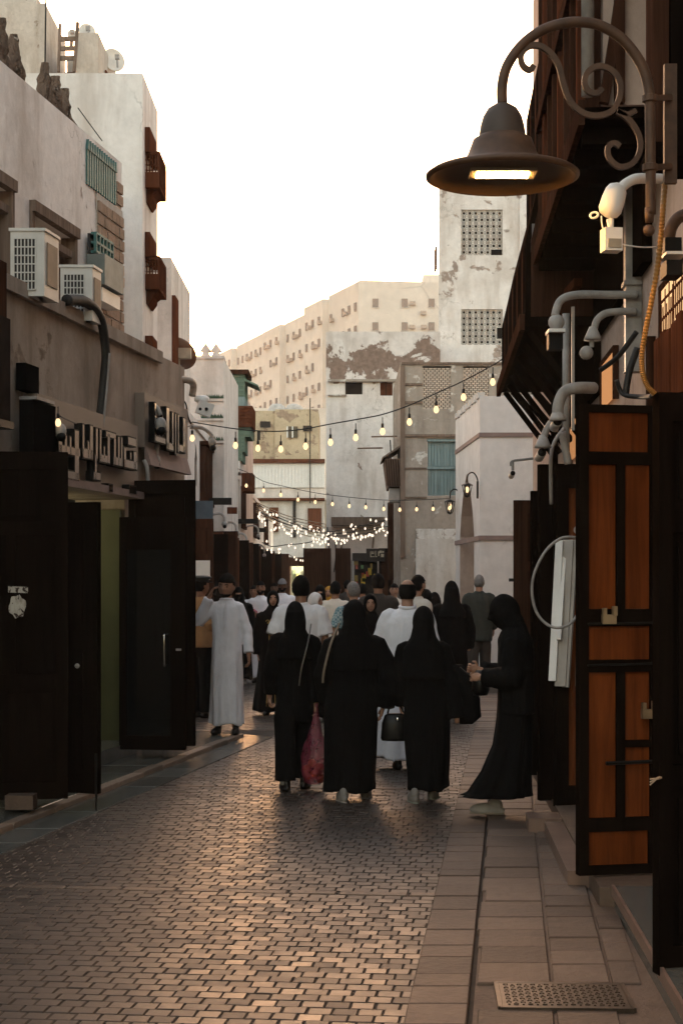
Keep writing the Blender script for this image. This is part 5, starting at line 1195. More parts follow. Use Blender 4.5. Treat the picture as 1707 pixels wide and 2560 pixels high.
# yellow corrugated conduit
cd = [P(1662, 440, 6.65), P(1656, 520, 6.48), P(1651, 590, 6.48), P(1642, 670, 6.48), P(1628, 750, 6.48), P(1614, 820, 6.48), P(1604, 880, 6.48), P(1605, 930, 6.48), P(1617, 965, 6.48), P(1636, 985, 6.48)]
m = MB(); sp = smooth_path(cd, 16); m.tube(sp, [.0105 + (.002 if i % 2 else -.001) for i in range(len(sp))], 10); m.build('corrugated_conduit', YELLOWC, **setup('', 'yellow corrugated conduit dropping beside the grey duct', 'conduit'))
m = MB(); m.tube(smooth_path([P(1590, 830, 9.3), P(1545, 890, 9.4), P(1500, 925, 9.5)], 6), .016, 8); m.build('cable', CABLE, smooth=True, **setup('', 'black cable slanting across the pinkish wall', 'cable'))
m = MB(); m.tube(smooth_path([P(1592, 870, 9.2), P(1572, 930, 9.2), P(1562, 990, 9.2)], 6), .02, 8); m.tube(smooth_path([P(1540, 950, 9.2), P(1556, 985, 9.2), P(1600, 992, 9.0), P(1630, 990, 8.6)], 6), .014, 8); m.build('cable_bundle', CABLE, smooth=True, **setup('', 'black cable bundle above the orange door', 'cable'))
# --- street lamp on a scrolled bracket
LD = 6.33
lm = thing('street_lamp', 'bronze bell street lamp on a scrolled arm, its strip lit', 'lamp', P(1623, 590, LD))
k1 = lambda x, y, dd=0: P(1040 + x / 2.351, y / 2.351, LD + dd)
m = MB(); m.tube(smooth_path([k1(505, 610), k1(505, 500), k1(535, 385), k1(615, 270), k1(725, 185), k1(850, 140), k1(960, 130), k1(1080, 150), k1(1200, 222), k1(1290, 325), k1(1345, 435), k1(1370, 560), k1(1372, 700), k1(1376, 1000), k1(1376, 1260)], 7), .0205, 14); m.build('arm', LAMPM, lm, True)
m = MB(); m.ball(P(1621, 576, LD), .024, 12); m.tube([P(1623, 520, LD), P(1622, 556, LD)], [.020, .016], 12); m.build('finial', LAMPM, lm, True)
SC1 = [(690, 385), (665, 412), (625, 385), (615, 330), (650, 280), (715, 268), (785, 310), (835, 385), (862, 490), (900, 590), (970, 660), (1060, 682), (1150, 650), (1195, 560), (1188, 465), (1130, 405), (1060, 392), (1003, 430), (988, 490), (1012, 538), (1060, 548), (1092, 520)]
SC2 = [(1180, 655), (1258, 715), (1308, 805), (1310, 895), (1262, 965), (1190, 980), (1132, 930), (1125, 868), (1160, 842), (1195, 862)]
def ribbon(mb, pts, w, t):
    sp = smooth_path([k1(a, b) for a, b in pts], 6); n = len(sp); vs = []
    for i, p in enumerate(sp):
        tg = (sp[min(i + 1, n - 1)] - sp[max(i - 1, 0)]).normalized(); nn = Vector((-tg.z, 0, tg.x))
        for a, b in ((-1, -1), (1, -1), (1, 1), (-1, 1)): vs.append(p + nn * (w / 2 * a) + Vector((0, t / 2 * b, 0)))
    fs = [(i * 4 + j, i * 4 + (j + 1) % 4, i * 4 + 4 + (j + 1) % 4, i * 4 + 4 + j) for i in range(n - 1) for j in range(4)] + [(0, 1, 2, 3), tuple(range(4 * n - 4, 4 * n))]
    mb.add(vs, fs)
m = MB(); ribbon(m, SC1, .022, .02); m.build('scroll', LAMPM, lm)
m = MB(); ribbon(m, SC2, .021, .02); m.build('scroll', LAMPM, lm)
m = MB(); ribbon(m, [(1290, 650), (1240, 672), (1180, 655)], .018, .02); m.build('scroll', LAMPM, lm)
for py in (580, 985):
    m = MB(); c = k1(1372, py); m.lathe([(.02, -.016), (.031, -.012), (.031, .012), (.02, .016)], c, 14); m.bar(c, k1(1490, py - 8, .1), .022); m.build('collar', LAMPM, lm, False)
m = MB(); m.bar(k1(1490, 380, .12), k1(1490, 1080, .12), .05, .03); m.build('wall_plate', LAMPM, lm)
C = P(1255, 440, LD)
m = MB(); m.lathe([(.288, -.012), (.302, -.006), (.303, .004), (.285, .016), (.235, .028), (.185, .042), (.150, .062), (.135, .09), (.122, .125), (.116, .142), (.098, .152), (.092, .158)], C, 48); sh_ = m.build('shade', LAMPM, lm, True)
m = MB(); m.lathe([(.094, .150), (.091, .17), (.086, .20), (.076, .235), (.058, .265), (.03, .283), (.018, .288), (.018, .31), (.001, .31)], C, 40); m.build('cap', plain('lamp_cap_dark', (.045, .030, .022), .6), lm, True)
m = MB(); m.lathe([(.288, -.012), (.272, -.004), (.262, .012), (.2, .016), (.001, .018)], C, 48); m.build('underside', plain('lamp_underside', (.045, .027, .015), .5), lm, True)
m = MB(); m.box(C + Vector((0, -.0, .010)), (.26, .14, .012)); m.build('led_tray', plain('led_tray_grey', (.2, .17, .13), .5), lm)
LED = emitter('led_warm', (1.0, .50, .13), EMIT * 120)
for j in range(2):
    m = MB(); m.box(C + Vector((0, -.024 + .042 * j, .0015)), (.205, .030, .003)); m.build('led_strip', LED, lm)
# wall lanterns on the white corner building
def lantern(label, px, py, d, side=1):
    o = thing('wall_lantern', label, 'lantern', P(px, py + 18, d)); s = d / 28.0
    c = P(px, py, d)
    m = MB(); m.lathe([(.001, .10 * s), (.03 * s, .09 * s), (.10 * s, .055 * s), (.10 * s, .045 * s), (.001, .045 * s)], c, 6); m.build('cap', IRON, o)
    m = MB(); m.lathe([(.05 * s, -.13 * s), (.045 * s, -.15 * s), (.001, -.17 * s)], c, 6); m.build('base', IRON, o)
    m = MB()
    for i in range(6):
        a = i * math.pi / 3; m.bar(c + Vector((.085 * s * math.cos(a), .085 * s * math.sin(a), .045 * s)), c + Vector((.05 * s * math.cos(a), .05 * s * math.sin(a), -.13 * s)), .012 * s)
    m.build('cage', IRON, o)
    m = MB(); m.ball(c + Vector((0, 0, -.03 * s)), (.035 * s, .035 * s, .055 * s), 10); m.build('bulb', BULB, o, True)
    w = P(px + 26 * side, py + 12, d)
    m = MB(); m.tube(smooth_path([w, P(px + 26 * side, py - 20, d), P(px + 16 * side, py - 38, d), P(px + 3 * side, py - 34, d), P(px, py - 15, d)], 6), .012 * s, 8); m.bar(w - Vector((0, 0, .1)), w + Vector((0, 0, .2)), .035 * s); m.build('bracket', IRON, o)
lantern('lit wall lantern on the corner of the smooth white building', 1167, 1220, 27.9)
lantern('lit wall lantern before the bare stone wall', 1124, 1262, 31.6)
# ------------------------------------------------------------------ festoon strings
bulb_p = [(.001, -.060), (.012, -.057), (.022, -.046), (.027, -.030), (.025, -.012), (.016, .006), (.011, .014)]
def bulb_mesh(s, mat):
    m = MB(); m.lathe([(r * s, z * s) for r, z in bulb_p], (0, 0, 0), 12); return m.mesh('bulb', [mat], (0, 0, 0), True)
def socket_mesh(s):
    m = MB(); m.lathe([(.001, .012 * s), (.013 * s, .012 * s), (.013 * s, .055 * s), (.005 * s, .06 * s), (.005 * s, .12 * s)], (0, 0, 0), 8); return m.mesh('socket', [CABLE], (0, 0, 0), True)
def festoon(label, pts, bulbs, d0, d1, s, mat, ends, group=None):
    "cable through photo points, bulbs hanging at photo points; distance runs d0..d1 from left to right"
    xs = [p[0] for p in pts]; xa, xb = min(xs), max(xs); dd = lambda px: d0 + (d1 - d0) * (px - xa) / (xb - xa)
    P3 = [P(a, b, dd(a)) for a, b in pts]
    o = thing('string_lights', label, 'string lights', P3[0], group)
    m = MB(); m.tube(smooth_path(P3, 8), .006 * s, 6); m.build('cable', CABLE, o, True)
    bm_, sm_ = bulb_mesh(s, mat), socket_mesh(s)
    for px, py in bulbs:
        c = P(px, py, dd(px)); b = link('bulb', bm_, o, Matrix.Translation(c)); link('socket', sm_, b, Matrix.Translation(c))
    return o
B1 = [(589, 1108), (645, 1115), (702, 1117), (764, 1110), (826, 1100), (889, 1088), (956, 1073), (1023, 1049), (1090, 1018), (1158, 987), (1231, 949)]
festoon('near festoon string with drop bulbs crossing the street', [(481, 1055), (535, 1064), (589, 1072), (645, 1077), (702, 1078), (764, 1072), (826, 1060), (889, 1049), (956, 1036), (1023, 1013), (1090, 983), (1158, 952), (1231, 913), (1262, 893)], B1 + [(481, 1090)], 18.3, 16.6, 1.08, BULB, None)
festoon('short festoon string along the mirror letter signs', [(150, 1040), (200, 1062), (255, 1072), (300, 1092), (346, 1094), (365, 1108), (420, 1090), (481, 1062)], [(254, 1072), (346, 1090), (364, 1100), (146, 1050)], 13.0, 18.1, .9, BULB, None)
B2 = [(574, 1199), (616, 1211), (659, 1223), (702, 1234), (745, 1246), (788, 1252), (831, 1257), (873, 1262), (914, 1265), (959, 1269), (999, 1271), (1041, 1270), (1082, 1269), (1123, 1267)]
festoon('second festoon string of small bulbs beyond the crowd', [(560, 1160), (616, 1180), (659, 1203), (702, 1214), (788, 1232), (873, 1243), (959, 1250), (1041, 1250), (1123, 1246)], B2, 33, 31.4, 1.1, BULB, None)
# far tangles of white fairy lights
def fairy(label, pts, n, d, s, jit, k):
    rs = np.random.RandomState(k); P3 = smooth_path([P(a, b, d) for a, b in pts], 10); N = len(P3) - 1; bl = []
    for i in range(n):
        t = (i + .5) / n * N; v = P3[int(t)].lerp(P3[min(int(t) + 1, N)], t % 1)
        bl.append(v + Vector((rs.uniform(-.1, .1), rs.uniform(-.6, .6), rs.uniform(-jit, jit * .4))))
    o = thing('string_lights', label, 'string lights', P3[0], 'far fairy light strings')
    m = MB(); m.tube(P3, .012, 5); m.build('cable', CABLE, o)
    me = bulb_mesh(s, BULBW)
    for v in bl: link('bulb', me, o, Matrix.Translation(v))
fairy('topmost far fairy light string from the left row', [(648, 1262), (690, 1290), (740, 1312), (800, 1330), (870, 1322), (930, 1308), (972, 1298)], 52, 38, .85, .28, 1)
fairy('second far fairy light string, dipping in the middle', [(652, 1280), (700, 1305), (760, 1322), (815, 1334), (880, 1330), (975, 1315)], 48, 37.5, .85, .26, 2)
fairy('third far fairy light string before the peeling wall', [(790, 1318), (815, 1336), (850, 1340), (900, 1336), (965, 1322)], 30, 38.5, .8, .12, 3)
fairy('low far fairy light string over the dark doors', [(655, 1356), (680, 1366), (715, 1362), (760, 1358), (800, 1348), (840, 1330)], 18, 39, .85, .16, 4)
fairy('shallow arc of fairy lights over the lit end shop', [(722, 1386), (740, 1396), (760, 1400), (780, 1396), (796, 1386)], 11, 64, 1.2, .0, 5)
# bundles of dark wires fanning from the left row
for i in range(6):
    m = MB(); m.tube(smooth_path([P(640, 1255 + i * 5, 46), P(720, 1290 + i * 7, 50), P(812, 1310 + i * 8, 54)], 6), .014, 5)
    m.build('overhead_wire', CABLE, **dict(label=['topmost', 'second', 'third', 'fourth', 'fifth', 'lowest'][i] + ' of the thin dark wires fanning above the fairy lights', category='wire', group='wires above the fairy lights'))
# cameras and pipes on the left row front
LRC = ((560, 1300, 27), (590, 1322, 30), (615, 1350, 34), (645, 1330, 38), (660, 1378, 42))
for i, (px, py, d) in enumerate(LRC):
    o = thing('security_camera', ['nearest', 'second', 'third', 'fourth', 'farthest'][i] + ' small camera on a bent white arm along the left shop row', 'security camera', P(px, py, d), 'cameras along the left shop row')
    m = MB(); m.tube(smooth_path([P(px - 28, py - 14, d), P(px - 10, py - 16, d), P(px, py - 8, d), P(px + 1, py + 4, d)], 5), .022, 8); m.build('arm', GREYP, o, True)
    m = MB(); m.ball(P(px + 1, py + 10, d), .05, 10); m.build('housing', GREYP, o, True)
    m = MB(); m.ball(P(px + 2, py + 16, d - .02), .035, 10); m.build('lens', BLACKP, o, True)
# left wall cameras near the signs
o = thing('security_camera', 'double lens floodlight camera on a pipe bracket above the second sign', 'security camera', P(505, 1010, 18.0))
m = MB(); m.tube(smooth_path([P(425, 930, 17.4), P(445, 945, 17.6), P(476, 952, 17.8), P(484, 965, 18), P(481, 990, 18)], 6), .04, 10); m.build('bracket_pipe', plain('pipe_tan', (.33, .27, .22), .6), o, True)
m = MB(); m.ball(P(505, 998, 18), (.09, .07, .05), 10); m.build('neck', WHITEP, o, True)
m = MB(); c = P(512, 1022, 17.9); m.box(None, (.16, .13, .15), 0, 0, Matrix.Translation(c) @ Matrix.Rotation(.35, 4, 'Y') @ Matrix.Rotation(.3, 4, 'Z')); m.build('housing', WHITEP, o)
for s in (-1, 1): m = MB(); m.ball(c + Vector((.035 * s - .01, -.07, -.01)), .02, 10); m.build('lens', BLACKP, o, True)
def globe_cam(label, pipe, gx, gy, d, r):
    o = thing('security_camera', label, 'security camera', P(gx, gy, d)); m = MB(); m.tube(smooth_path([P(a, b, d) for a, b in pipe], 6), .022, 10); m.build('bracket_pipe', GREYP, o, True)
    m = MB(); m.ball(P(gx, gy, d), (r, r, r * 1.3), 12); m.build('housing', GREYP, o, True); m = MB(); m.ball(P(gx + 2, gy + 14, d - .02), r * .8, 12); m.build('lens', BLACKP, o, True)
globe_cam('pale camera on a curved arm between the two letter signs', [(342, 1009), (370, 1009), (392, 1018), (402, 1038)], 402, 1062, 16.0, .06)
globe_cam('dark dome camera under the second sign arm', [(398, 1085), (394, 1110), (392, 1140)], 391, 1150, 16.2, .045)
globe_cam('small dark camera hanging at the end of the near festoon string', [(475, 1068), (505, 1070), (526, 1084), (531, 1096)], 531, 1106, 18.4, .045)
globe_cam('pale bullet camera before the transformer box of the first sign', [(120, 1062), (130, 1066), (140, 1072)], 152, 1078, 13.0, .05)
m = MB(); m.tube(smooth_path([P(443, 950, 17.5), P(452, 990, 17.6), P(465, 1010, 17.9), P(470, 1040, 18.1), P(478, 1060, 18.2)], 6), .010, 6); m.build('cable', CABLE, smooth=True, **setup('', 'black cable looping down from the double lens camera', 'cable'))
m = MB(); m.tube(smooth_path([P(360, 1150, 15.6), P(368, 1170, 15.6), P(371, 1208, 15.6)], 5), .02, 8); m.build('pipe', GREYP, smooth=True, **setup('', 'short pale pipe below the end of the first sign', 'pipe'))
# ------------------------------------------------------------------ people
def skin_mat(name, c):
    if name in MATS: return MATS[name]
    t = NT(name); n = t.noise(30, 4); t.col(t.mix(t.ramp(n, .3, .7), [q * .85 for q in c], [q * 1.1 for q in c])); t.b.inputs['Subsurface Weight'].default_value = .0
    MATS[name] = t.set(.55, 0, .35); return MATS[name]
SKF = skin_mat('skin_tan', (.31, .165, .105)); SK1 = skin_mat('skin_brown', (.25, .125, .075)); SK2 = skin_mat('skin_light', (.36, .20, .135)); SK3 = skin_mat('skin_dark', (.115, .056, .034))
HAIRB = plain('hair_black', (.0035, .003, .0027), .8, 0, .4, 60, .5, spec=.1); HAIRG = plain('hair_grey', (.16, .145, .135), .6, 0, .4, 60, .4)
EYEM = plain('eye_dark', (.012, .010, .009), .25); LIP = plain('lip', (.20, .075, .06), .5); EYEW = plain('eye_white', (.5, .48, .45), .3)
BLK1 = cloth('cloth_black', (.0028, .0026, .0026), .95); BLK2 = cloth('cloth_black_soft', (.0038, .0035, .0035), .95)
WHT = cloth('cloth_white', (.76, .75, .80), .9, .06); WHT2 = cloth('cloth_off_white', (.56, .52, .47), .9, .06); TSH = cloth('cloth_tshirt_white', (.70, .68, .70), .9, .06)
TAN = cloth('cloth_tan', (.33, .19, .095)); NAVY = cloth('cloth_navy', (.025, .027, .038)); GREYC = cloth('cloth_charcoal', (.045, .038, .034)); DKG = cloth('cloth_dark_green_grey', (.038, .042, .037))
GCAP = cloth('cloth_grey', (.16, .155, .16)); YEL = cloth('cloth_yellow', (.45, .22, .03)); PINK = cloth('cloth_pink', (.42, .12, .16)); LWHT = cloth('cloth_hijab_white', (.66, .63, .63))
SHOEB = plain('shoe_black', (.012, .010, .009), .4); SHOEW = plain('shoe_white', (.20, .18, .16), .7); 
def plaid():
    t = NT('cloth_plaid'); w = t.n('ShaderNodeTexChecker'); w.inputs['Scale'].default_value = 38; t.l(t.pos, w.inputs[0]); w.inputs[1].default_value = (.10, .20, .24, 1); w.inputs[2].default_value = (.36, .44, .45, 1); t.col(w.outputs[0]); return t.set(.9, 0, .1)
PLAID = plaid()
def head_fn(s, f=None, n=28, k=20, off=0.0):
    "vertices of a sculpted head (centre at origin, looks along +y); f(dx,dy,dz) scales the radius"
    rx, ry, rz = .076 * s, .097 * s, .115 * s; vs = []
    for i in range(k + 1):
        ph = math.pi * i / k
        for j in range(n):
            a = 2 * math.pi * j / n; dx, dy, dz = math.sin(ph) * math.cos(a), math.sin(ph) * math.sin(a), -math.cos(ph)
            x, y, z = dx * rx, dy * ry, dz * rz
            if dz < 0:
                x *= 1 - .26 * dz * dz
                if dy < 0: y *= 1 - .38 * dz * dz
            if dy > 0:
                g = lambda cx, cz, wx, wz: math.exp(-(((dx - cx) / wx) ** 2 + ((dz - cz) / wz) ** 2))
                y += s * (.024 * g(0, -.16, .13, .15) + .012 * g(0, .05, .09, .2) - .012 * (g(.36, .06, .17, .10) + g(-.36, .06, .17, .10)) + .006 * (g(.36, .24, .22, .07) + g(-.36, .24, .22, .07)) + .007 * g(0, -.47, .2, .05) + .006 * g(0, -.56, .18, .05) + .012 * g(0, -.82, .22, .14))
            q = f(dx, dy, dz) if f else 1.0
            vs.append(Vector((x * q, y * q, z * q)))
    fs = [(i * n + j, i * n + (j + 1) % n, (i + 1) * n + (j + 1) % n, (i + 1) * n + j) for i in range(k) for j in range(n)]
    return vs, fs
class Person:
    def __init__(s, label, px, d, H=1.72, face=0, z=0.0, skin=SK1, group='people walking in the street', head_turn=0, head_tilt=0, lean=0, vox=.016, near=False):
        s.H, s.k = H, H / 1.72; s.loc = Vector(((px - CX) / FPX * d, d, z)); s.M = Matrix.Translation(s.loc) @ Matrix.Rotation(R(face), 4, 'Z')
        s.root = thing('person', label, 'person', s.loc, group); s.skin = skin; s.vox = vox; s.near = near
        s.hc = Vector((0, .015 * s.k, .932 * H)); s.HM = Matrix.Translation(s.hc) @ Matrix.Rotation(R(head_turn), 4, 'Z') @ Matrix.Rotation(R(head_tilt), 4, 'Y') @ Matrix.Rotation(R(lean), 4, 'X')
        s.arms = []; s.seed = random.random() * 10
    def W(s, mb): mb.v = [tuple(s.M @ Vector(v)) for v in mb.v]; return mb
    def arm(s, side, pose):
        k = s.k
        P_ = {'down': [(.185, 0, 1.40), (.225, -.025, 1.12), (.235, .05, .86)], 'swing': [(.185, 0, 1.40), (.22, -.10, 1.13), (.225, -.10, .87)], 'fwd': [(.185, 0, 1.40), (.22, .03, 1.12), (.22, .16, .90)],
              'phone': [(.185, 0, 1.41), (.305, .03, 1.17), (.158, .055, 1.475)], 'bent': [(.175, 0, 1.39), (.20, -.02, 1.12), (.09, .25, 1.15)], 'bag': [(.185, 0, 1.38), (.215, -.02, 1.10), (.20, .0, .82)], 'out': [(.185, 0, 1.38), (.27, -.03, 1.14), (.25, .05, .92)]}[pose] if isinstance(pose, str) else pose
        pts = [Vector((x * side * k, y * k, z * k)) for x, y, z in P_]; s.arms.append((side, pts)); return pts
    def hand(s, body, extra, side, pts, curl=.5):
        k = s.k; w = pts[2]; d = (pts[2] - pts[1]).normalized(); nrm = Vector((-side, 0, 0)); nrm = (nrm - d * nrm.dot(d)); nrm = nrm.normalized() if nrm.length > .1 else d.orthogonal()
        lat = d.cross(nrm)                                       # across the palm
        c = w + d * .045 * k
        MM = Matrix(((lat.x, nrm.x, d.x, c.x), (lat.y, nrm.y, d.y, c.y), (lat.z, nrm.z, d.z, c.z), (0, 0, 0, 1)))
        body.ball(None, (.040 * k, .018 * k, .055 * k), 12, 0, MM)
        for i, L in enumerate((.062, .072, .068, .052)):
            b = c + d * .040 * k + lat * (.027 - .018 * i) * k; p = [b]
            a = 0.0
            for f_ in (.42, .33, .25):
                a += curl * .9; p.append(p[-1] + (d * math.cos(a) + nrm * math.sin(a)) * L * f_ * k)
            extra.tube(p, [.0095 * k, .009 * k, .0085 * k, .006 * k], 8)
        b = c + lat * .036 * k - d * .015 * k; t1 = b + (lat * .6 + d * .7 + nrm * .3) * .035 * k; extra.tube([c, b, t1, t1 + (d + nrm * .5 * curl) * .026 * k], [.012 * k, .012 * k, .010 * k, .007 * k], 8)
    def body(s, hands=(1, -1), face=True, curl=.5, legs=True, show=True):
        k, H = s.k, s.H; m = MB(); ex = MB()
        vs, fs = head_fn(k); m.add([s.HM @ v for v in vs], fs)
        for e in (-1, 1): m.ball(None, (.012 * k, .022 * k, .032 * k), 10, 0, s.HM @ Matrix.Translation((.074 * k * e, -.008 * k, -.004 * k)))
        m.tube([s.HM @ Vector((0, -.015 * k, -.05 * k)), (0, -.01 * k, .855 * H), (0, 0, .80 * H)], [.052 * k, .055 * k, .062 * k], 14)
        m.rings([(0, 0, .47 * H, .10 * k, .07 * k), (0, 0, .52 * H, .15 * k, .09 * k), (0, 0, .62 * H, .125 * k, .085 * k), (0, 0, .75 * H, .13 * k, .085 * k), (0, 0, .80 * H, .115 * k, .065 * k), (0, 0, .845 * H, .06 * k, .05 * k)], 16)
        for side, p in s.arms:
            m.tube([p[0] - Vector((side * .07 * k, 0, .03 * k)), p[0] - Vector((side * .01 * k, 0, .03 * k)), p[0].lerp(p[1], .5), p[1], p[1].lerp(p[2], .35), p[2], p[2] + (p[2] - p[1]).normalized() * .02], [.028 * k, .030 * k, .038 * k, .036 * k, .036 * k, .025 * k, .022 * k], 12)
            if side in hands: s.hand(m, ex, side, p, curl)
        if legs:
            for e in (-1, 1): m.tube([(.085 * e * k, 0, .5 * H), (.09 * e * k, .01 * k, .285 * H), (.09 * e * k, -.01 * k, .20 * H), (.09 * e * k, -.015 * k, .045 * H)], [.075 * k, .05 * k, .052 * k, .034 * k], 12)
        s.W(m); s.W(ex)
        s.b = remesh(m, 'body', .009 if s.near else .014, s.skin, s.root, 1, ex)
        if face:
            for e in (-1, 1):
                m = MB(); m.ball(None, (.015 * k, .007 * k, .0085 * k), 10, 0, s.M @ s.HM @ Matrix.Translation((.030 * e * k, .0775 * k, .006 * k))); m.build('eye', EYEM, s.root, True)
                m = MB(); m.tube([s.M @ s.HM @ Vector((x * e * k, y * k, z * k)) for x, y, z in ((.014, .090, .022), (.030, .086, .029), (.046, .074, .023))], .0055 * k, 6); m.build('eyebrow', HAIRB, s.root, True)
            m = MB(); m.ball(None, (.021 * k, .007 * k, .0068 * k), 10, 0, s.M @ s.HM @ Matrix.Translation((0, .084 * k, -.058 * k))); m.build('mouth', LIP, s.root, True)
    def hair(s, mat=HAIRB, style='short', amp=.03, vol=1.06):
        sd = s.seed
        def f(dx, dy, dz):
            line = .40 if dy > .35 else max(-.55, .40 - (.35 - dy) * 1.25)
            if abs(dx) > .8 and dy > -.1: line = max(line, -.02)
            on = dz > line
            if style == 'bald' and (dz > .60 and dy > -.75): on = False
            nz = amp * (math.sin(dx * 23 + sd) * math.sin(dy * 21 + 2 * sd) * math.sin(dz * 19) + .6 * math.sin(dx * 47 + dz * 41) * math.sin(dy * 43 + sd))
            return (vol + nz + (.05 if style == 'full' and dz > .3 else 0)) if on else .86
        vs, fs = head_fn(s.k, f, 40, 30); m = MB(); m.add([s.M @ s.HM @ v for v in vs], fs); return m.build('hair', mat, s.root, True)
    def beard(s, mat=HAIRB):
        def f(dx, dy, dz):
            on = dy > .05 and dz < -.30 and not (abs(dx) < .22 and -.56 < dz < -.40) or (dy > .2 and abs(dx) < .26 and -.40 < dz < -.31)
            return 1.05 if on else .85
        vs, fs = head_fn(s.k, f, 40, 34); m = MB(); m.add([s.M @ s.HM @ v for v in vs], fs); m.build('beard', mat, s.root, True)
    def fold(s, amp):
        p = s.seed; H = s.H
        return lambda a, z: 1 + amp * max(.15, 1 - z / H) * (.5 * math.sin(5 * a + p + 1.3 * z) + .35 * math.sin(9 * a - 2 * p - 2.2 * z) + .25 * math.sin(14 * a + 3 * p + 1.1 * z) + .3 * math.sin(2 * a + 4 * z + p))
    def sleeves(s, m, r0, r1, short=1.0):
        for side, p in s.arms:
            k = s.k; a, b, c = p; root_ = a - Vector((side * .07 * k, 0, .02 * k)); a = a - Vector((side * .012 * k, 0, .018 * k))
            if short < 1: q = a.lerp(b, short); pts = [root_, a, a.lerp(q, .5), q]; rr = [r0 * .8 * k, r0 * .86 * k, r0 * .98 * k, r0 * 1.08 * k]
            else:
                pts = [root_, a, a.lerp(b, .5), b, b.lerp(c, .5), c.lerp(b, .08)]; rr = [r0 * .85 * k, r0 * .92 * k, (r0 * .98) * k, (r0 * .9 + r1 * .1) * k, (r0 * .4 + r1 * .6) * k, r1 * k]
            sp = smooth_path(pts, 3); n = len(sp); ri = [rr[min(int(i / 3), len(rr) - 1)] * (1 - (i / 3 % 1)) + rr[min(int(i / 3) + 1, len(rr) - 1)] * (i / 3 % 1) for i in range(n)]
            ri = [q * (1 + .05 * math.sin(i * 2.1 + s.seed)) for i, q in enumerate(ri)]
            m.tube(sp, ri, 14)
    def gown(s, mat, hem=.055, w=1.0, flare=1.0, sl=(.066, .058), amp=.10, name='gown', shift=(0, 0), collar=True, ydeep=1.0):
        k, H = s.k, s.H; m = MB(); sx, sy = shift
        prof = [(.86, .060, .062), (.845, .085, .070), (.828, .135, .085), (.805, .185, .105), (.77, .195, .122), (.70, .195, .130), (.60, .188, .130), (.52, .20, .140), (.40, .212, .150), (.25, .225 * (1 + (flare - 1) * .5), .160), (.12, .235 * flare, .168), (hem, .24 * flare, .172)]
        rg = []
        for t, a, b in prof:
            f = (1 - t) if t < .8 else 0; ww = w if t < .83 else 1
            rg.append((sx * f * k, sy * f * k, t * H, a * ww * k, b * ww * k * (ydeep if t < .7 else 1)))
        rg = rg[::-1]; out = []
        for i in range(len(rg) - 1):
            for j in range(3): out.append(tuple(rg[i][q] + (rg[i + 1][q] - rg[i][q]) * j / 3 for q in range(5)))
        out.append(rg[-1]); m.rings(out, 56, 0, s.fold(amp))
        m.v = [(v[0], v[1], v[2] + (.016 * math.sin(3 * math.atan2(v[1], v[0]) + s.seed) + .01 * math.sin(7 * math.atan2(v[1], v[0]) + 2 * s.seed)) * max(0, 1 - (v[2] - hem * H) / .12)) for v in m.v]
        s.sleeves(m, *sl); s.W(m); return remesh(m, name, s.vox, mat, s.root, 1)
    def shirt(s, mat, hem=.47, w=1.0, short=1.0, name='shirt', sl=(.064, .05), amp=.05):
        k, H = s.k, s.H; m = MB()
        prof = [(hem, .178, .125), (hem + .06, .182, .128), (.62, .175, .125), (.70, .190, .130), (.77, .195, .122), (.805, .185, .105), (.828, .135, .085), (.845, .085, .070), (.862, .062, .062)]
        m.rings([(0, 0, t * H, a * (w if t < .83 else 1) * k, b * (w if t < .83 else 1) * k) for t, a, b in prof], 40, 0, s.fold(amp)); s.sleeves(m, sl[0], sl[1], short); s.W(m)
        return remesh(m, name, s.vox, mat, s.root, 1)
    def trousers(s, mat, wide=1.0, stride=0.0, hem=.04):
        k, H = s.k, s.H; m = MB()
        m.rings([(0, 0, .44 * H, .14 * k, .10 * k), (0, 0, .50 * H, .165 * k, .118 * k), (0, 0, .565 * H, .155 * k, .11 * k)], 24)
        for e in (-1, 1):
            y = stride * e * k; m.tube([(.08 * e * k, 0, .52 * H), (.088 * e * k, y * .4, .38 * H), (.092 * e * k, y * .7, .285 * H), (.092 * e * k, y * .9, .15 * H), (.092 * e * k, y, hem * H)], [.088 * k, .085 * wide * k, .075 * wide * k, .072 * wide * k, .075 * wide * k], 18)
        s.W(m); return remesh(m, 'trousers', s.vox, mat, s.root, 1)
    def shoes(s, mat, dy=0.0, L=.135, dx=.092, rot=0, lift=0.0, only=(-1, 1), sole=None):
        k = s.k
        for e in only:
            m = MB(); MM = s.M @ Matrix.Translation((dx * e * k, (.04 + dy * e) * k, 0)) @ Matrix.Rotation(R(-8 * e + rot), 4, 'Z')
            t = MB(); t.ball((0, 0, .028), (.046, L, .052), 16); t.ball((0, -.06, .06), (.04, .055, .055), 12)
            m.add([MM @ Vector((v[0] * (1 - .25 * max(0, -v[1] / L)), v[1], max(v[2], .0) + (lift if e > 0 else 0))) for v in t.v], t.f); sh = m.build('shoe', mat, s.root, True)
            if sole:
                m = MB(); t = MB(); t.ball((0, 0, 0), (.05, L * 1.04, .02), 16); m.add([MM @ Vector((v[0] * (1 - .25 * max(0, -v[1] / L)), v[1], max(v[2], .0) + (lift if e > 0 else 0))) for v in t.v], t.f); m.build('sole', sole, sh, True)
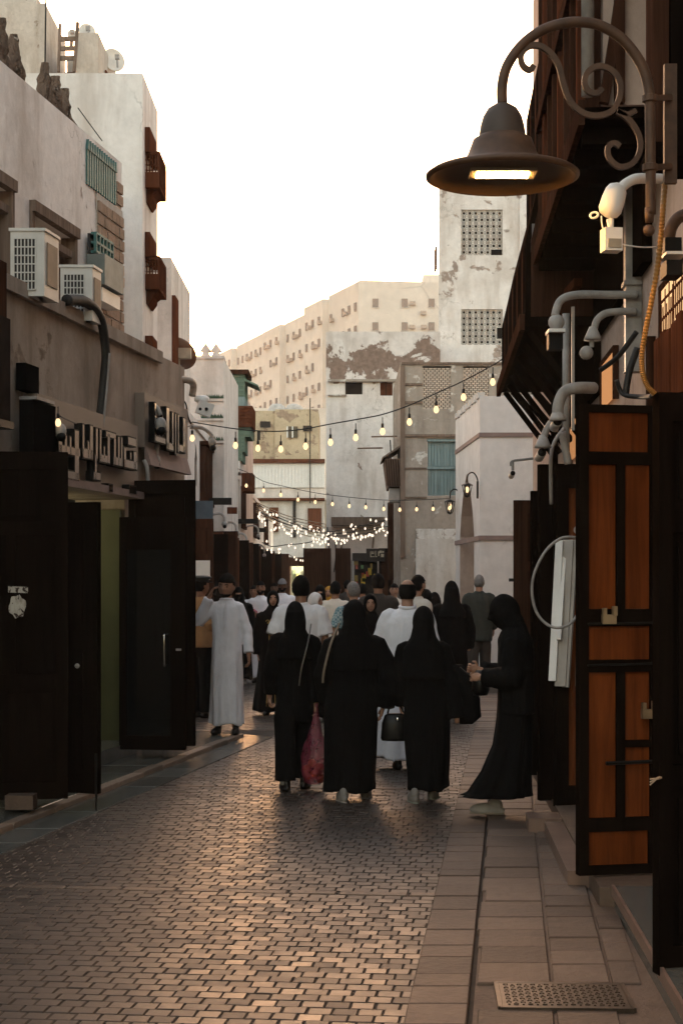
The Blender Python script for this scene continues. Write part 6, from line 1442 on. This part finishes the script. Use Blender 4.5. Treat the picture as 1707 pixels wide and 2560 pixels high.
    def hijab(s, mat, opening=True, drop=.72, w=1.0, back=1.0, niqab=False, fullness=1.13):
        k, H = s.k, s.H
        def f(dx, dy, dz):
            if opening and dy > .30:
                if niqab == 2: return fullness
                if niqab: 
                    if abs(dz - .08) < .16 and abs(dx) < .72: return .86
                elif (dx / .66) ** 2 + ((dz + .12) / .66) ** 2 < 1: return .84
            return fullness + (.03 if dy < 0 else 0)
        vs, fs = head_fn(k, f, 48, 36); m = MB(); m.add([s.HM @ v for v in vs], fs)
        if opening and not niqab:
            m.tube([s.HM @ Vector((0, -.02 * k, -.10 * k)), Vector((0, 0, .86 * H))], [.068 * k, .080 * k], 16)
        else: m.tube([s.HM @ Vector((0, -.01 * k, -.02 * k)), Vector((0, 0, .86 * H))], [.092 * k, .098 * k], 16)
        rg = [(0, -.005 * k, .875 * H, .080 * k, .082 * k), (0, -.01 * k, .855 * H, .098 * w * k, .094 * k), (0, -.01 * k, .83 * H, .150 * w * k, .108 * k), (0, -.01 * k, .80 * H, .200 * w * k, .130 * k), (0, -.015 * k, .765 * H, .212 * w * k, .142 * k), (0, -.015 * k, drop * H, .214 * w * k, .146 * k)]
        if not opening:    # from behind: cloth falls straight from the back of the head
            rg = [(0, -.02 * k, .955 * H, .085 * k, .10 * k), (0, -.03 * k, .90 * H, .100 * k, .105 * k), (0, -.03 * k, .855 * H, .112 * w * k, .112 * k), (0, -.025 * k, .825 * H, .145 * w * k, .122 * k), (0, -.02 * k, .79 * H, .19 * w * k, .138 * k), (0, -.02 * k, drop * H, .205 * w * k, .148 * k)]
        m.rings(rg[::-1], 32, 0, s.fold(.05)); s.W(m)
        hj = remesh(m, 'headscarf', s.vox * .8, mat, s.root, 1); return hj
    def cap(s, mat, brim=True):
        def f(dx, dy, dz): return 1.10 if dz > .28 - .12 * dy else .85
        vs, fs = head_fn(s.k, f, 36, 28); m = MB(); m.add([s.M @ s.HM @ v for v in vs], fs); c = m.build('cap', mat, s.root, True)
        if brim:
            k = s.k; m = MB(); pts = [(math.cos(a) * .07 * k, .075 * k + math.sin(a) * .085 * k, .040 * k - .012 * k * math.sin(a)) for a in [math.pi * i / 10 for i in range(11)]]
            m.poly([s.M @ s.HM @ Vector(p) for p in pts], .007, (0, 0, 1)); m.build('brim', mat, c)
    def part(s, name, mb, mat, smooth=True): return s.W(mb).build(name, mat, s.root, smooth)

# 1 - man in white robe on the phone
p = Person('man in long white robe and dark sandals talking on a phone by the kerb', 567, 17.4, 1.72, 172, .046, SKF, 'people standing in the street', -8, -6, -4, .013, True)
p.HM = p.HM @ Matrix.Scale(1.13, 4)
p.arm(1, [(.150, 0, 1.40), (.325, .03, 1.19), (.170, .07, 1.50)]); p.arm(-1, [(.150, 0, 1.40), (.225, .0, 1.12), (.255, .06, .865)]); p.body(curl=.55); p.hair(HAIRB, 'full', .04, 1.09)
g_ = p.gown(WHT, .062, .84, .92, (.060, .055), .16, 'robe')
def f_(dx, dy, dz): return 1.045 if (dz < -.55 and dy > .1) else .85
vs, fs = head_fn(p.k, f_, 40, 34); m = MB(); m.add([p.M @ p.HM @ v for v in vs], fs); m.build('beard', HAIRB, p.root, True)
m = MB(); m.box(None, (.022, .07, .14), 0, 0, Matrix.Translation((.112, .045, 1.585)) @ Matrix.Rotation(R(18), 4, 'X') @ Matrix.Rotation(R(-8), 4, 'Y')); p.W(m).build('body', BLACKP, thing('mobile_phone', 'dark mobile phone held to the ear of the white robed man', 'phone', p.M @ Vector((.098, .055, 1.55))))
p.shoes(SHOEB, .0, .14, .105, 0, 0, (-1, 1)); 
m = MB(); m.tube(smooth_path([(-.03, .13, 1.43), (-.005, .135, 1.36), (0, .138, 1.25), (.0, .14, 1.15)], 4), .006, 6); p.part('placket', m, WHT)
m = MB(); m.tube(arc((0, 0, 1.462), .066, 0, 2 * math.pi, 20, (1, 0, 0), (0, 1, .12)), .014, 8); p.part('collar', m, WHT)
# 2 - uniformed man
p = Person('man in tan uniform shirt and dark peaked cap behind the phoning man', 503, 20.0, 1.76, -40, 0, SK1, 'people standing in the street', -10)
p.arm(1, 'bent'); p.arm(-1, 'bent'); p.body(face=False); p.hair(); p.shirt(TAN, .50, 1.02, 1); p.trousers(BLK2, 1.1); p.shoes(SHOEB); 
m = MB(); MM = p.HM @ Matrix.Translation((0, 0, .075)); m.lathe([(.001, .06), (.07, .062), (.118, .045), (.122, .03), (.09, .012), (.088, -.02), (.001, -.02)], None, 28, 0, MM); cp_ = p.part('peaked_cap', m, plain('cap_navy', (.03, .034, .036), .6))
m = MB(); m.poly([MM @ Vector((math.cos(a) * .085, .06 + math.sin(a) * .085, -.01 - .02 * math.sin(a))) for a in [math.pi * i / 10 for i in range(11)]], .006, (0, 0, 1)); p.W(m).build('brim', BLACKP, cp_)
# 3 - woman in black with gold trim, facing us
p = Person('woman in black robe with gold trim and black headscarf walking towards us', 683, 20.4, 1.58, 178, 0, SK2, head_turn=4, vox=.014, near=True)
p.arm(1, 'bag'); p.arm(-1, 'bent'); p.body(hands=(1,)); p.gown(BLK1, .035, 1.02, 1.12, (.075, .085), .10, 'abaya'); p.hijab(BLK1); p.shoes(SHOEB)
for x in (-.02, .035):
    m = MB(); m.tube(smooth_path([(x, .150, 1.10), (x * 1.3, .16, .80), (x * 1.6, .172, .45), (x * 2, .186, .12)], 5), .005, 6); p.part('gold_trim', m, GOLDP)
m = MB()
for i in range(7): m.tube(arc((-.05 + .018 * i, .146 + .003 * (i % 2), 1.20 + .03 * math.sin(i)), .022, 0, 5, 8, (1, 0, 0), (0, 0, 1)), .005, 5)
p.part('gold_embroidery', m, GOLDP)
# 4 - niqab woman left behind
p = Person('woman all in black with veiled face and white shoes at the left', 598, 26.2, 1.60, 175, 0, SK2, vox=.018); p.arm(1, 'bag'); p.arm(-1, 'down'); p.body(hands=()); p.gown(BLK1, .06, 1.0, 1.0, (.075, .08), .1, 'abaya'); p.hijab(BLK1, True, .68, 1.05, 1, True); p.shoes(SHOEW)
# 5 - bearded man in white robe with pink shawl on the arm
p = Person('bearded man in white robe with a pink cloth over his arm', 652, 26.8, 1.70, 176, 0, SK1, vox=.018); p.arm(1, 'bent'); p.arm(-1, 'down'); p.body(); p.hair(); p.beard(); p.gown(WHT, .05, 1, 1, (.066, .06), .1, 'robe'); p.shoes(SHOEB)
m = MB(); m.rings([(.12, .18, .92, .07, .06), (.12, .18, 1.0, .10, .08), (.12, .17, 1.12, .11, .09), (.13, .14, 1.2, .09, .07), (.13, .12, 1.24, .03, .03)], 20, 0, lambda a, z: 1 + .12 * math.sin(4 * a + z * 20)); p.part('pink_cloth', m, PINK)
# 6 - man with grey cap
p = Person('man in white robe and grey baseball cap facing us', 706, 27.6, 1.74, 180, 0, SK3, vox=.018); p.arm(1, 'down'); p.arm(-1, 'down'); p.body(); p.hair(); p.beard(); p.cap(GCAP); p.gown(WHT, .05, 1.02, 1, (.068, .06), .1, 'robe'); p.shoes(SHOEB)
# 7 - man in white t-shirt from behind
p = Person('man with bushy black hair in a white t-shirt seen from behind', 752, 15.6, 1.75, 3, 0, SK1, vox=.014, near=True); p.arm(1, [(.19, 0, 1.40), (.235, -.02, 1.12), (.24, .05, .86)]); p.arm(-1, [(.19, 0, 1.40), (.26, -.03, 1.12), (.27, .03, .86)]); p.body(face=False); p.hair(HAIRB, 'full', .05, 1.13); p.shirt(TSH, .47, 1.10, .85, 't_shirt', (.088, .08), .06); p.trousers(BLK2); p.shoes(SHOEB)
# A - woman with pink bag
p = Person('woman in black jacket, trousers and long headscarf carrying a pink bag', 738, 13.15, 1.535, 2, 0, SK2, vox=.012, near=True, head_tilt=0); p.arm(1, [(.18, 0, 1.38), (.215, -.03, 1.08), (.19, -.02, .78)]); p.arm(-1, 'down'); p.body(hands=(1, -1), face=False, curl=.95, legs=False); p.shirt(BLK1, .36, .95, 1, 'jacket', (.068, .06), .08); p.trousers(BLK2, 1.3, .13, .055); p.hijab(BLK2, False, .70, .88); p.shoes(SHOEB, .10, .135, .092, 0, .0)
m = MB(); m.tube([(-.092, -.12, .05), (-.092, -.11, .11)], .036, 12); p.part('sock', m, SHOEW)
m = MB(); m.tube(smooth_path([(.13, -.03, 1.36), (.10, -.135, 1.2), (.05, -.15, 1.0), (.03, -.15, .86)], 6), .006, 6); p.part('bag_chain', m, plain('chain_steel', (.2, .19, .18), .3, .9))
h = p.M @ Vector((.172, -.03, .69)); bagt = thing('carrier_bag', 'translucent pink carrier bag of red fruit hanging from the hand', 'bag', (h.x, h.y, .03))
t = NT('plastic_pink'); t.col(t.mix(t.ramp(t.noise(9, 4), .35, .65), (.20, .02, .05), (.30, .05, .09))); t.b.inputs['Alpha'].default_value = .62; t.b.inputs['Transmission Weight'].default_value = .25; t.bump(t.noise(26, 4, .6, None, (1, 1, .35)), .8, .02); PLP = t.set(.3, 0, .5)
m = MB(); rg = [(0, 0, .035, .05, .045), (0, 0, .06, .09, .075), (0, 0, .15, .108, .09), (0, 0, .26, .105, .085), (0.0, 0, .36, .085, .065), (.0, 0, .46, .052, .042), (0, 0, .56, .03, .028), (0, 0, .64, .016, .016), (0, 0, .70, .012, .012)]
m.rings(rg, 30, 0, lambda a, z: 1 + .10 * math.sin(5 * a + z * 14) + .06 * math.sin(11 * a - 9 * z)); m.v = [(v[0] + h.x - .02 * (1 - v[2] / .7), v[1] + h.y, v[2] + .012) for v in m.v]; m.build('bag', PLP, bagt, True)
FR = plain('fruit_orange_red', (.52, .09, .02), .45, 0, .25, 9)
for i in range(7):
    a = i * 2.4; m = MB(); m.ball((h.x - .02 + .055 * math.cos(a), h.y + .045 * math.sin(a), .09 + .025 * i * .8), .038, 12); m.build('fruit', FR, thing('fruit', 'red orange fruit showing through the pink carrier bag', 'fruit', (h.x + .05 * math.cos(a), h.y + .05 * math.sin(a), .05), 'fruit in the pink bag'), True)
# B - broad woman in the middle
p = Person('broad woman in a full black robe walking away in the middle', 886, 12.55, 1.535, 2, 0, SK2, vox=.013, near=False); p.arm(1, [(.20, 0, 1.36), (.31, -.03, 1.06), (.25, .03, .80)]); p.arm(-1, [(.20, 0, 1.36), (.25, .0, 1.08), (.22, .12, .86)]); p.body(hands=(1,), face=False); p.gown(BLK1, .045, 1.14, .82, (.110, .10), .12, 'abaya', (-.06, 0)); p.hijab(BLK1, False, .66, 1.15, 1, False, 1.34); p.shoes(SHOEW, .13, .135, .11, 0, 0, (-1, 1), plain('sole_white', (.24, .22, .2), .6))
m = MB(); m.tube(smooth_path([(-.12, -.04, 1.38), (-.19, -.10, 1.22), (-.24, -.11, 1.02), (-.25, -.08, .92)], 6), .010, 6); p.part('bag_strap', m, plain('strap_tan', (.2, .16, .12), .6))
# C - balding man
p = Person('balding man in a white robe walking away', 1018, 14.6, 1.725, -4, 0, SK2, vox=.014, near=True); p.arm(1, 'down'); p.arm(-1, [(.19, 0, 1.40), (.26, .02, 1.12), (.2, .12, .95)]); p.body(hands=(1,), face=False); p.hair(HAIRB, 'bald', .02, 1.07); p.gown(WHT, .055, 1.08, .92, (.078, .066), .11, 'robe', (-.10, 0)); p.shoes(SHOEB, .08, .14, .09, 0, 0)
m = MB(); m.tube(arc((0, -.005, 1.475), .068, 0, 2 * math.pi, 20, (1, 0, 0), (0, 1, .15)), .016, 8); p.part('collar', m, WHT)
# D - woman with handbag
p = Person('woman in black robe with a handbag and a sleeve blown out', 1058, 12.5, 1.49, -2, 0, SK2, vox=.013); p.arm(1, [(.185, 0, 1.38), (.26, -.05, 1.06), (.30, -.08, .72)]); p.arm(-1, [(.185, 0, 1.38), (.23, .0, 1.08), (.20, .08, .84)]); p.body(hands=(-1,), face=False); p.gown(BLK1, .06, .98, .76, (.080, .07), .14, 'abaya', (.04, .0)); p.hijab(BLK2, False, .64, 1.05, 1, False, 1.3); p.shoes(SHOEW, .13, .135, .09, 0, 0, (-1, 1), plain('sole_pale_green', (.2, .21, .17), .6))
m = MB(); m.rings([(.33, -.06, .60, .05, .012), (.36, -.07, .66, .085, .016), (.345, -.06, .80, .085, .03), (.29, -.05, .95, .075, .05), (.25, -.03, 1.06, .06, .055)], 20, 0, lambda a, z: 1 + .1 * math.sin(4 * a + 9 * z)); p.part('blown_sleeve', m, BLK2)
hb = p.M @ Vector((-.22, .08, .70)); hbt = thing('handbag', 'black handbag with a bright clasp held by the walking woman', 'handbag', (hb.x, hb.y, .48))
m = MB(); m.rings([(0, 0, 0, .105, .05), (0, 0, .02, .115, .055), (0, 0, .14, .105, .05), (0, 0, .20, .085, .035), (0, 0, .215, .06, .02)], 24); m.v = [(v[0] + hb.x, v[1] + hb.y - .04, v[2] + .46) for v in m.v]; m.build('pouch', plain('leather_black', (.005, .0045, .0045), .4, 0, .2, spec=.2), hbt, True)
m = MB(); m.tube(arc((hb.x, hb.y - .04, .66), .06, 0, math.pi, 12, (1, 0, 0), (0, 0, 1.6)), .008, 8); m.build('handle', MATS['leather_black'], hbt, True)
m = MB(); m.ball((hb.x + .015, hb.y - .09, .63), (.012, .006, .02), 10); m.build('clasp', MATS['steel_bright'], hbt, True)
# E - woman in profile at the right with phone
p = Person('woman in wide black robe in profile looking at her phone by the right doors', 1284, 11.5, 1.58, 84, .03, SK2, vox=.012, near=True, lean=-10); p.hc = Vector((0, .065, .925 * p.H)); p.HM = Matrix.Translation(p.hc) @ Matrix.Rotation(R(-16), 4, 'X'); p.arm(1, [(.15, 0, 1.36), (.18, .04, 1.08), (.08, .27, 1.13)]); p.arm(-1, [(.15, 0, 1.36), (.18, .02, 1.08), (.07, .25, 1.08)]); p.body(hands=(1, -1), face=False, curl=.8, legs=False)
k, H = p.k, p.H; m = MB()
prof = [(.085, .0, .150, .22, .285), (.10, 0, .118, .215, .245), (.20, 0, .065, .205, .185), (.32, 0, .018, .195, .145), (.45, 0, .0, .185, .130), (.56, 0, .0, .18, .128), (.66, 0, 0, .175, .12), (.75, 0, -.005, .18, .12), (.80, 0, -.005, .16, .11), (.83, 0, 0, .12, .09), (.86, 0, 0, .065, .065)]
out = []
for i in range(len(prof) - 1):
    for j in range(3): out.append(tuple(prof[i][q] + (prof[i + 1][q] - prof[i][q]) * j / 3 for q in range(5)))
out.append(prof[-1]); m.rings([(b * k, c * k, a * H, d_ * k, e_ * k) for a, b, c, d_, e_ in out], 56, 0, p.fold(.16)); p.sleeves(m, .085, .07); p.W(m); remesh(m, 'abaya', .013, BLK1, p.root, 1)
m = MB(); m.rings([(0, -.02 * k, .46 * H, .205 * k, .14 * k), (0, -.015 * k, .60 * H, .195 * k, .14 * k), (0, -.01 * k, .72 * H, .19 * k, .135 * k), (0, -.01 * k, .80 * H, .17 * k, .14 * k), (0, 0, .84 * H, .10 * k, .1 * k)], 40, 0, p.fold(.10)); p.sleeves(m, .09, .075); p.W(m); remesh(m, 'cape', .013, BLK2, p.root, 1)
p.hijab(BLK2, True, .66, 1.0, 1, 2, 1.22); p.shoes(plain('shoe_pale', (.33, .30, .27), .7), .17, .13, .06, 0, 0, (1,), plain('sole_cream', (.22, .18, .13), .6))
m = MB(); m.box(None, (.075, .01, .15), 0, 0, Matrix.Translation((.0, .36 * k, 1.10 * k)) @ Matrix.Rotation(R(-50), 4, 'X')); p.W(m).build('body', BLACKP, thing('mobile_phone', 'dark phone in the hands of the woman in profile', 'phone', p.M @ Vector((0, .33, 1.04))))
m = MB(); m.rings([(.02, .24, .86, .07, .05), (.02, .24, .90, .09, .065), (.02, .24, 1.0, .085, .06), (.02, .24, 1.04, .05, .03)], 20); p.W(m).build('pouch', MATS['leather_black'], thing('handbag', 'small black bag under the forearms of the woman in profile', 'handbag', p.M @ Vector((.02, .24, .86))), True)
# F - black scarf woman right
p = Person('woman in long black coat and black headscarf walking away on the right', 1128, 19.6, 1.70, 4, 0, SK2, vox=.016); p.arm(1, [(.185, 0, 1.40), (.23, -.03, 1.12), (.22, .02, .88)]); p.arm(-1, 'down'); p.body(hands=(), face=False); p.gown(BLK1, .10, .98, .85, (.072, .068), .09, 'abaya'); p.hijab(BLK2, False, .74, .92); p.shoes(SHOEB, .1)
m = MB(); m.box(None, (.18, .10, .16), 0, 0, Matrix.Translation((.27, .05, .86))); 
# G - grey haired man
p = Person('grey haired man in a dark suit walking away at the far right', 1197, 25.2, 1.80, -4, 0, SK2, vox=.018); p.arm(1, 'fwd'); p.arm(-1, 'down'); p.body(face=False, legs=False); p.hair(HAIRG, 'short', .04, 1.08); p.shirt(DKG, .42, 1.10, 1, 'jacket', (.078, .066), .05); p.trousers(GREYC, 1.15, .1); p.shoes(plain('shoe_brown', (.05, .03, .02), .5), .1)
# H - dark jacket man
p = Person('tall man in a charcoal jacket seen from behind in the middle distance', 945, 20.6, 1.80, 2, 0, SK1, vox=.018); p.arm(1, 'down'); p.arm(-1, 'down'); p.body(hands=(), face=False); p.hair(HAIRB, 'short', .04, 1.1); p.shirt(GREYC, .42, 1.1, 1, 'jacket', (.08, .066), .05); p.trousers(BLK2); p.shoes(SHOEB)
# I - vest man
p = Person('man with short grey hair in a dark vest over a checked shirt', 884, 19.2, 1.70, 24, 0, SK2, vox=.016, near=True); p.arm(1, 'down'); p.arm(-1, [(.19, 0, 1.38), (.27, -.03, 1.10), (.20, .1, .95)]); p.body(hands=(-1,), face=False); p.hair(HAIRG, 'short', .03, 1.06); p.shirt(PLAID, .50, 1.0, .8, 'shirt', (.075, .07), .04); p.trousers(BLK2); p.shoes(SHOEB)
sv = p.arms; p.arms = []; p.shirt(NAVY, .46, 1.10, 1, 'vest'); p.arms = sv
# J - white shirt
p = Person('man in a loose cream shirt walking away beside the vest man', 838, 22.5, 1.70, -15, 0, SK1, vox=.018); p.arm(1, 'down'); p.arm(-1, 'down'); p.body(hands=(), face=False); p.hair(HAIRB, 'short', .03, 1.07); p.gown(WHT2, .05, 1.06, 1, (.075, .065), .1, 'robe'); p.shoes(SHOEB)
# K - woman facing in the middle
p = Person('woman in black headscarf facing us between the robed figures', 925, 17.6, 1.56, 182, 0, SK2, vox=.016, near=True); p.arm(1, 'bag'); p.arm(-1, 'bag'); p.body(hands=()); p.gown(BLK1, .04, .98, 1.05, (.075, .08), .09, 'abaya'); p.hijab(BLK1); p.shoes(SHOEB)
# L - cream shirt man behind the balding one
p = Person('man in a cream shirt turning right behind the balding man', 1042, 18.4, 1.78, -60, 0, SK2, vox=.016, near=True, head_turn=20); p.arm(1, 'down'); p.arm(-1, 'down'); p.body(hands=()); p.hair(HAIRB, 'short', .02, 1.05); p.beard(); p.shirt(WHT2, .47, 1.12, 1, 'shirt', (.08, .07), .05); p.trousers(GREYC); p.shoes(SHOEB)
# M - girl in white headscarf
p = Person('girl in a white headscarf looking right behind the t-shirt man', 786, 19.5, 1.56, -118, 0, SK2, vox=.014, near=True); p.arm(1, 'bag'); p.arm(-1, 'bag'); p.body(hands=()); p.gown(BLK1, .04, .95, 1, (.07, .07), .09, 'abaya'); p.hijab(LWHT); p.shoes(SHOEW)
# N - background heads
p = Person('woman in a mustard yellow headscarf far back in the crowd', 822, 29, 1.60, 170, 0, SK2, vox=.022); p.arm(1, 'bag'); p.arm(-1, 'bag'); p.body(hands=()); p.gown(BLK1, .04, .95, 1, (.07, .07), .09, 'abaya'); p.hijab(YEL)
def extra(label, px, d, H, face, kind, skin=SK1, mat=None):
    p = Person(label, px, d, H, face, 0, skin, vox=.024); p.arm(1, 'down'); p.arm(-1, 'down'); fr = 90 < face % 360 < 270; p.body(hands=(), face=fr)
    if kind == 'veil': p.gown(BLK1, .04, .98, 1, (.072, .07), .09, 'abaya'); p.hijab(BLK2, fr, .68, 1.0, 1, True)
    elif kind == 'robe': p.hair(); p.gown(mat or WHT, .05, 1, 1, (.07, .062), .09, 'robe')
    else: p.hair(); p.shirt(mat or GREYC, .46, 1.05, 1, 'shirt'); p.trousers(BLK2)
    p.shoes(SHOEB); return p
extra('veiled woman in black just behind the bushy haired man', 800, 24, 1.64, 180, 'veil', SK2)
extra('boy in white beside the bearded man, half hidden', 635, 29.5, 1.62, 176, 'robe', SK1)
extra('dark haired man in shadow left of the grey cap man', 686, 33, 1.66, 178, 'shirt', SK3)
extra('man in dark clothes behind the man in uniform', 585, 31, 1.70, 4, 'shirt', SK3)
extra('man in a pale robe beyond the vest man', 905, 27, 1.66, 4, 'robe', SK1)
extra('small veiled woman in black between the cream shirt man and the scarf woman', 1086, 21.5, 1.55, 4, 'veil', SK2)
extra('curly haired man in pale shirt right behind the cream shirt man', 1066, 20.6, 1.60, 10, 'shirt', SK1, WHT2)
extra('man in dark shirt far back left of the charcoal jacket', 868, 33, 1.72, 3, 'shirt', SK1)
extra('bald man far back beside the balding man', 985, 27, 1.66, 180, 'robe', SK2, WHT2)
extra('veiled woman far back under the lit shop', 765, 36, 1.60, 0, 'veil', SK2)
# ------------------------------------------------------------------ evening haze
hz = MB(); hz.span((-320, -100, -1.1), (320, 520, 60)); hm = bpy.data.materials.new('haze_air'); hm.use_nodes = True; ht = hm.node_tree; ht.nodes.clear()
ho = ht.nodes.new('ShaderNodeOutputMaterial'); hv = ht.nodes.new('ShaderNodeVolumePrincipled'); hv.inputs['Color'].default_value = (1.0, .93, .86, 1)
hv.inputs['Density'].default_value = .0006; hv.inputs['Anisotropy'].default_value = .25; ht.links.new(hv.outputs[0], ho.inputs['Volume'])
hz.build('haze', hm, kind='stuff')
